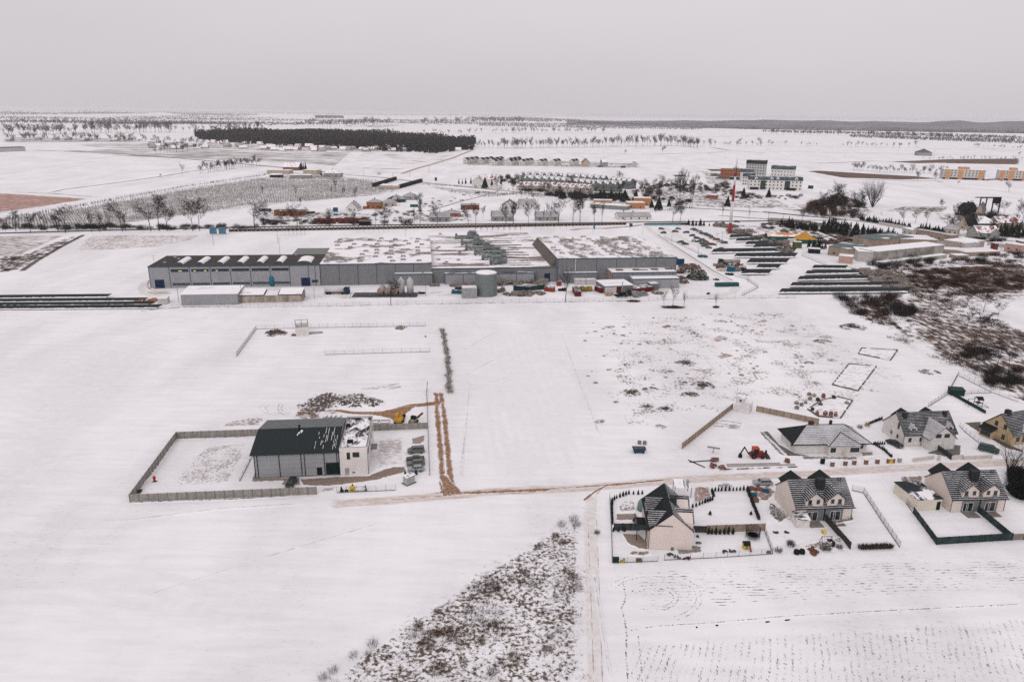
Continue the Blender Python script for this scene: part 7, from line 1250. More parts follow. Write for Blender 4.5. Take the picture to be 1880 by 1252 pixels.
# thickets
def thicket(units,region,n,label,group,smin=.6,smax=1.6,zs=(.5,1.3),seed=1):
    nm_={'g':'garden_shrub','d':'thicket_shrub','s':'wild_shrub','b':'brushwood_shrub','r':'bramble_bush','l':'low_bush','w':'weed_clump'}.get(group[0],'wild_shrub')  # name follows the group text's first letter; all copy a few shared bushes
    P=[(q.x,q.y) for q in region]; r=random.Random(seed); xs=[q[0] for q in P]; ys=[q[1] for q in P]; c=0; tries=0
    while c<n and tries<n*30:
        tries+=1; x=r.uniform(min(xs),max(xs)); y=r.uniform(min(ys),max(ys))
        if not inpoly(np.array([[x]]),np.array([[y]]),P)[0,0]: continue
        s=r.uniform(smin,smax); r.choice(units)((x,y,0),r.uniform(0,6.28),label,group,(s,s,s*r.uniform(*zs))).name=nm_; c+=1
def gp(n_,*pts): return [g(n_,*p) for p in pts]
thicket([UR[0],UR[1],UB[1]],gp('c4',(270,840),(360,770),(560,760),(700,830),(720,870),(560,860),(300,850)),55,'brown shrub in the thicket beside the road below the willow','shrubs of the brown thicket below the willow',.8,1.5,(1.3,2.6),3)
thicket([UB[3],UB[1]],gp('c4',(540,740),(700,745),(745,785),(640,790)),12,'dark shrub at the foot of the willow','dark shrubs at the foot of the willow',.8,1.4,(.6,1.3),4)
HR=[make_conifer('hedge_conifer','x',31+i,h=3.,w=1.8,n=130,mat=(NEEDLE2,NEEDLE)[i]) for i in range(2)]
def conrow(n_,a,b,cnt,label,group,wd=3.,s=(.8,1.5),seed=1,units=None):
    r=random.Random(seed); A,B=g(n_,*a),g(n_,*b); d=(B-A).normalized(); nn=Vector((-d.y,d.x,0))
    for i in range(cnt): k=r.uniform(*s); r.choice(units or HR)(A.lerp(B,(i+r.random()*.6)/cnt)+nn*r.uniform(-wd,wd),r.uniform(0,6),label,group,(k,k,k*r.uniform(.8,1.3)))
conrow('c4',(700,880),(1060,935),56,'dark conifer in the long hedge beyond the access road','conifers of the long hedge beyond the access road',1.2,(1.,1.7),1)
conrow('c4',(140,925),(980,1030),120,'dark nursery conifer in the wide plantation strip','conifers of the wide plantation strip',7,(1.3,2.1),2)
conrow('c4',(440,905),(940,1000),60,'dark nursery conifer in the narrow plantation strip','conifers of the narrow plantation strip',4,(1.2,1.9),3)
conrow('c4',(1110,955),(1300,985),22,'dark conifer in front of the hipped-roof house','conifers before the hipped-roof houses',2.,(1.3,2.2),4)
conrow('c4',(1700,985),(1880,1010),20,'dark conifer of the tall hedge at the right edge','tall hedge at the right edge',5.,(2.2,3.2),5)
conrow('c4',(340,1070),(440,1090),10,'dark conifer behind the yellow tent','conifers behind the yellow tent',3.,(1.2,1.8),6)
thicket([UR[0],UR[1],UB[1]],gp('c4',(0,900),(140,920),(500,1000),(900,1060),(700,1080),(380,1050),(150,980),(0,950)),70,'red-brown shrub around the plantation strips','red-brown shrubs around the plantation',.6,1.1,(.4,.9),7)
# right scrub
SC=[make_bush('scrub_bush','x',80+i,[TWIGR,TWIGD,GRASSR,TWIG][i],None,h=2.2,w=3.6,n=200,tw=.045) for i in range(4)]
S1=gp('c8',(530,580),(1010,570),(1130,660),(1060,720),(640,700))
thicket([SC[1],SC[3],SC[0]],S1,60,'tall dark shrub in the thicket below the right solar rows','dark thicket below the right solar rows',1.,1.7,(1.,1.7),11)
thicket([SC[0],SC[2],SC[1]],gp('c8',(960,400),(1280,360),(1880,400),(1880,520),(1600,540),(1350,580),(1060,520)),110,'rust-brown bramble in the upper right scrub','rust-brown brambles of the upper right scrub',.9,1.8,(.5,.9),12)
thicket([SC[0],SC[2],SC[0],SC[3]],gp('c8',(640,700),(1060,720),(1250,600),(1500,640),(1880,720),(1880,1000),(1400,1050),(1200,900),(900,800)),75,'brown scrub bush on the broken snow at right','scrub bushes on the broken snow at right',.4,1.15,(.4,.9),13)
thicket([SC[1],SC[3]],gp('c8',(1400,960),(1600,920),(1680,970),(1650,1030),(1480,1030)),16,'dark shrub of the thicket above the green shed','dark thicket above the green shed',.9,1.5,(.8,1.2),14)
thicket([SC[1],SC[0],SC[3]],gp('c8',(1520,1080),(1880,1090),(1880,1200),(1680,1240),(1540,1140)),34,'dark shrub of the thicket behind the climbing frame','dark thicket behind the climbing frame',.9,1.5,(.7,1.1),15)
thicket([SC[1],SC[0],UB[3]],gp('c8',(760,340),(1300,290),(1880,250),(1880,330),(1300,340),(860,380)),60,'dark shrub along the long grey warehouse','dark shrubs along the long grey warehouse',.8,1.7,(.5,1.3),16)
thicket([SC[0],SC[1]],[g('c1',*p) for p in ((590,985),(420,1060),(250,1130),(60,1140),(0,1160),(0,1250),(120,1240),(340,1130),(480,1050))],60,'low brown bush along the ditch at left','low bushes along the left ditch',.5,1.,(.3,.6),17)
MX=[TWIGR,GRASSG,GRASSR,GRASSD]
scatter_tufts('dry_grass','dry grass and weeds over the broken snow of the right-hand scrub',pl((1560,560),(1670,545),(1640,500),(1700,480),(1880,470),(1880,545),(1800,555),(1880,620),(1880,740),(1780,700),(1690,650),(1610,610)),1.1,MX,3,.9,1.6,7,.11,.05,-.2,6)
scatter_tufts('weeds','dry weeds and grass tufts in the wedge of fallow land between field and lane',WEDGE,2.9,[TWIG,GRASSD,GRASSG,GRASSR],5,.38,.6,9,.045,.12,-.04,4)
big=[(g('s8',a,b),w_) for a,b,w_ in ((590,775,1.6),(760,820,2.6),(660,830,1.8),(630,880,1.4),(700,700,1.2),(1020,770,1.3),(425,960,1.2),(780,860,1.4),(660,910,1.6),(1380,265,1.4),(1280,325,1.3),(1420,300,1.2),(1190,530,1.6),(1480,500,1.5),(940,870,1.1),(1150,960,1.8),(700,1030,1.5),(850,985,1.2),(1330,920,1.3),(1500,560,1.4),(740,920,1.2))]
gtu=make_bush('grass_clump','rust-brown grass clump in the foreground fallow','55' and 55,mk('rust_clump',(.115,.065,.035),.95,.4,1.5),'rust-brown grass clumps in the foreground fallow',h=.6,w=1.9,n=260,tw=.04)
rr=random.Random(77)
for p,w_ in big: gtu(p,rnd.random()*6,scale=(w_*rr.uniform(.6,1.1),w_*rr.uniform(.4,.9),w_*rr.uniform(.4,.8)))
wb=make_bush('twiggy_weed','tall twiggy grey weed in the foreground fallow',56,GRASSG,'tall twiggy weeds in the foreground fallow',h=1.5,w=1.5,n=110,tw=.022)
rr=random.Random(9)
for a,b in [(215,960),(330,900),(100,1050),(820,880),(880,700),(1200,480),(1120,520),(1400,820),(1350,850),(1480,180),(1410,210),(1500,210),(1070,1000),(1010,1060),(1440,470),(1380,620),(1000,560),(1250,560),(1310,700),(560,850),(40,1090),(300,950)]: wb(g('s8',a,b),rr.random()*6,scale=rr.uniform(.8,1.5))
for n_,a,b,s_,l_ in (('s6',75,610,.9,'dry twigs growing in the lane verge'),('s6',1740,700,.9,'dry stems at the field edge right of the play garden'),('s6',1640,770,1.1,'spiky dry grass clump at the corner of the play garden'),('s7',50,740,1.3,'tall dry stems behind the compost bins'),('s7',300,770,1.2,'dry bush under the swing frame'),('s7',340,770,1.1,'dry bush right of the swing frame'),('s7',430,760,1.,'dry bush left of the brown board fence end'),('s7',500,520,1.1,'leafless shrub at the right corner of the middle twin house'),('s5',590,640,1.3,'tan ornamental grass behind the bungalow'),('s5',530,655,1.1,'tan ornamental grass left of the big tan one')): make_bush('dry_shrub',l_,int(a+b),GRASSG if a!=590 else mk('tan_grass',(.3,.2,.12)),None,h=1.4,w=1.4,n=160,tw=.03)(g(n_,a,b),0,scale=s_)
# meadow tussocks
for i,(a,b,w_,h_) in enumerate(((875,740,12,1.),(1228,740,3.4,.7),(550,690,7,.8))): o=bush_mesh(600+i,1.2,w_*.8,700,.1,.35).build('tussock',[GRASSR],None,g('c7',a,b)); tag(o,['long dark tussock with birches just outside the works fence','small dark tussock right of the long one','dark weeds at the works fence below the workshop shed'][i],'grass')
mw=[make_bush('weed_clump','x',90+i,[GRASSD,TWIGP,TWIGD][i],'weed clumps across the snowy meadow',h=.9,w=1.8,n=130,tw=.04) for i in range(3)]
thicket(mw,pl((1070,600),(1130,575),(1450,575),(1500,620),(1480,690),(1280,700),(1180,760),(1080,720)),120,'sparse weed clump poking through the meadow snow','weed clumps across the snowy meadow',.3,1.,(.4,1.),21)
# ---- orchard: rows of thin trees
OT=[]
for i in range(2):
    m_=MB(); r_=random.Random(70+i); m_.tube((0,0,0),(0,0,2.9),.09,.05,4,0,False)
    for _ in range(16): a=r_.uniform(0,6.28); z=r_.uniform(.8,2.6); m_.tri((0,0,z),(math.cos(a)*.9,math.sin(a)*.9,.5),.08)
    o=m_.build('orchard_tree',[TWIGP]); tag(o,'thin bare fruit tree on a stake in the near orchard rows','tree','fruit trees of the near orchard rows'); TREE[o.name]=[]; u=Use.__new__(Use); u.r=o; u.used=False; OT.append(u)
ORP=[(q.x,q.y) for q in pl((0,402),(150,380),(300,354),(480,327),(600,324),(690,332),(738,346),(700,362),(600,368),(470,380),(380,396),(200,416),(0,424))]
A0=at(0,424); dr=(at(640,366)-at(380,396)).normalized(); dn=Vector((-dr.y,dr.x,0)); far=MB(); cnt=0; r_=random.Random(5)
cand=[]
for j in range(-5,75):
    for i in range(-120,260):
        p=A0+dr*(i*2.1+r_.uniform(-.3,.3))+dn*(j*5.2)
        if p.y<480 or p.y>1200: continue
        cand.append((p.x,p.y))
XY=np.array(cand); okm=inpoly(XY[:,0:1],XY[:,1:2],ORP)[:,0]; XY=XY[okm]; XY=XY[np.argsort(np.hypot(XY[:,0],XY[:,1]))]
print('orchard',len(XY))
for k,(x,y) in enumerate(XY):
    if r_.random()<.12: continue
    if cnt<290: OT[k%2]((x,y,0),r_.uniform(0,6),scale=(1,1,r_.uniform(.8,1.1))); cnt+=1
    else:
        z=r_.uniform(2.1,3.1); far.tri((x,y,0),(r_.uniform(-.3,.3),0,z),.36,0); far.tri((x-.4,y,z*.45),(.9,r_.uniform(-.5,.5),.8),.14,0); far.tri((x+.4,y,z*.45),(-.9,r_.uniform(-.5,.5),.9),.14,0)
far.build('orchard',[TWIGP])['kind']='stuff'
far=MB()
for P_,n_ in ((pl((0,405),(150,378),(330,345),(500,320)),5.),(pl((760,338),(980,352),(900,362),(820,352)),3.),(gp('c3',(1080,820),(1380,790)),2.5),(gp('c3',(10,690),(320,700)),3.),(gp('z1',(1300,60),(1560,90)),3.)):
    for a,b in zip(P_,P_[1:]):
        L_=(b-a).length
        for _ in range(int(L_*1.3)): q=a.lerp(b,r_.random())+Vector((r_.uniform(-1.5,1.5),r_.uniform(-n_*1.6,n_*1.6),0)); far.tri(q,(r_.uniform(-.4,.4),0,r_.uniform(2,3.4)),.3); far.tri(q+Vector((-.5,0,.8)),(1.,r_.uniform(-.5,.5),.9),.16)
tag(far.build('orchard_hedge',[TWIG]),'dark rows of stakes and vines along the orchard borders',kind='stuff')
# ============================================================ houses and blocks at middle distance
SNR=patchy('snowy_roof',(.12,.11,.11),.6,.35,(1,1,1),.06); SNR2=tiles('grey_snowy_tiles',(.10,.10,.105),.75,2.,clump=.2); ORB=brick('raw_orange_brick',(.33,.115,.05),(.26,.09,.04),(.3,.2,.15)); WHW=mk('white_render',(.62,.59,.57),.9,.08,.2); GRW=mk('grey_green_render',(.27,.28,.26),.9,.15,.15); TANW=mk('tan_render',(.42,.34,.27),.9,.12,.2); REDR=patchy('red_tiles_snow',(.17,.04,.04),.5,.25,(1,1,1),.06); GRNR=tiles('teal_roof_snow',(.014,.036,.045),.12,1.,clump=.15)
def mhouse(lbl,p,q,D,E,Rg,kind='x',wm=None,rm=None,name='house',wins=3,ov=.5,rm2=None,chim=True,group=None,cat='house',wh=(1.,2.2),rz_add=0.,wmat=None):
    o_,rz,L=frame(p,q); t=thing(name,lbl,cat,o_,rz+rz_add,group); wm=wm or WHW; rm=rm or SNR2
    if kind=='x': MB().prismx([(0,0),(D,0),(D,E),(D/2,Rg-.2),(0,E)],0,L).build('wall',[wm],t); gable_roof(t,0,L,0,D,E,Rg,'x',rm,rm2 or rm,ov,.2)
    elif kind=='y': MB().prism(pent(0,L,0,E,Rg-.2),0,D).build('wall',[wm],t); gable_roof(t,0,L,0,D,E,Rg,'y',rm,rm2 or rm,ov,.2)
    elif kind=='hip':
        MB().box(0,L,0,D,0,E).build('wall',[wm],t); k=min(L,D)/2; a,b=(-ov,-ov),(L+ov,D+ov); r=MB(); r0=(min(k,L/2-.2),D/2) if L>=D else (L/2,k); r1=(L-r0[0],D/2) if L>=D else (L/2,D-k)
        v=[(a[0],a[1],E),(b[0],a[1],E),(b[0],b[1],E),(a[0],b[1],E),(r0[0],r0[1],Rg),(r1[0],r1[1],Rg)]
        if L>=D: fs=[(0,1,5,4),(1,2,5),(2,3,4,5),(3,0,4)]
        else: fs=[(0,1,4),(1,2,5,4),(2,3,5),(3,0,4,5)]
        r.add(v,fs[:1],0).add(v,fs[1:2],0).add(v,fs[2:],1).add([(x,y,z-.02) for x,y,z in v[:4]],[(3,2,1,0)],1); r.build('roof',[rm,rm2 or rm],t)
    else: MB().box(0,L,0,D,0,E-.05).build('wall',[wm],t); MB().box(-.2,L+.2,-.2,D+.2,E-.05,E+.2).build('roof',[rm],t)
    if wins: multi('window',MB().box(-.6,.6,-.06,0,wh[0],wh[1]),GLD,t,[(L*(i+.5)/wins,0,0) for i in range(wins)]); MB().box(L*.5/wins+1.2,L*.5/wins+2.1,-.05,0,0,2.1).build('door',[TRIMG],t)
    if chim and kind in('x','y','hip'): MB().box(L*.5-.4,L*.5+.4,D*.5,D*.5+.8,Rg-1.,Rg+1.).build('chimney',[CHIM],t)
    return t
GLD=mk('dark_panes',(.03,.033,.036),.3,.2)
z=lambda a,b:g('z1',a,b)
mhouse('white gable-fronted house with a balcony, leftmost of the new houses by the orchard',z(172,225),z(262,228),11,3.2,8.,'y',WHW,SNR2,wins=2); mhouse('raw orange brick house under a snowy hipped roof, beside the white gabled one',z(345,205),z(458,208),10,6.,8.6,'hip',ORB,SNR2,wins=3,wh=(1.5,2.8)); mhouse('low orange garage joined to the raw brick house',z(312,208),z(345,208),8,2.8,3.,'flat',ORB,SNR,wins=0,name='garage',cat='garage',chim=False); mhouse('small pale house with a snowy hipped roof right of the brick house',z(478,182),z(598,182),9,3.2,6.3,'hip',TANW,SNR2,wins=2)
mhouse('dark-walled house with a green-grey hipped roof behind the small pale house',z(560,155),z(682,148),10,3.2,6.6,'hip',mk('dark_green_wall',(.04,.07,.065)),SNR2,rm2=RTD); mhouse('light house with a broad snowy hipped roof, farthest of the new houses',z(655,130),z(785,130),11,3.4,6.6,'hip',GRW,SNR2,wins=3)
mhouse('grey house with a snowy roof and tan porch by the road, left of three alike',z(890,318),z(1062,318),10,4.,7.4,'x',mk('sage_render',(.25,.26,.24)),SNR2,wins=3); mhouse('orange-walled bungalow with a wide snowy roof behind the grey porch house',z(1000,275),z(1152,276),14,3.,5.5,'hip',ORB,SNR2,wins=2); mhouse('brown timber house under a flat snowy green-edged roof, alone on the snow',z(1155,212),z(1312,214),9,4.4,5.4,'x',mk('brown_timber',(.21,.085,.045),.9,.3),SNR2,wins=3,wh=(1.6,3.),chim=False)
mhouse('white gable-fronted house with dark eaves, nearest the pair behind the row',z(1510,208),z(1640,210),12,3.5,8.,'y',WHW,RTM,wins=2); mhouse('white house with a big steep snowy roof beside the white gabled pair',z(1660,205),z(1805,205),10,4.6,8.6,'x',WHW,SNR2,wins=2,wh=(1.8,3.2)); mhouse('grey house by the road, middle one of three alike',z(1425,312),z(1608,312),10,4.,8.,'x',GRW,SNR2,wins=3); mhouse('grey house by the road with a white-green wall, right one of three alike',g('z4',395,498),g('z4',590,498),10,3.6,7.4,'x',mk('pale_sage',(.33,.34,.31)),SNR2,wins=3)
mhouse('wide white bungalow with brown windows and a long grey-white roof behind the works',g('z4',1110,492),g('z4',1388,490),13,3.4,6.,'x',WHW,SNR2,wins=4,wh=(.9,2.2)); mhouse('long flat orange and grey building with a snowy roof behind the wide bungalow',g('z4',860,385),g('z4',1180,405),14,3.6,3.8,'flat',mk('grey_base',(.2,.21,.2)),SNR,wins=0,cat='building',name='flat_building'); mhouse('orange flat block with a white roof left of the big conifer',g('z4',1182,392),g('z4',1332,394),12,5.6,5.8,'flat',mk('orange_render',(.40,.19,.085)),SNOW,wins=2,cat='building',name='flat_building',chim=False); mhouse('higher orange block behind the orange flat one',g('z4',1240,365),g('z4',1385,368),10,7.4,7.6,'flat',mk('orange_render',(1,1,1)),SNOW,wins=2,cat='building',name='flat_building',chim=False); mhouse('low orange block set back on the long flat building',g('z4',895,362),g('z4',1050,365),8,5.,5.2,'flat',mk('orange_tan',(.4,.26,.14)),SNOW,wins=0,cat='building',name='flat_building',chim=False)
mhouse('pale pavilion with a low hipped roof inside a dark hedge above the orchard',g('c2',848,655),g('c2',985,657),22,4.,5.,'hip',TANW,SNR,wins=0,chim=False)
for a,b,l_ in (((805,640),(965,590),'dark clipped hedge left of the pale pavilion'),((985,652),(1150,605),'dark clipped hedge right of the pale pavilion')): o_,rz,L=frame(g('c2',*a),g('c2',*b)); tag(MB().box(0,L,-1.5,1.5,0,4.2).build('hedge',[HG],None,o_,rz),l_,'hedge')
mhouse('raw brick shell with dark openings, farthest left behind the roadside trees',g('c2',92,848),g('c2',300,850),9,4.4,4.6,'flat',mk('orange_shell',(.24,.085,.045),.9,.4,.5),patchy('shell_top',(.05,.045,.04),.45,.25),wins=4,chim=False); 
t=thing('brick_ruin','row of unfinished red brick walls with dark gaps behind the road trees','building',*frame(g('c2',375,905),g('c2',640,903))[:2]); m_=MB()
for i in range(9): m_.box(i*4.7,i*4.7+3.,0,.3,0,3.6+(i%3)*.8); m_.box(i*4.7,i*4.7+.3,.3,8,0,3.4)
m_.box(0,40,8,8.3,0,3.2); m_.build('wall',[mk('dark_red_brick',(.16,.045,.035),.9,.4,.5)],t); MB().box(21,24,-.1,0,.2,2.).build('tarpaulin',[NVY],t)
mhouse('dark low shed under the copper shrubs by the road',g('c2',700,915),g('c2',780,915),7,3.,3.2,'flat',DK,SCRP,wins=0,name='shed',cat='shed',chim=False)
container('skip_container','small blue cabin left of the white gabled house by the orchard',g('c2',515,820),g('c2',548,820),None,3.6,BLS,BLS,dep=3); container('skip_container','dark teal cabins behind the brick house garden',g('c2',1068,785),g('c2',1125,785),None,2.6,TEAL,dep=3)
for a,b,l_ in (((0,815),(72,812),'white and dark parked trailers behind the left roadside trees'),((325,835),(385,832),'grey trailer alone on the snow right of the raw brick shell')): container('trailer',l_,g('c2',*a),g('c2',*b),None,2.2,mk('dark_trailer',(.08,.08,.08)),cat='trailer')
# the farm at the end of the far road
mhouse('long low flat farm building with a snowy roof, leftmost on the farm',g('c2',40,545),g('c2',200,548),16,5.,5.2,'flat',TANW,SNR,wins=0,cat='building',name='farm_building'); mhouse('red-gabled farmhouse with a snowy roof among the spruces',g('c2',155,520),g('c2',270,522),14,5,11,'x',mk('dull_red_wall',(.2,.08,.06)),SNR,wins=0); mhouse('dark open barn at the front left of the farm',g('c2',60,572),g('c2',150,572),10,3.5,5.,'x',DK,SNR,wins=0,name='barn',cat='barn',chim=False); mhouse('long grey shed at the front of the farm',g('c2',205,578),g('c2',358,578),12,4.,5.,'x',GRW,SNR,wins=0,name='barn',cat='barn',chim=False)
mhouse('pale farm block behind the long grey shed',g('c2',300,550),g('c2',400,552),14,6.,6.2,'flat',TANW,SNR,wins=0,cat='building',name='farm_building',chim=False); mhouse('white-roofed farmhouse at the right end of the farm',g('c2',448,568),g('c2',565,570),14,5,10,'hip',GRW,SNR,wins=2)
container('white_container','tiny white sign box by the far crossroads',g('c2',832,552),g('c2',858,552),None,3.5,WHS); tag(MB().box(-1.5,1.5,-.3,.3,1.,5.).box(-.2,.2,-.2,.2,0,1.).build('road_sign',[GRS],None,g('c2',1253,600)),'small green road sign on the snow near the crossroads','sign')
mhouse('large white barn with a dark end at the left picture edge',g('c1',-60,392),g('c1',185,383),26,8,9.,'x',mk('barn_white',(.45,.44,.43)),mk('barn_roof',(.12,.12,.12)),wins=0,name='barn',cat='barn',chim=False)
# big house by the estate
mhouse('big pale house with red-edged snowy roofs left of the terraces',g('c2',1515,640),g('c2',1590,642),16,7,12,'y',WHW,REDR,wins=2); mhouse('second pale house wing with a snowy red roof behind the big one',g('c2',1600,625),g('c2',1700,628),14,7,12,'x',WHW,REDR,wins=0); mhouse('small white house below the big pale house',g('c2',1650,655),g('c2',1715,657),10,4,7,'y',WHW,SNR,wins=0); mhouse('red-roofed cottage at the left end of the terraces',g('c2',1835,665),g('c2',1880,665),10,4.5,8.,'x',WHW,REDR,wins=1)
# red-roofed terraces: one unit, copied
def unit(name,lbl,grp,wm,rm,W=9.,D=11,E=5.6,Rg=9.6,wc=3):
    t=thing(name,lbl,'house',(0,0,0),0,grp); MB().prismx([(0,0),(D,0),(D,E),(D/2,Rg-.2),(0,E)],0,W-.05).build('wall',[wm],t)
    gable_roof(t,0,W-.1,0,D,E,Rg,'x',rm,rm,.3,.25); MB().prism(pent(2,6.4,0,E+.2,Rg-.9),-.6,4).build('gable',[wm],t); gable_roof(t,2,6.4,-.6,4.2,E+.2,Rg-.6,'y',rm,rm,.4,.2,'gable_roof')
    multi('window',MB().box(-.5,.5,-.66,-.6,0,1.3),GLD,t,[(3.3,0,3.6),(5.1,0,3.6),(4.2,0,1.)]); MB().box(7.,8.,-.05,0,0,2.2).build('door',[mk('brown_door',(.1,.06,.04))],t); return Use(t)
U1=unit('terraced_house','x',None,mk('cream_terrace',(.42,.37,.33)),REDR); 
def row(U,n_,a,b,W,lbl,grp,s=1.):
    A,B=g(n_,*a),g(n_,*b); d=B-A; L=d.length; k=max(1,int(L/(W*s))); rz=math.atan2(d.y,d.x)
    for i in range(k): U(A.lerp(B,i/k)+Vector((0,0,0)),rz,lbl,grp,(L/k/W,s,s))
row(U1,'z4',(240,235),(560,240),9.,'red-roofed terraced house in the left half of the front row','red-roofed front terraces'); row(U1,'z4',(560,243),(860,262),9.,'red-roofed terraced house in the right half of the front row','red-roofed front terraces, right half')
U2=unit('terraced_house','x',None,mk('grey_terrace',(.15,.165,.16),.9,.4,.3),patchy('terrace_roof',(.028,.033,.036),.53,.3,(1,1,1),.08),8.,12,8.5,12.5)
row(U2,'z4',(290,190),(540,205),8.,'grey terraced house of the second row, left block','grey terraces, left block'); row(U2,'z4',(530,205),(900,240),8.,'grey terraced house of the second row, middle block','grey terraces, middle block'); row(U2,'z4',(880,240),(1130,250),8.,'grey terraced house of the second row, right block','grey terraces, right block'); row(U2,'z4',(260,160),(620,170),8.,'grey terraced house of the back row, left block','grey back terraces, left block'); row(U2,'z4',(640,172),(980,195),8.,'grey terraced house of the back row, right block','grey back terraces, right block'); row(U2,'z4',(1020,205),(1200,225),8.,'grey terraced house of the short end row','grey terraces, end row')
for i,(a,b) in enumerate(((985,235),(1105,238))): mhouse('dark red brick end wall of the grey terraces, %s one'%('left','right')[i],g('z4',a,b+4),g('z4',a+32,b+4),10,9,9.3,'flat',mk('dark_red_brick',(1,1,1)),SNR,wins=0,chim=False)
thicket([UB[0],UB[1],UB[3]],gp('z4',(200,225),(480,245),(860,290),(1180,310),(1180,270),(860,275),(300,240)),110,'dark garden shrub at the foot of the terraces','garden shrubs at the foot of the terraces',.7,1.3,(.6,1.5),31)
thicket([UB[0],UB[1],UB[2]],gp('z1',(0,320),(700,320),(860,260),(830,220),(300,235),(0,270)),50,'leafless shrub between the new houses and the road','low shrubs between the new houses and the road',.4,1.,(.4,1.2),51)
thicket([UB[0],UB[1],UB[3]],gp('z1',(780,130),(1000,110),(1320,60),(1340,80),(1000,190),(800,220)),26,'leafless shrub along the lane through the new houses','low shrubs along the lane of the new houses',.4,.9,(.4,1.),52)
thicket([UB[3],UB[1],UB[0]],gp('z4',(480,255),(1200,330),(1200,345),(860,315),(480,285)),60,'dark hedge shrub below the terraces along the road','dark hedge along the road by the terraces',.9,1.4,(.9,1.6),53)
thicket([UR[0],UB[1],UB[0]],gp('z4',(60,180),(90,120),(240,110),(240,190)),22,'brown shrub left of the terraces','brown shrubs left of the terraces',1.,1.8,(.8,1.6),32)
thicket([UR[0],UB[0],UB[1],UB[2]],gp('z4',(1230,230),(1400,180),(1860,190),(1880,240),(1700,260),(1480,230),(1480,300),(1800,330),(1600,370),(1240,280)),110,'leafless shrub in the scrubby land between terraces and apartments','garden shrubs between the terraces and the apartments',.6,1.5,(.6,1.6),33)
thicket([UR[0],UB[0],UB[1]],gp('z5',(0,520),(500,440),(700,600),(1200,680),(1800,650),(1800,720),(900,740),(300,640)),70,'leafless shrub in front of the apartment blocks','shrubs in front of the apartment blocks',.6,1.3,(.6,1.6),34)
for i in range(10): put_tree(0,'z4',1240+i*55,rnd.uniform(215,235),rnd.uniform(140,170),'thin tree in the scrubby land right of the terraces','thin trees right of the terraces',.8)
for i in range(26):
    a=rnd.uniform(480,1180); y_=rnd.uniform(352,406); put_tree(rnd.choice((0,1,1,3)),'z1' if 0 else 'c3',(a-920)*3.9125,(y_-180)*3.9125,(y_-180)*3.9125-rnd.uniform(35,75),'bare garden tree among the new houses behind the works','garden trees among the new houses',.8)
for i in range(26):
    a=rnd.uniform(940,1300); y_=rnd.uniform(338,372); put_tree(rnd.choice((0,2,1)),'c3',(a-920)*3.9125,(y_-180)*3.9125,(y_-180)*3.9125-rnd.uniform(40,80),'dark bare tree around the terraces','bare trees around the terraces',.9)
for i in range(12):
    a=rnd.uniform(1480,1600); y_=rnd.uniform(378,398); put_tree(2,'c3',(a-920)*3.9125,(y_-180)*3.9125,(y_-180)*3.9125-rnd.uniform(60,110),'bare tree rising from the brown thicket','trees of the brown thicket',.9)
for i in range(16):
    a=rnd.uniform(1700,1880); y_=rnd.uniform(385,432); put_tree(rnd.choice((0,2)),'c3',(a-920)*3.9125,(y_-180)*3.9125,(y_-180)*3.9125-rnd.uniform(50,90),'bare garden tree among the upper right houses','bare trees among the upper right houses',.9)
# apartments near the mast
def block(lbl,p,q,D,H_,wm,rm,fl,cols_,roofh=3.6,mans=True,name='apartment_block',extra=None):
    o_,rz,L=frame(p,q); t=thing(name,lbl,'apartments',o_,rz); MB().box(0,L,0,D,0,H_).build('wall',[wm],t)
    if mans: MB().prismx([(-.4,H_),(D+.4,H_),(D-1.2,H_+roofh),(1.2,H_+roofh)],-.4,L+.4).build('roof',[rm],t); MB().box(.6,L-.6,1.5,D-1.5,H_+roofh,H_+roofh+.15).build('roof_top',[patchy('mansard_top',(.03,.045,.05),.5,.12)],t)
    else: MB().box(-.2,L+.2,-.2,D+.2,H_,H_+.3).build('roof',[rm],t)
    locs=[(L*(i+.5)/cols_,0,1.2+j*H_/fl) for j in range(fl) for i in range(cols_)]
    multi('window',MB().box(-.75,.75,-.08,0,0,1.5),GLD,t,locs[:99])
    if extra: extra(t,L,D,H_)
    return t
def dorm(t,L,D,H_):
    for k in (.12,.42,.53,.88):
        m_=MB().prism(pent(L*k-1.6,L*k+1.6,H_-.3,H_+2.6,H_+3.8),-.1,3); m_.build('dormer',[WHW],t); MB().box(L*k-.6,L*k+.6,-.18,-.1,H_+.2,H_+1.9).build('window',[GLD],t)
    for k in(.26,.72): MB().box(L*k-3,L*k+3,-.25,0,.5,H_-.6).build('stair_glazing',[mk('dark_glazing',(.04,.045,.05))],t)
    for k in(.1,.8): MB().box(L*k-5,L*k+5,-1.5,0,0,2.8).build('shopfront',[DK],t)
block('long white apartment block with teal mansard roof and white dormers, in front',g('z5',890,545),g('z5',1800,570),14,11.5,WHW,GRNR,3,14,4,extra=dorm); block('white end block with a teal roof left of the long apartment block',g('z5',770,470),g('z5',895,480),14,11,WHW,GRNR,3,3,4); block('teal-roofed block behind the long white apartment block, left',g('z5',760,420),g('z5',960,425),16,13,WHW,GRNR,3,4,4); block('tall white gabled apartment block with dark roof, highest behind',g('z5',825,330),g('z5',1150,345),20,19,mk('grey_white_wall',(.4,.39,.38)),mk('dark_slate',(.025,.03,.03)),5,7,5); block('teal-roofed block at the back right of the apartments',g('z5',1265,310),g('z5',1640,330),18,10,WHW,GRNR,2,7,5)
block('raw orange brick apartment shell left of the mast',g('z5',405,360),g('z5',745,370),18,13.,ORB,ORB,3,7,0,False)
container('trailer','low dark teal shed in front of the orange brick shell',g('z5',555,380),g('z5',740,385),None,4,mk('dark_teal_shed',(.02,.06,.06)),cat='shed'); container('trailer','dark parked lorry right of the long white apartment block',g('c4',325,652),g('c4',362,654),None,4,GRS,cat='truck')
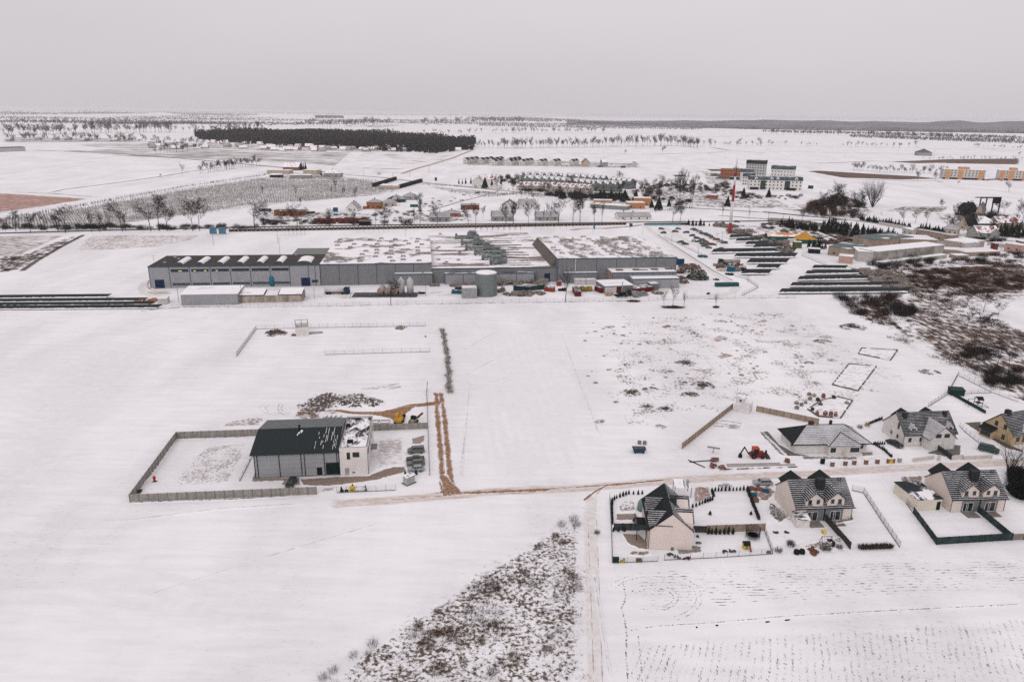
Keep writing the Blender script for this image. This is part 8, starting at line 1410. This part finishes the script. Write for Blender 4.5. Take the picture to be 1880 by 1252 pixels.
mhouse('small brick stack on the building plot left of the mast',g('z5',170,700),g('z5',310,715),5,4,4.2,'flat',mk('dull_brick',(.25,.1,.08)),SNR,wins=0,cat='shed',name='shed',chim=False)
def orx(t,L,D,H_):
    for k in (.12,.42,.9): MB().box(L*k-3,L*k+3,-.4,0,0,H_).build('orange_panel',[mk('orange_panel',(.5,.27,.15))],t)
    MB().box(L*.4,L*.62,2,D-2,H_,H_+3.5).build('roof_room',[mk('orange_panel',(1,1,1))],t); MB().box(0,L,-.3,0,0,2.4).build('shopfront',[DK],t)
block('cream and orange apartment block standing alone in the far right field',g('c4',1290,582),g('c4',1592,592),18,14,mk('grey_cream',(.5,.46,.43)),SNR,4,12,0,False,extra=orx); block('second cream and orange apartment block at the right picture edge',g('c4',1690,590),g('c4',1900,598),18,14,mk('grey_cream',(1,1,1)),SNR,4,9,0,False,extra=orx)
for i in range(9): CARP[('hatch','grey')](g('c4',1600+i*14,rnd.uniform(588,596)),0,'tiny parked car between the two orange apartment blocks','cars parked by the orange apartments')
# white row houses on the far estate
mk('white_row',(.58,.55,.54))
t=thing('row_house','x','house',(0,0,0)); MB().prism(pent(0,8,0,8.5,11.2),0,13).build('wall',[mk('white_row',(1,1,1))],t); gable_roof(t,0,8,0,13,8.6,11.6,'y',mk('row_dark_roof',(.02,.024,.027)),mk('row_dark_roof',(1,1,1)),.2,.3); multi('window',MB().box(-.6,.6,-.06,0,0,1.6),GLD,t,[(2.5,0,1),(5.5,0,1),(2.5,0,4.6),(5.5,0,4.6)]); MB().box(-.06,0,2,11,1,2.4).box(-.06,0,2,11,4.6,6).build('window_band',[GLD],t); U3=Use(t)
for i,(a,k_) in enumerate(((1440,3),(1550,3),(1625,3),(1755,3))):
    for j in range(k_): U3(g('c2',a,476)+Vector((j*7.+2,j*17.,0)),-.42,'white row house with a dark roof in the left half of the far estate','white row houses, left half of the far estate',.95)
for i,(a,k_) in enumerate(((-80,2),(32,3),(120,3),(250,2),(348,2),(478,2))):
    for j in range(k_): U3(g('c3',a,488)+Vector((j*7.+2,j*17.,0)),-.42,'white row house with a dark roof in the right half of the far estate','white row houses, right half of the far estate',.95)
mhouse('unfinished tan house at the right end of the white row houses',g('c3',590,495),g('c3',635,495),12,8,13,'y',TANW,mk('yellow_brown_roof',(.25,.18,.06)),wins=0); mhouse('grey half-built house at the right end of the white row houses',g('c3',725,497),g('c3',765,497),12,8,13,'x',GRW,SNR,wins=0); container('white_container','small blue container by the half-built house',g('c3',695,498),g('c3',728,498),None,3,BLS); container('white_container','small green container right of the half-built house',g('c3',862,502),g('c3',892,502),None,3,GRS)
# village before the wood
rr=random.Random(21); V=[]
for i in range(46): V.append((rr.uniform(0,1020),rr.uniform(355,388)))
vu=[]
for i in range(4):
    t=thing('village_house','x','house',(0,0,0),0); wm=(WHW,TANW,GRW,mk('pink_house',(.45,.33,.29)))[i]; L=13+i*2; MB().prismx([(0,0),(10,0),(10,4.),(5,8.8),(0,4.)],0,L).build('wall',[wm],t); gable_roof(t,0,L,0,10,4,9,'x',(SNR,SNR2,REDR,SNR)[i],SNR,.6,.3); vu.append(Use(t))
for a,b in V: vu[rr.randrange(4)](g('c2',a,b),rr.uniform(-.6,.9),'small snowy-roofed house in the village strip below the dark wood','village houses below the dark wood',rr.uniform(.75,1.1))
for i in range(32): vu[rr.randrange(4)](g('c1',rr.uniform(1050,1880),rr.uniform(325,372)),rr.uniform(-.6,.9),'small snowy-roofed house left of the dark wood','village houses left of the dark wood',rr.uniform(.8,1.1))
for i in range(14): vu[rr.randrange(4)](g('c1',rr.uniform(0,1000),rr.uniform(298,312)),rr.uniform(-.4,.4),'tiny farmhouse in the far hedgerow at left','farmhouses of the far left hedgerow',rr.uniform(.8,1.1))
for a,b in ((1165,355),(1235,360),(1395,385),(1490,360)): vu[0](g('c2',a,b),.2,'small house at the right end of the dark wood','houses at the right end of the dark wood',1.)
for i in range(24): vu[rr.randrange(4)](g('c2',rr.uniform(30,1500),rr.uniform(165,205)),rr.uniform(-.4,.4),'tiny remote building beyond the dark wood','remote buildings beyond the dark wood',1.3)
mhouse('lone grey farmstead far out on the right-hand fields',g('c4',1120,416),g('c4',1215,418),30,8,16,'hip',GRW,mk('grey_farm_roof',(.1,.1,.11)),wins=0)
# hipped-roof houses at far right
Z=lambda a,b:g('z6',a,b)
mhouse('yellowish house with a grey snowy hipped roof, nearest the long hall on the right',Z(455,665),Z(720,690),13,4.4,8.4,'hip',TANW,SNR2,rm2=RTM,wins=3,wh=(1.8,3.)); mhouse('steep brown-gabled house behind the yellowish hipped one',Z(720,560),Z(900,590),11,4.,10,'y',TANW,RTD,wins=1); mhouse('dark hipped-roof house with a pale frosted right slope',Z(1010,560),Z(1420,560),15,4.,9.,'hip',mk('dark_wall',(.06,.06,.06)),SNR,rm2=GRNR,wins=0); mhouse('pale double-gabled house with a pinkish snowy roof, in front at right',Z(1060,740),Z(1440,745),13,4.6,9.,'x',GRW,REDR,wins=3,wh=(2.,3.2)); mhouse('front gable wing of the pinkish-roofed house',Z(1290,748),Z(1430,750),6,4.6,7.6,'y',GRW,REDR,wins=1,name='house_wing'); mhouse('olive house with a snow-pink tiled roof near the right edge',Z(1430,560),Z(1800,545),12,4.6,9.,'x',mk('olive_wall',(.25,.22,.15)),REDR,wins=3); mhouse('small pale house high behind the dark hipped roof',Z(1040,330),Z(1150,340),12,5,11,'y',TANW,RTM,wins=1); mhouse('dark-roofed house left of the black frame structure',Z(880,290),Z(1060,290),12,4,9.,'x',DK,RTD,wins=0)
t=thing('black_frame','black open frame structure standing over the pale house at upper right','frame',*frame(Z(1085,300),Z(1370,300))[:2]); m_=MB()
for x in(0,6,13,20): m_.box(x,x+.8,0,.8,0,15)
m_.box(0,20.8,0,.8,14.,15.2); m_.box(0,20.8,7.,7.8,13.6,14.4); m_.box(13,20.8,.9,1.2,9,14); m_.build('beam',[DK],t)
thicket([UB[3],UB[1],UB[0]],gp('z6',(700,330),(1400,330),(1850,500),(1850,620),(1300,480),(1000,480),(760,430)),50,'dark garden shrub among the houses at upper right','garden shrubs among the upper right houses',.8,1.6,(.7,1.6),41)
thicket([UB[3],UB[1]],gp('z6',(0,560),(420,590),(500,740),(1100,730),(1500,760),(1500,800),(700,790),(300,680)),50,'dark shrub between the garden walls and the pale halls','dark shrubs by the garden walls at right',.6,1.3,(.5,1.2),42)
# long grey warehouse group
WHG=mk('warehouse_wall',(.22,.2,.18),.95,.3,.15,col2=(.33,.31,.28)); TNW=mk('tan_wall',(.27,.21,.165),.9,.2,.2)
def at4(l_,p,q,D,H_,wm,rm,**k): return mhouse(l_,g('z3',*p),g('z3',*q),D,H_,H_+.1,'flat',wm,rm,cat='building',name='warehouse',chim=False,**k)
at4('long grey warehouse with a flat white roof, the biggest on the right',(715,612),(1240,555),13.,7.,WHG,patchy('wh_snow',(.3,.28,.27),.68,.05),wins=0); at4('white end section of the long grey warehouse',(568,600),(712,608),16,6.4,mk('pale_wall',(.42,.4,.38),.9,.2),patchy('wh_snow',(1,1,1)),wins=0); at4('low grey-walled step in front of the long warehouse',(760,640),(1270,575),4,2.4,WHG,SNOW,wins=0)
at4('tan and white building with a green-grey roof left of the long warehouse',(338,548),(540,575),26,5.4,TNW,patchy('teal_grey_roof',(.10,.13,.13),.42,.05,(1,2,1)),wins=2); at4('green-grey roofed hall behind the long warehouse',(700,505),(1000,480),18,6.5,TNW,patchy('teal_grey_roof',(1,1,1)),wins=0); at4('white-roofed hall behind the long warehouse, farther right',(900,490),(1190,500),20,6.,TNW,SNOW,wins=0)
at4('long brown wall building with small windows up behind the warehouses',(1000,415),(1300,470),7,6.5,TNW,SNR2,wins=5,wh=(3,4)); at4('pale building left of the long brown wall',(918,398),(1000,420),6,6,mk('pale_wall',(1,1,1)),SNR,wins=2,wh=(3,4)); at4('pinkish-grey hall with a snow patch on its roof, right of the long warehouse',(1402,525),(1560,505),14,6.,mk('pinkish_wall',(.36,.29,.26)),patchy('pk_roof',(.25,.23,.22),.62,.1),wins=0); at4('grey left face of the pinkish hall',(1270,500),(1400,525),14,5.9,mk('pale_wall',(1,1,1)),patchy('pk_roof',(1,1,1)),wins=2,wh=(1,2)); at4('pink building with a red-brown tower at the right edge',(1720,520),(1850,540),14,5.6,mk('pink_wall',(.42,.27,.23)),SNOW,wins=2,wh=(2,3)); at4('low flat roof between the warehouse and the pink building',(1420,560),(1690,550),14,2.6,TNW,SNOW,wins=0); at4('small flat white roof before the pinkish hall',(1250,540),(1400,548),10,3.,TNW,SNOW,wins=0); at4('tiny flat-roofed hut below the low flat roof',(1345,580),(1440,578),6,2.2,TNW,SNOW,wins=0)
at4('pink container-like block at the left corner of the warehouse group',(422,610),(530,620),7,4.4,mk('pink_wall',(1,1,1)),SNOW,wins=0); at4('small dark arched shelter left of the tan building',(190,535),(280,540),5,3.,DK,SNOW,wins=0); at4('small brick hut between the pink and pinkish buildings',(1645,515),(1672,515),4,5,mk('dark_red_brick',(1,1,1)),SNR,wins=0); at4('brown tower of the pink building',(1850,525),(1885,525),6,7,mk('brown_tower',(.15,.07,.05)),SNR,wins=0)
for p,q,l_ in (((1180,465),(1540,500),'long pale garden wall in front of the pinkish-roofed house'),((1590,470),(1880,520),'long pale garden wall at the right edge'),((740,310),(990,355),'long low wall leading to the brown wall building')): wall_run('garden_wall',l_,g('z3',*p),g('z3',*q),2.6,.5,mk('pale_wall',(1,1,1)))
# yellow tent
t=thing('party_tent','yellow peaked tent roof over dark green sides near the solar rows','tent',g('z3',108,460)); MB().box(0,13,0,12,0,2.8).build('side_wall',[mk('tent_green',(.015,.07,.05))],t); m_=MB(); v=[(-.4,-.4,2.8),(13.4,-.4,2.8),(13.4,12.4,2.8),(-.4,12.4,2.8)]
for k in range(4):
    a,b=Vector(v[k]),Vector(v[(k+1)%4]); c=Vector((6.5,6,8.2)); ma,mb_=a.lerp(c,.5)-Vector((0,0,.9)),b.lerp(c,.5)-Vector((0,0,.9)); m_.poly([a,b,mb_,ma]); m_.poly([ma,mb_,c])
m_.build('roof',[mk('tent_yellow',(.46,.24,.04))],t)
t=thing('long_tent','long tent hall with an orange-white roof and green sides behind the yellow tent','tent',g('z3',0,440),-.03); MB().box(-12,14.5,0,8,0,3.4).build('side_wall',[mk('tent_green',(1,1,1))],t); gable_roof(t,-12,14.5,0,8,3.4,5.4,'x',patchy('tent_roof',(.55,.22,.08),.5,.12),mk('tent_yellow',(1,1,1)),.3,.1)
container('caravan','white caravan in front of the long tent',g('z3',30,456),g('z3',92,457),None,2.8,WHS,cat='caravan'); container('skip_container','olive green box below the yellow tent',g('z3',72,495),g('z3',135,497),None,4.2,mk('olive_box',(.08,.09,.025)),dep=4)
logpile('rubble_heap','big pale rubble heap right of the mast foot','c7',1490,130,17,14,4.,mk('rubble',(.22,.18,.16),.95,.4,.8),88,420,.28,1.4,'heap'); 
for i,(n_,a,b,w_,l_) in enumerate((('c7',1400,125,12,'dark scrap behind the mast foot'),('c7',1310,75,12,'low dark scrap left of the mast foot'),('c7',1600,170,12,'dark scrap below the rubble heap'),('c7',1700,215,14,'dark machinery behind the fourth solar row'),('c7',1780,245,8,'dark vehicle at the right end of the fourth solar row'),('c4',150,1110,8,'dark scrap right of the upper solar rows'),('c8',800,400,16,'dark brush at the right end of the right solar field, rear'),('c8',900,460,16,'dark brush at the right end of the right solar field, middle'),('c8',1010,520,12,'dark brush at the right end of the right solar field, front'),('c3',1590,578,14,'dark parked vehicles by the building plot'),('c3',1540,560,14,'rubble on the building plot left of the orange shell'),('c3',1510,720,10,'red containers group left of the mast'))): scrap(n_,a,b,'scrap_group',l_,'scrap',SCRP if i!=11 else mk('dull_brick',(1,1,1)),w_,3.,700+i,14)
wire_fence('wire_fence','dark wire fence from the tent down to the right solar field',[g('c8',280,270),g('c8',460,345)],2.,3.,.4,FAS); wire_fence('wire_fence','dark wire fence behind the right solar field',[g('c8',600,350),g('c8',800,400),g('c8',1060,530)],2.,3.,.4,FAS)
o_=g('c2',1360,190); tag(MB().tube((0,0,0),(0,0,hpix('c2',1360,190,90)),1.2,.5,4).build('far_mast',[TRIMG],None,o_),'very thin grey mast on the horizon beyond the dark wood','mast')
for i,(n_,a,b,bt) in enumerate((('c2',1205,540,480),('c2',1065,570,520),('c2',735,560,520),('c2',945,575,540),('c4',40,890,820),('c4',147,890,830),('c4',282,910,835),('c4',190,895,850),('c4',975,395,345),('c4',1225,450,370),('c4',805,345,300),('c4',592,435,400),('c4',1712,1090,1015))):
    h=hpix(n_,a,b,bt); t=thing('utility_pole',['utility pole by the lane to the far estate','utility pole at the crossroads','first utility pole on the far road','utility pole above the pavilion','leaning utility pole by the access road, leftmost','second utility pole by the access road','third utility pole by the access road','fourth utility pole by the access road','pylon near the lone farmstead','tall pylon right of the lone farmstead','pylon over the far dotted trees','short pole on the far right fields','pale pole by the garden wall at right'][i],'pole',g(n_,a,b)); MB().tube((0,0,0),(0,0,h),.16,.12,5).build('shaft',[DK if i<12 else mk('pale_pole',(.4,.38,.37))],t); MB().box(-1.,1.,-.08,.08,h*.9,h*.9+.15).build('crossarm',[DK],t)
# ============================================================ far woods and hedgerows
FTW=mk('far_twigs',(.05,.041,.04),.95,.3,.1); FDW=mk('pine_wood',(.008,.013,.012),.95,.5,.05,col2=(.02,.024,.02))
FT_=[]; FTM=[]; REST=[[],[],0]; SOLO={1,2,6,7,9,10,11,12}
for i in range(4):
    tm,cm=bare_tree_mesh(200+i,h=10.,twn=700,tw=.17,levels=2,upright=.38,low=.18,trunk_r=.16); t=thing('far_tree','x','tree',(0,0,0)); a=bpy.data.objects.new('trunk',tm); C.objects.link(a); a.parent=t; FTM.append((np.array([v.co[:] for v in tm.vertices]+list(cm.v)),[tuple(p.vertices) for p in tm.polygons]+[tuple(i+len(tm.vertices) for i in f) for f in cm.f])); cm.build('crown',[FTW],t); FT_.append(Use(t))
def treeline(n_,pts,cnt,hpx,label,group,seed=1,jit=6,gap=0.,sx=1.):
    r=random.Random(seed); P=[g(n_,*p) for p in pts]; Ls=[(b-a).length for a,b in zip(P,P[1:])]; T=sum(Ls)
    for i in range(cnt):
        s=(i+r.random()*.9)/cnt*T; k=0
        while k<len(Ls)-1 and s>Ls[k]: s-=Ls[k]; k+=1
        p=P[k].lerp(P[k+1],s/Ls[k])+Vector((r.uniform(-jit,jit),r.uniform(-jit,jit)*2,0))
        if gap and mnoise.noise(Vector((p.x*.01,p.y*.01,seed)))<gap-.5: continue
        d=math.hypot(p.x,p.y)
        h=hpx/ZM[n_][2]*d/1330*r.uniform(.6,1.2)*1.02
        if seed not in SOLO:
            V_,F_=FTM[r.randrange(4)]; a=r.uniform(0,6.28); c_,s_=math.cos(a)*h/10*sx,math.sin(a)*h/10*sx; o_=REST[2]; REST[0].append(np.stack([V_[:,0]*c_-V_[:,1]*s_+p.x,V_[:,0]*s_+V_[:,1]*c_+p.y,V_[:,2]*h/10],1)); REST[1]+=[tuple(k2+o_ for k2 in f) for f in F_]; REST[2]+=len(V_); continue
        FT_[r.randrange(4)](p,r.uniform(0,6),label,group,(h/10*sx,h/10*sx,h/10))
treeline('c1',[(0,265),(250,268),(480,258)],46,45,'tall bare tree in the far tree line, left stretch','far tree line, left stretch',1,20); treeline('c1',[(530,255),(750,252),(1250,248)],60,44,'tall bare tree in the far tree line, second stretch','far tree line, second stretch',2,20); treeline('c1',[(1260,248),(1540,247),(1880,228)],40,36,'bare tree in the far tree line reaching the dark wood','far tree line, stretch at the dark wood',3,25)
treeline('c1',[(0,305),(200,308),(600,308),(1000,318)],60,34,'bare tree around the remote farms at left','trees around the remote farms at left',4,25); treeline('c1',[(1050,325),(1400,335),(1880,350)],40,34,'tree among the houses left of the dark wood','trees among the houses left of the dark wood',5,20); treeline('c1',[(1090,410),(1240,395),(1290,388),(1470,370)],14,45,'tree in the short row on the left field track','short tree row on the left field track',6,3); treeline('c1',[(1450,540),(1560,525),(1700,505),(1850,490)],34,50,'small bare tree in the thicket by the far road','thicket trees by the far road',7,6); treeline('c1',[(0,190),(400,190),(900,190)],40,28,'hazy tree in the hedgerow near the horizon, left','hazy hedgerow near the horizon, left',8,60)
treeline('c3',[(0,362),(500,358),(690,355)],66,50,'bare tree in the long row beyond the white houses, left','long tree row beyond the white houses, left',9,8,.0,.7); treeline('c3',[(700,352),(1040,350)],26,52,'bare tree in the long row beyond the white houses, middle','long tree row beyond the white houses, middle',10,8,.0,.7); treeline('c3',[(1050,347),(1260,345)],16,60,'bare tree in the long row beyond the white houses, right','long tree row beyond the white houses, right',11,8,.0,.8); treeline('c3',[(1280,345),(1420,360)],22,48,'dark tree of the copse at the end of the long row','copse at the end of the long row',12,14); treeline('c3',[(1440,345),(1880,348)],14,25,'tiny bush-like tree on the far field border','dotted trees on the far field border',13,10)
treeline('c2',[(1550,362),(1880,362)],22,40,'bare tree in the row right of the dark wood','tree row right of the dark wood',14,8,0,.7); treeline('c4',[(0,345),(620,350),(1050,355)],40,24,'dotted roadside tree on the far right fields','dotted trees on the far right fields',15,10,.35); treeline('c3',[(30,250),(280,250),(600,250),(760,252)],50,26,'hazy tree of the far plantation row','far plantation row',16,15,.1); treeline('c2',[(1130,255),(1400,262),(1640,255),(1880,252)],26,26,'tree of the scattered hedgerow beyond the wood','scattered hedgerow beyond the wood',17,15,.3); treeline('c2',[(250,205),(560,215),(760,200),(950,195)],40,38,'hazy tree behind the left part of the dark wood','hazy trees behind the left part of the wood',18,40); treeline('c2',[(1140,192),(1350,190),(1600,190),(1880,185)],56,34,'hazy tree in the dark belt near the thin mast','dark belt near the thin mast',19,30)
treeline('c4',[(50,262),(240,266),(540,268)],34,26,'hazy tree of the far right copse','far right copse',20,25,.1); treeline('c4',[(680,278),(1100,292),(1500,312),(1880,330)],80,30,'hazy tree in the village belt at right','village belt at right',21,40,.0); treeline('c4',[(640,520),(900,535),(1270,545)],40,34,'dark shrub tree in the scrub beyond the brown strip','scrub beyond the brown strip',22,8,.0); treeline('c4',[(1180,445),(1600,440),(1880,450)],40,14,'low bush on the far right heath','bushes on the far right heath',23,12,.0); treeline('c4',[(1500,355),(1880,370)],16,16,'tiny tree on the far dark field strip','trees on the far dark field strip',24,10,.2)
me=bpy.data.meshes.new('far_trees'); me.from_pydata(np.concatenate(REST[0]).tolist(),[],REST[1]); me.materials.append(FTW); o=bpy.data.objects.new('far_trees',me); C.objects.link(o); tag(o,'hazy bare trees scattered along the most distant hedgerows',kind='stuff')
# the dark pine wood
def wood(name,label,region_px,n_,cnt,hpx,mats,seed,tw=.9,kind='stuff',k_s=True):
    r=random.Random(seed); P=[(q.x,q.y) for q in region_px]; xs=[q[0] for q in P]; ys=[q[1] for q in P]; m_=MB(); c=0; N=cnt; lf=lambda x,y:.85+.5*mnoise.noise(Vector((x*.006,y*.006,seed)))
    X=np.array([r.uniform(min(xs),max(xs)) for _ in range(N*4)]); Y=np.array([r.uniform(min(ys),max(ys)) for _ in range(N*4)]); ok=np.nonzero(inpoly(X,Y,P))[0][:N]
    for i in ok:
        x,y=float(X[i]),float(Y[i]); d=math.hypot(x,y); h=hpx*r.uniform(.75,1.15)*lf(x,y); w_=hpx*.2; mi=r.randrange(len(mats))
        # an uneven crown of tilted leafy faces over a thin stem
        for k in range(9):
            a=r.uniform(0,6.28); q=w_*r.uniform(.2,1.25); z_=h*(.45+.5*r.random()**.8)*(1-.18*q/w_); c=Vector((x+math.cos(a)*q,y+math.sin(a)*q,z_)); e=rv(r,w_*.75); f_=rv(r,w_*.75); f_.z*=.6; m_.add([c-e,c+e*.6+f_,c-f_],[(0,1,2)],mi)
        if k_s: m_.tri((x,y,0),(0,0,h*.7),h*.05,mi); m_.add([(x-w_*.9,y,0),(x+w_*.9,y-1,h*.1),(x+r.uniform(-w_,w_),y,h*.6)],[(0,1,2)],mi)
    o=m_.build(name,mats); return tag(o,label,kind=kind)
wood('wood','dark pine wood behind the village',pl((356,249),(366,256),(420,262),(480,266),(560,271),(640,275),(700,278),(760,281),(800,282),(868,276),(873,262),(820,255),(740,249),(680,246),(620,244),(560,243),(500,243),(440,243),(400,244)),'c1',5200,21,[FDW,mk('brown_wood_edge',(.028,.02,.018),.95,.4,.03)],5)
FW=mk('far_wood',(.085,.08,.085),.95,.3,.02); FW2=mk('hazed_wood_brown',(.11,.1,.1),.95,.3,.02)  # wood colours paled to stand in for distance haze
for i,(pts,cnt,h_) in enumerate(((((578,213),(630,214),(632,218),(580,218)),420,24),(((300,207),(420,209),(480,211),(440,214),(340,213)),900,18),(((0,206),(100,208),(180,206),(280,209),(100,211),(0,212)),1100,18),(((120,201),(300,203.5),(500,206),(700,208.5),(500,208),(300,206.5),(104,204)),1600,24),(((700,207),(900,210),(1080,215),(900,214),(760,211)),1300,26),(((860,216),(960,216),(1080,222),(1000,225),(880,222)),900,24),(((1300,232),(1420,236),(1460,238),(1360,238)),420,14),(((500,206),(700,209),(820,214),(640,213)),900,16),(((0,214),(200,217),(560,220),(880,221),(870,224),(540,223),(180,221),(0,219)),1500,12),(((0,222),(260,222),(520,226),(700,229),(500,230),(200,226),(0,226)),1300,12),(((560,222),(800,224),(1060,228),(1050,231),(780,228),(560,226)),1000,12),(((880,228),(1080,232),(1300,236),(1280,239),(1060,236),(880,232)),900,10),(((1060,224),(1300,230),(1500,234),(1300,233),(1060,228)),900,16),(((1560,248),(1880,258),(1880,264),(1700,258),(1560,252)),700,9),(((1400,240),(1700,246),(1880,252),(1880,256),(1600,248),(1400,243)),700,10),(((0,202),(400,206),(900,212),(1060,215),(700,212),(300,208),(0,206)),2600,20),
    (((60,225),(300,226),(440,227),(430,229),(200,229)),700,12),(((200,215),(330,213),(520,217),(420,221),(260,219)),700,12))):
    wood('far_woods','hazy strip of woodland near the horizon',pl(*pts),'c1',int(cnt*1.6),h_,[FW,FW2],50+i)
# low wooded hills on the right horizon
xs=list(range(1040,2060,20)); top={1040:0,1080:1,1130:7,1200:12,1260:19,1300:17,1400:26,1450:23,1500:28,1560:22,1600:26,1700:24,1760:31,1800:28,1880:34,2060:34}
def ht(x):
    ks=sorted(top); 
    for a,b in zip(ks,ks[1:]):
        if a<=x<=b: return top[a]+(top[b]-top[a])*(x-a)/(b-a)
    return 30
hm=MB(); rows=9; base=[]
for j in range(rows):
    for i,x in enumerate(xs):
        yb=231+(x-1090)*.022 if x<1400 else 237.8+(x-1400)*.016; p=G(x,yb); u_=j/(rows-1); q=p*(1+.9*u_); hgt=ht(x)*2.2*math.sin(math.pi*min(1,u_*1.1+.02))*(1+.35*mnoise.noise(Vector((x*.013,j*.9,0)))+.12*mnoise.noise(Vector((x*.09,j,3)))); base.append((q.x,q.y,max(-.5,hgt)))
n_=len(xs); hm.add(base,[(j*n_+i,j*n_+i+1,(j+1)*n_+i+1,(j+1)*n_+i) for j in range(rows-1) for i in range(n_-1)],0,True)
hm.build('hills',[mk('hazed_hill',(.15,.148,.16),.95,.3,.003)])['kind']='structure'  # pale bluish hill colour adds painted haze to the volume's own
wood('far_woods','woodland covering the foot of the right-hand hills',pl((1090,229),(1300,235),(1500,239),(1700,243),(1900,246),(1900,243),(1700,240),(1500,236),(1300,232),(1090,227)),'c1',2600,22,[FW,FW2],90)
for o in list(S.objects):
    if o.get('label')=='x':
        for c in list(o.children): bpy.data.objects.remove(c)
        bpy.data.objects.remove(o)
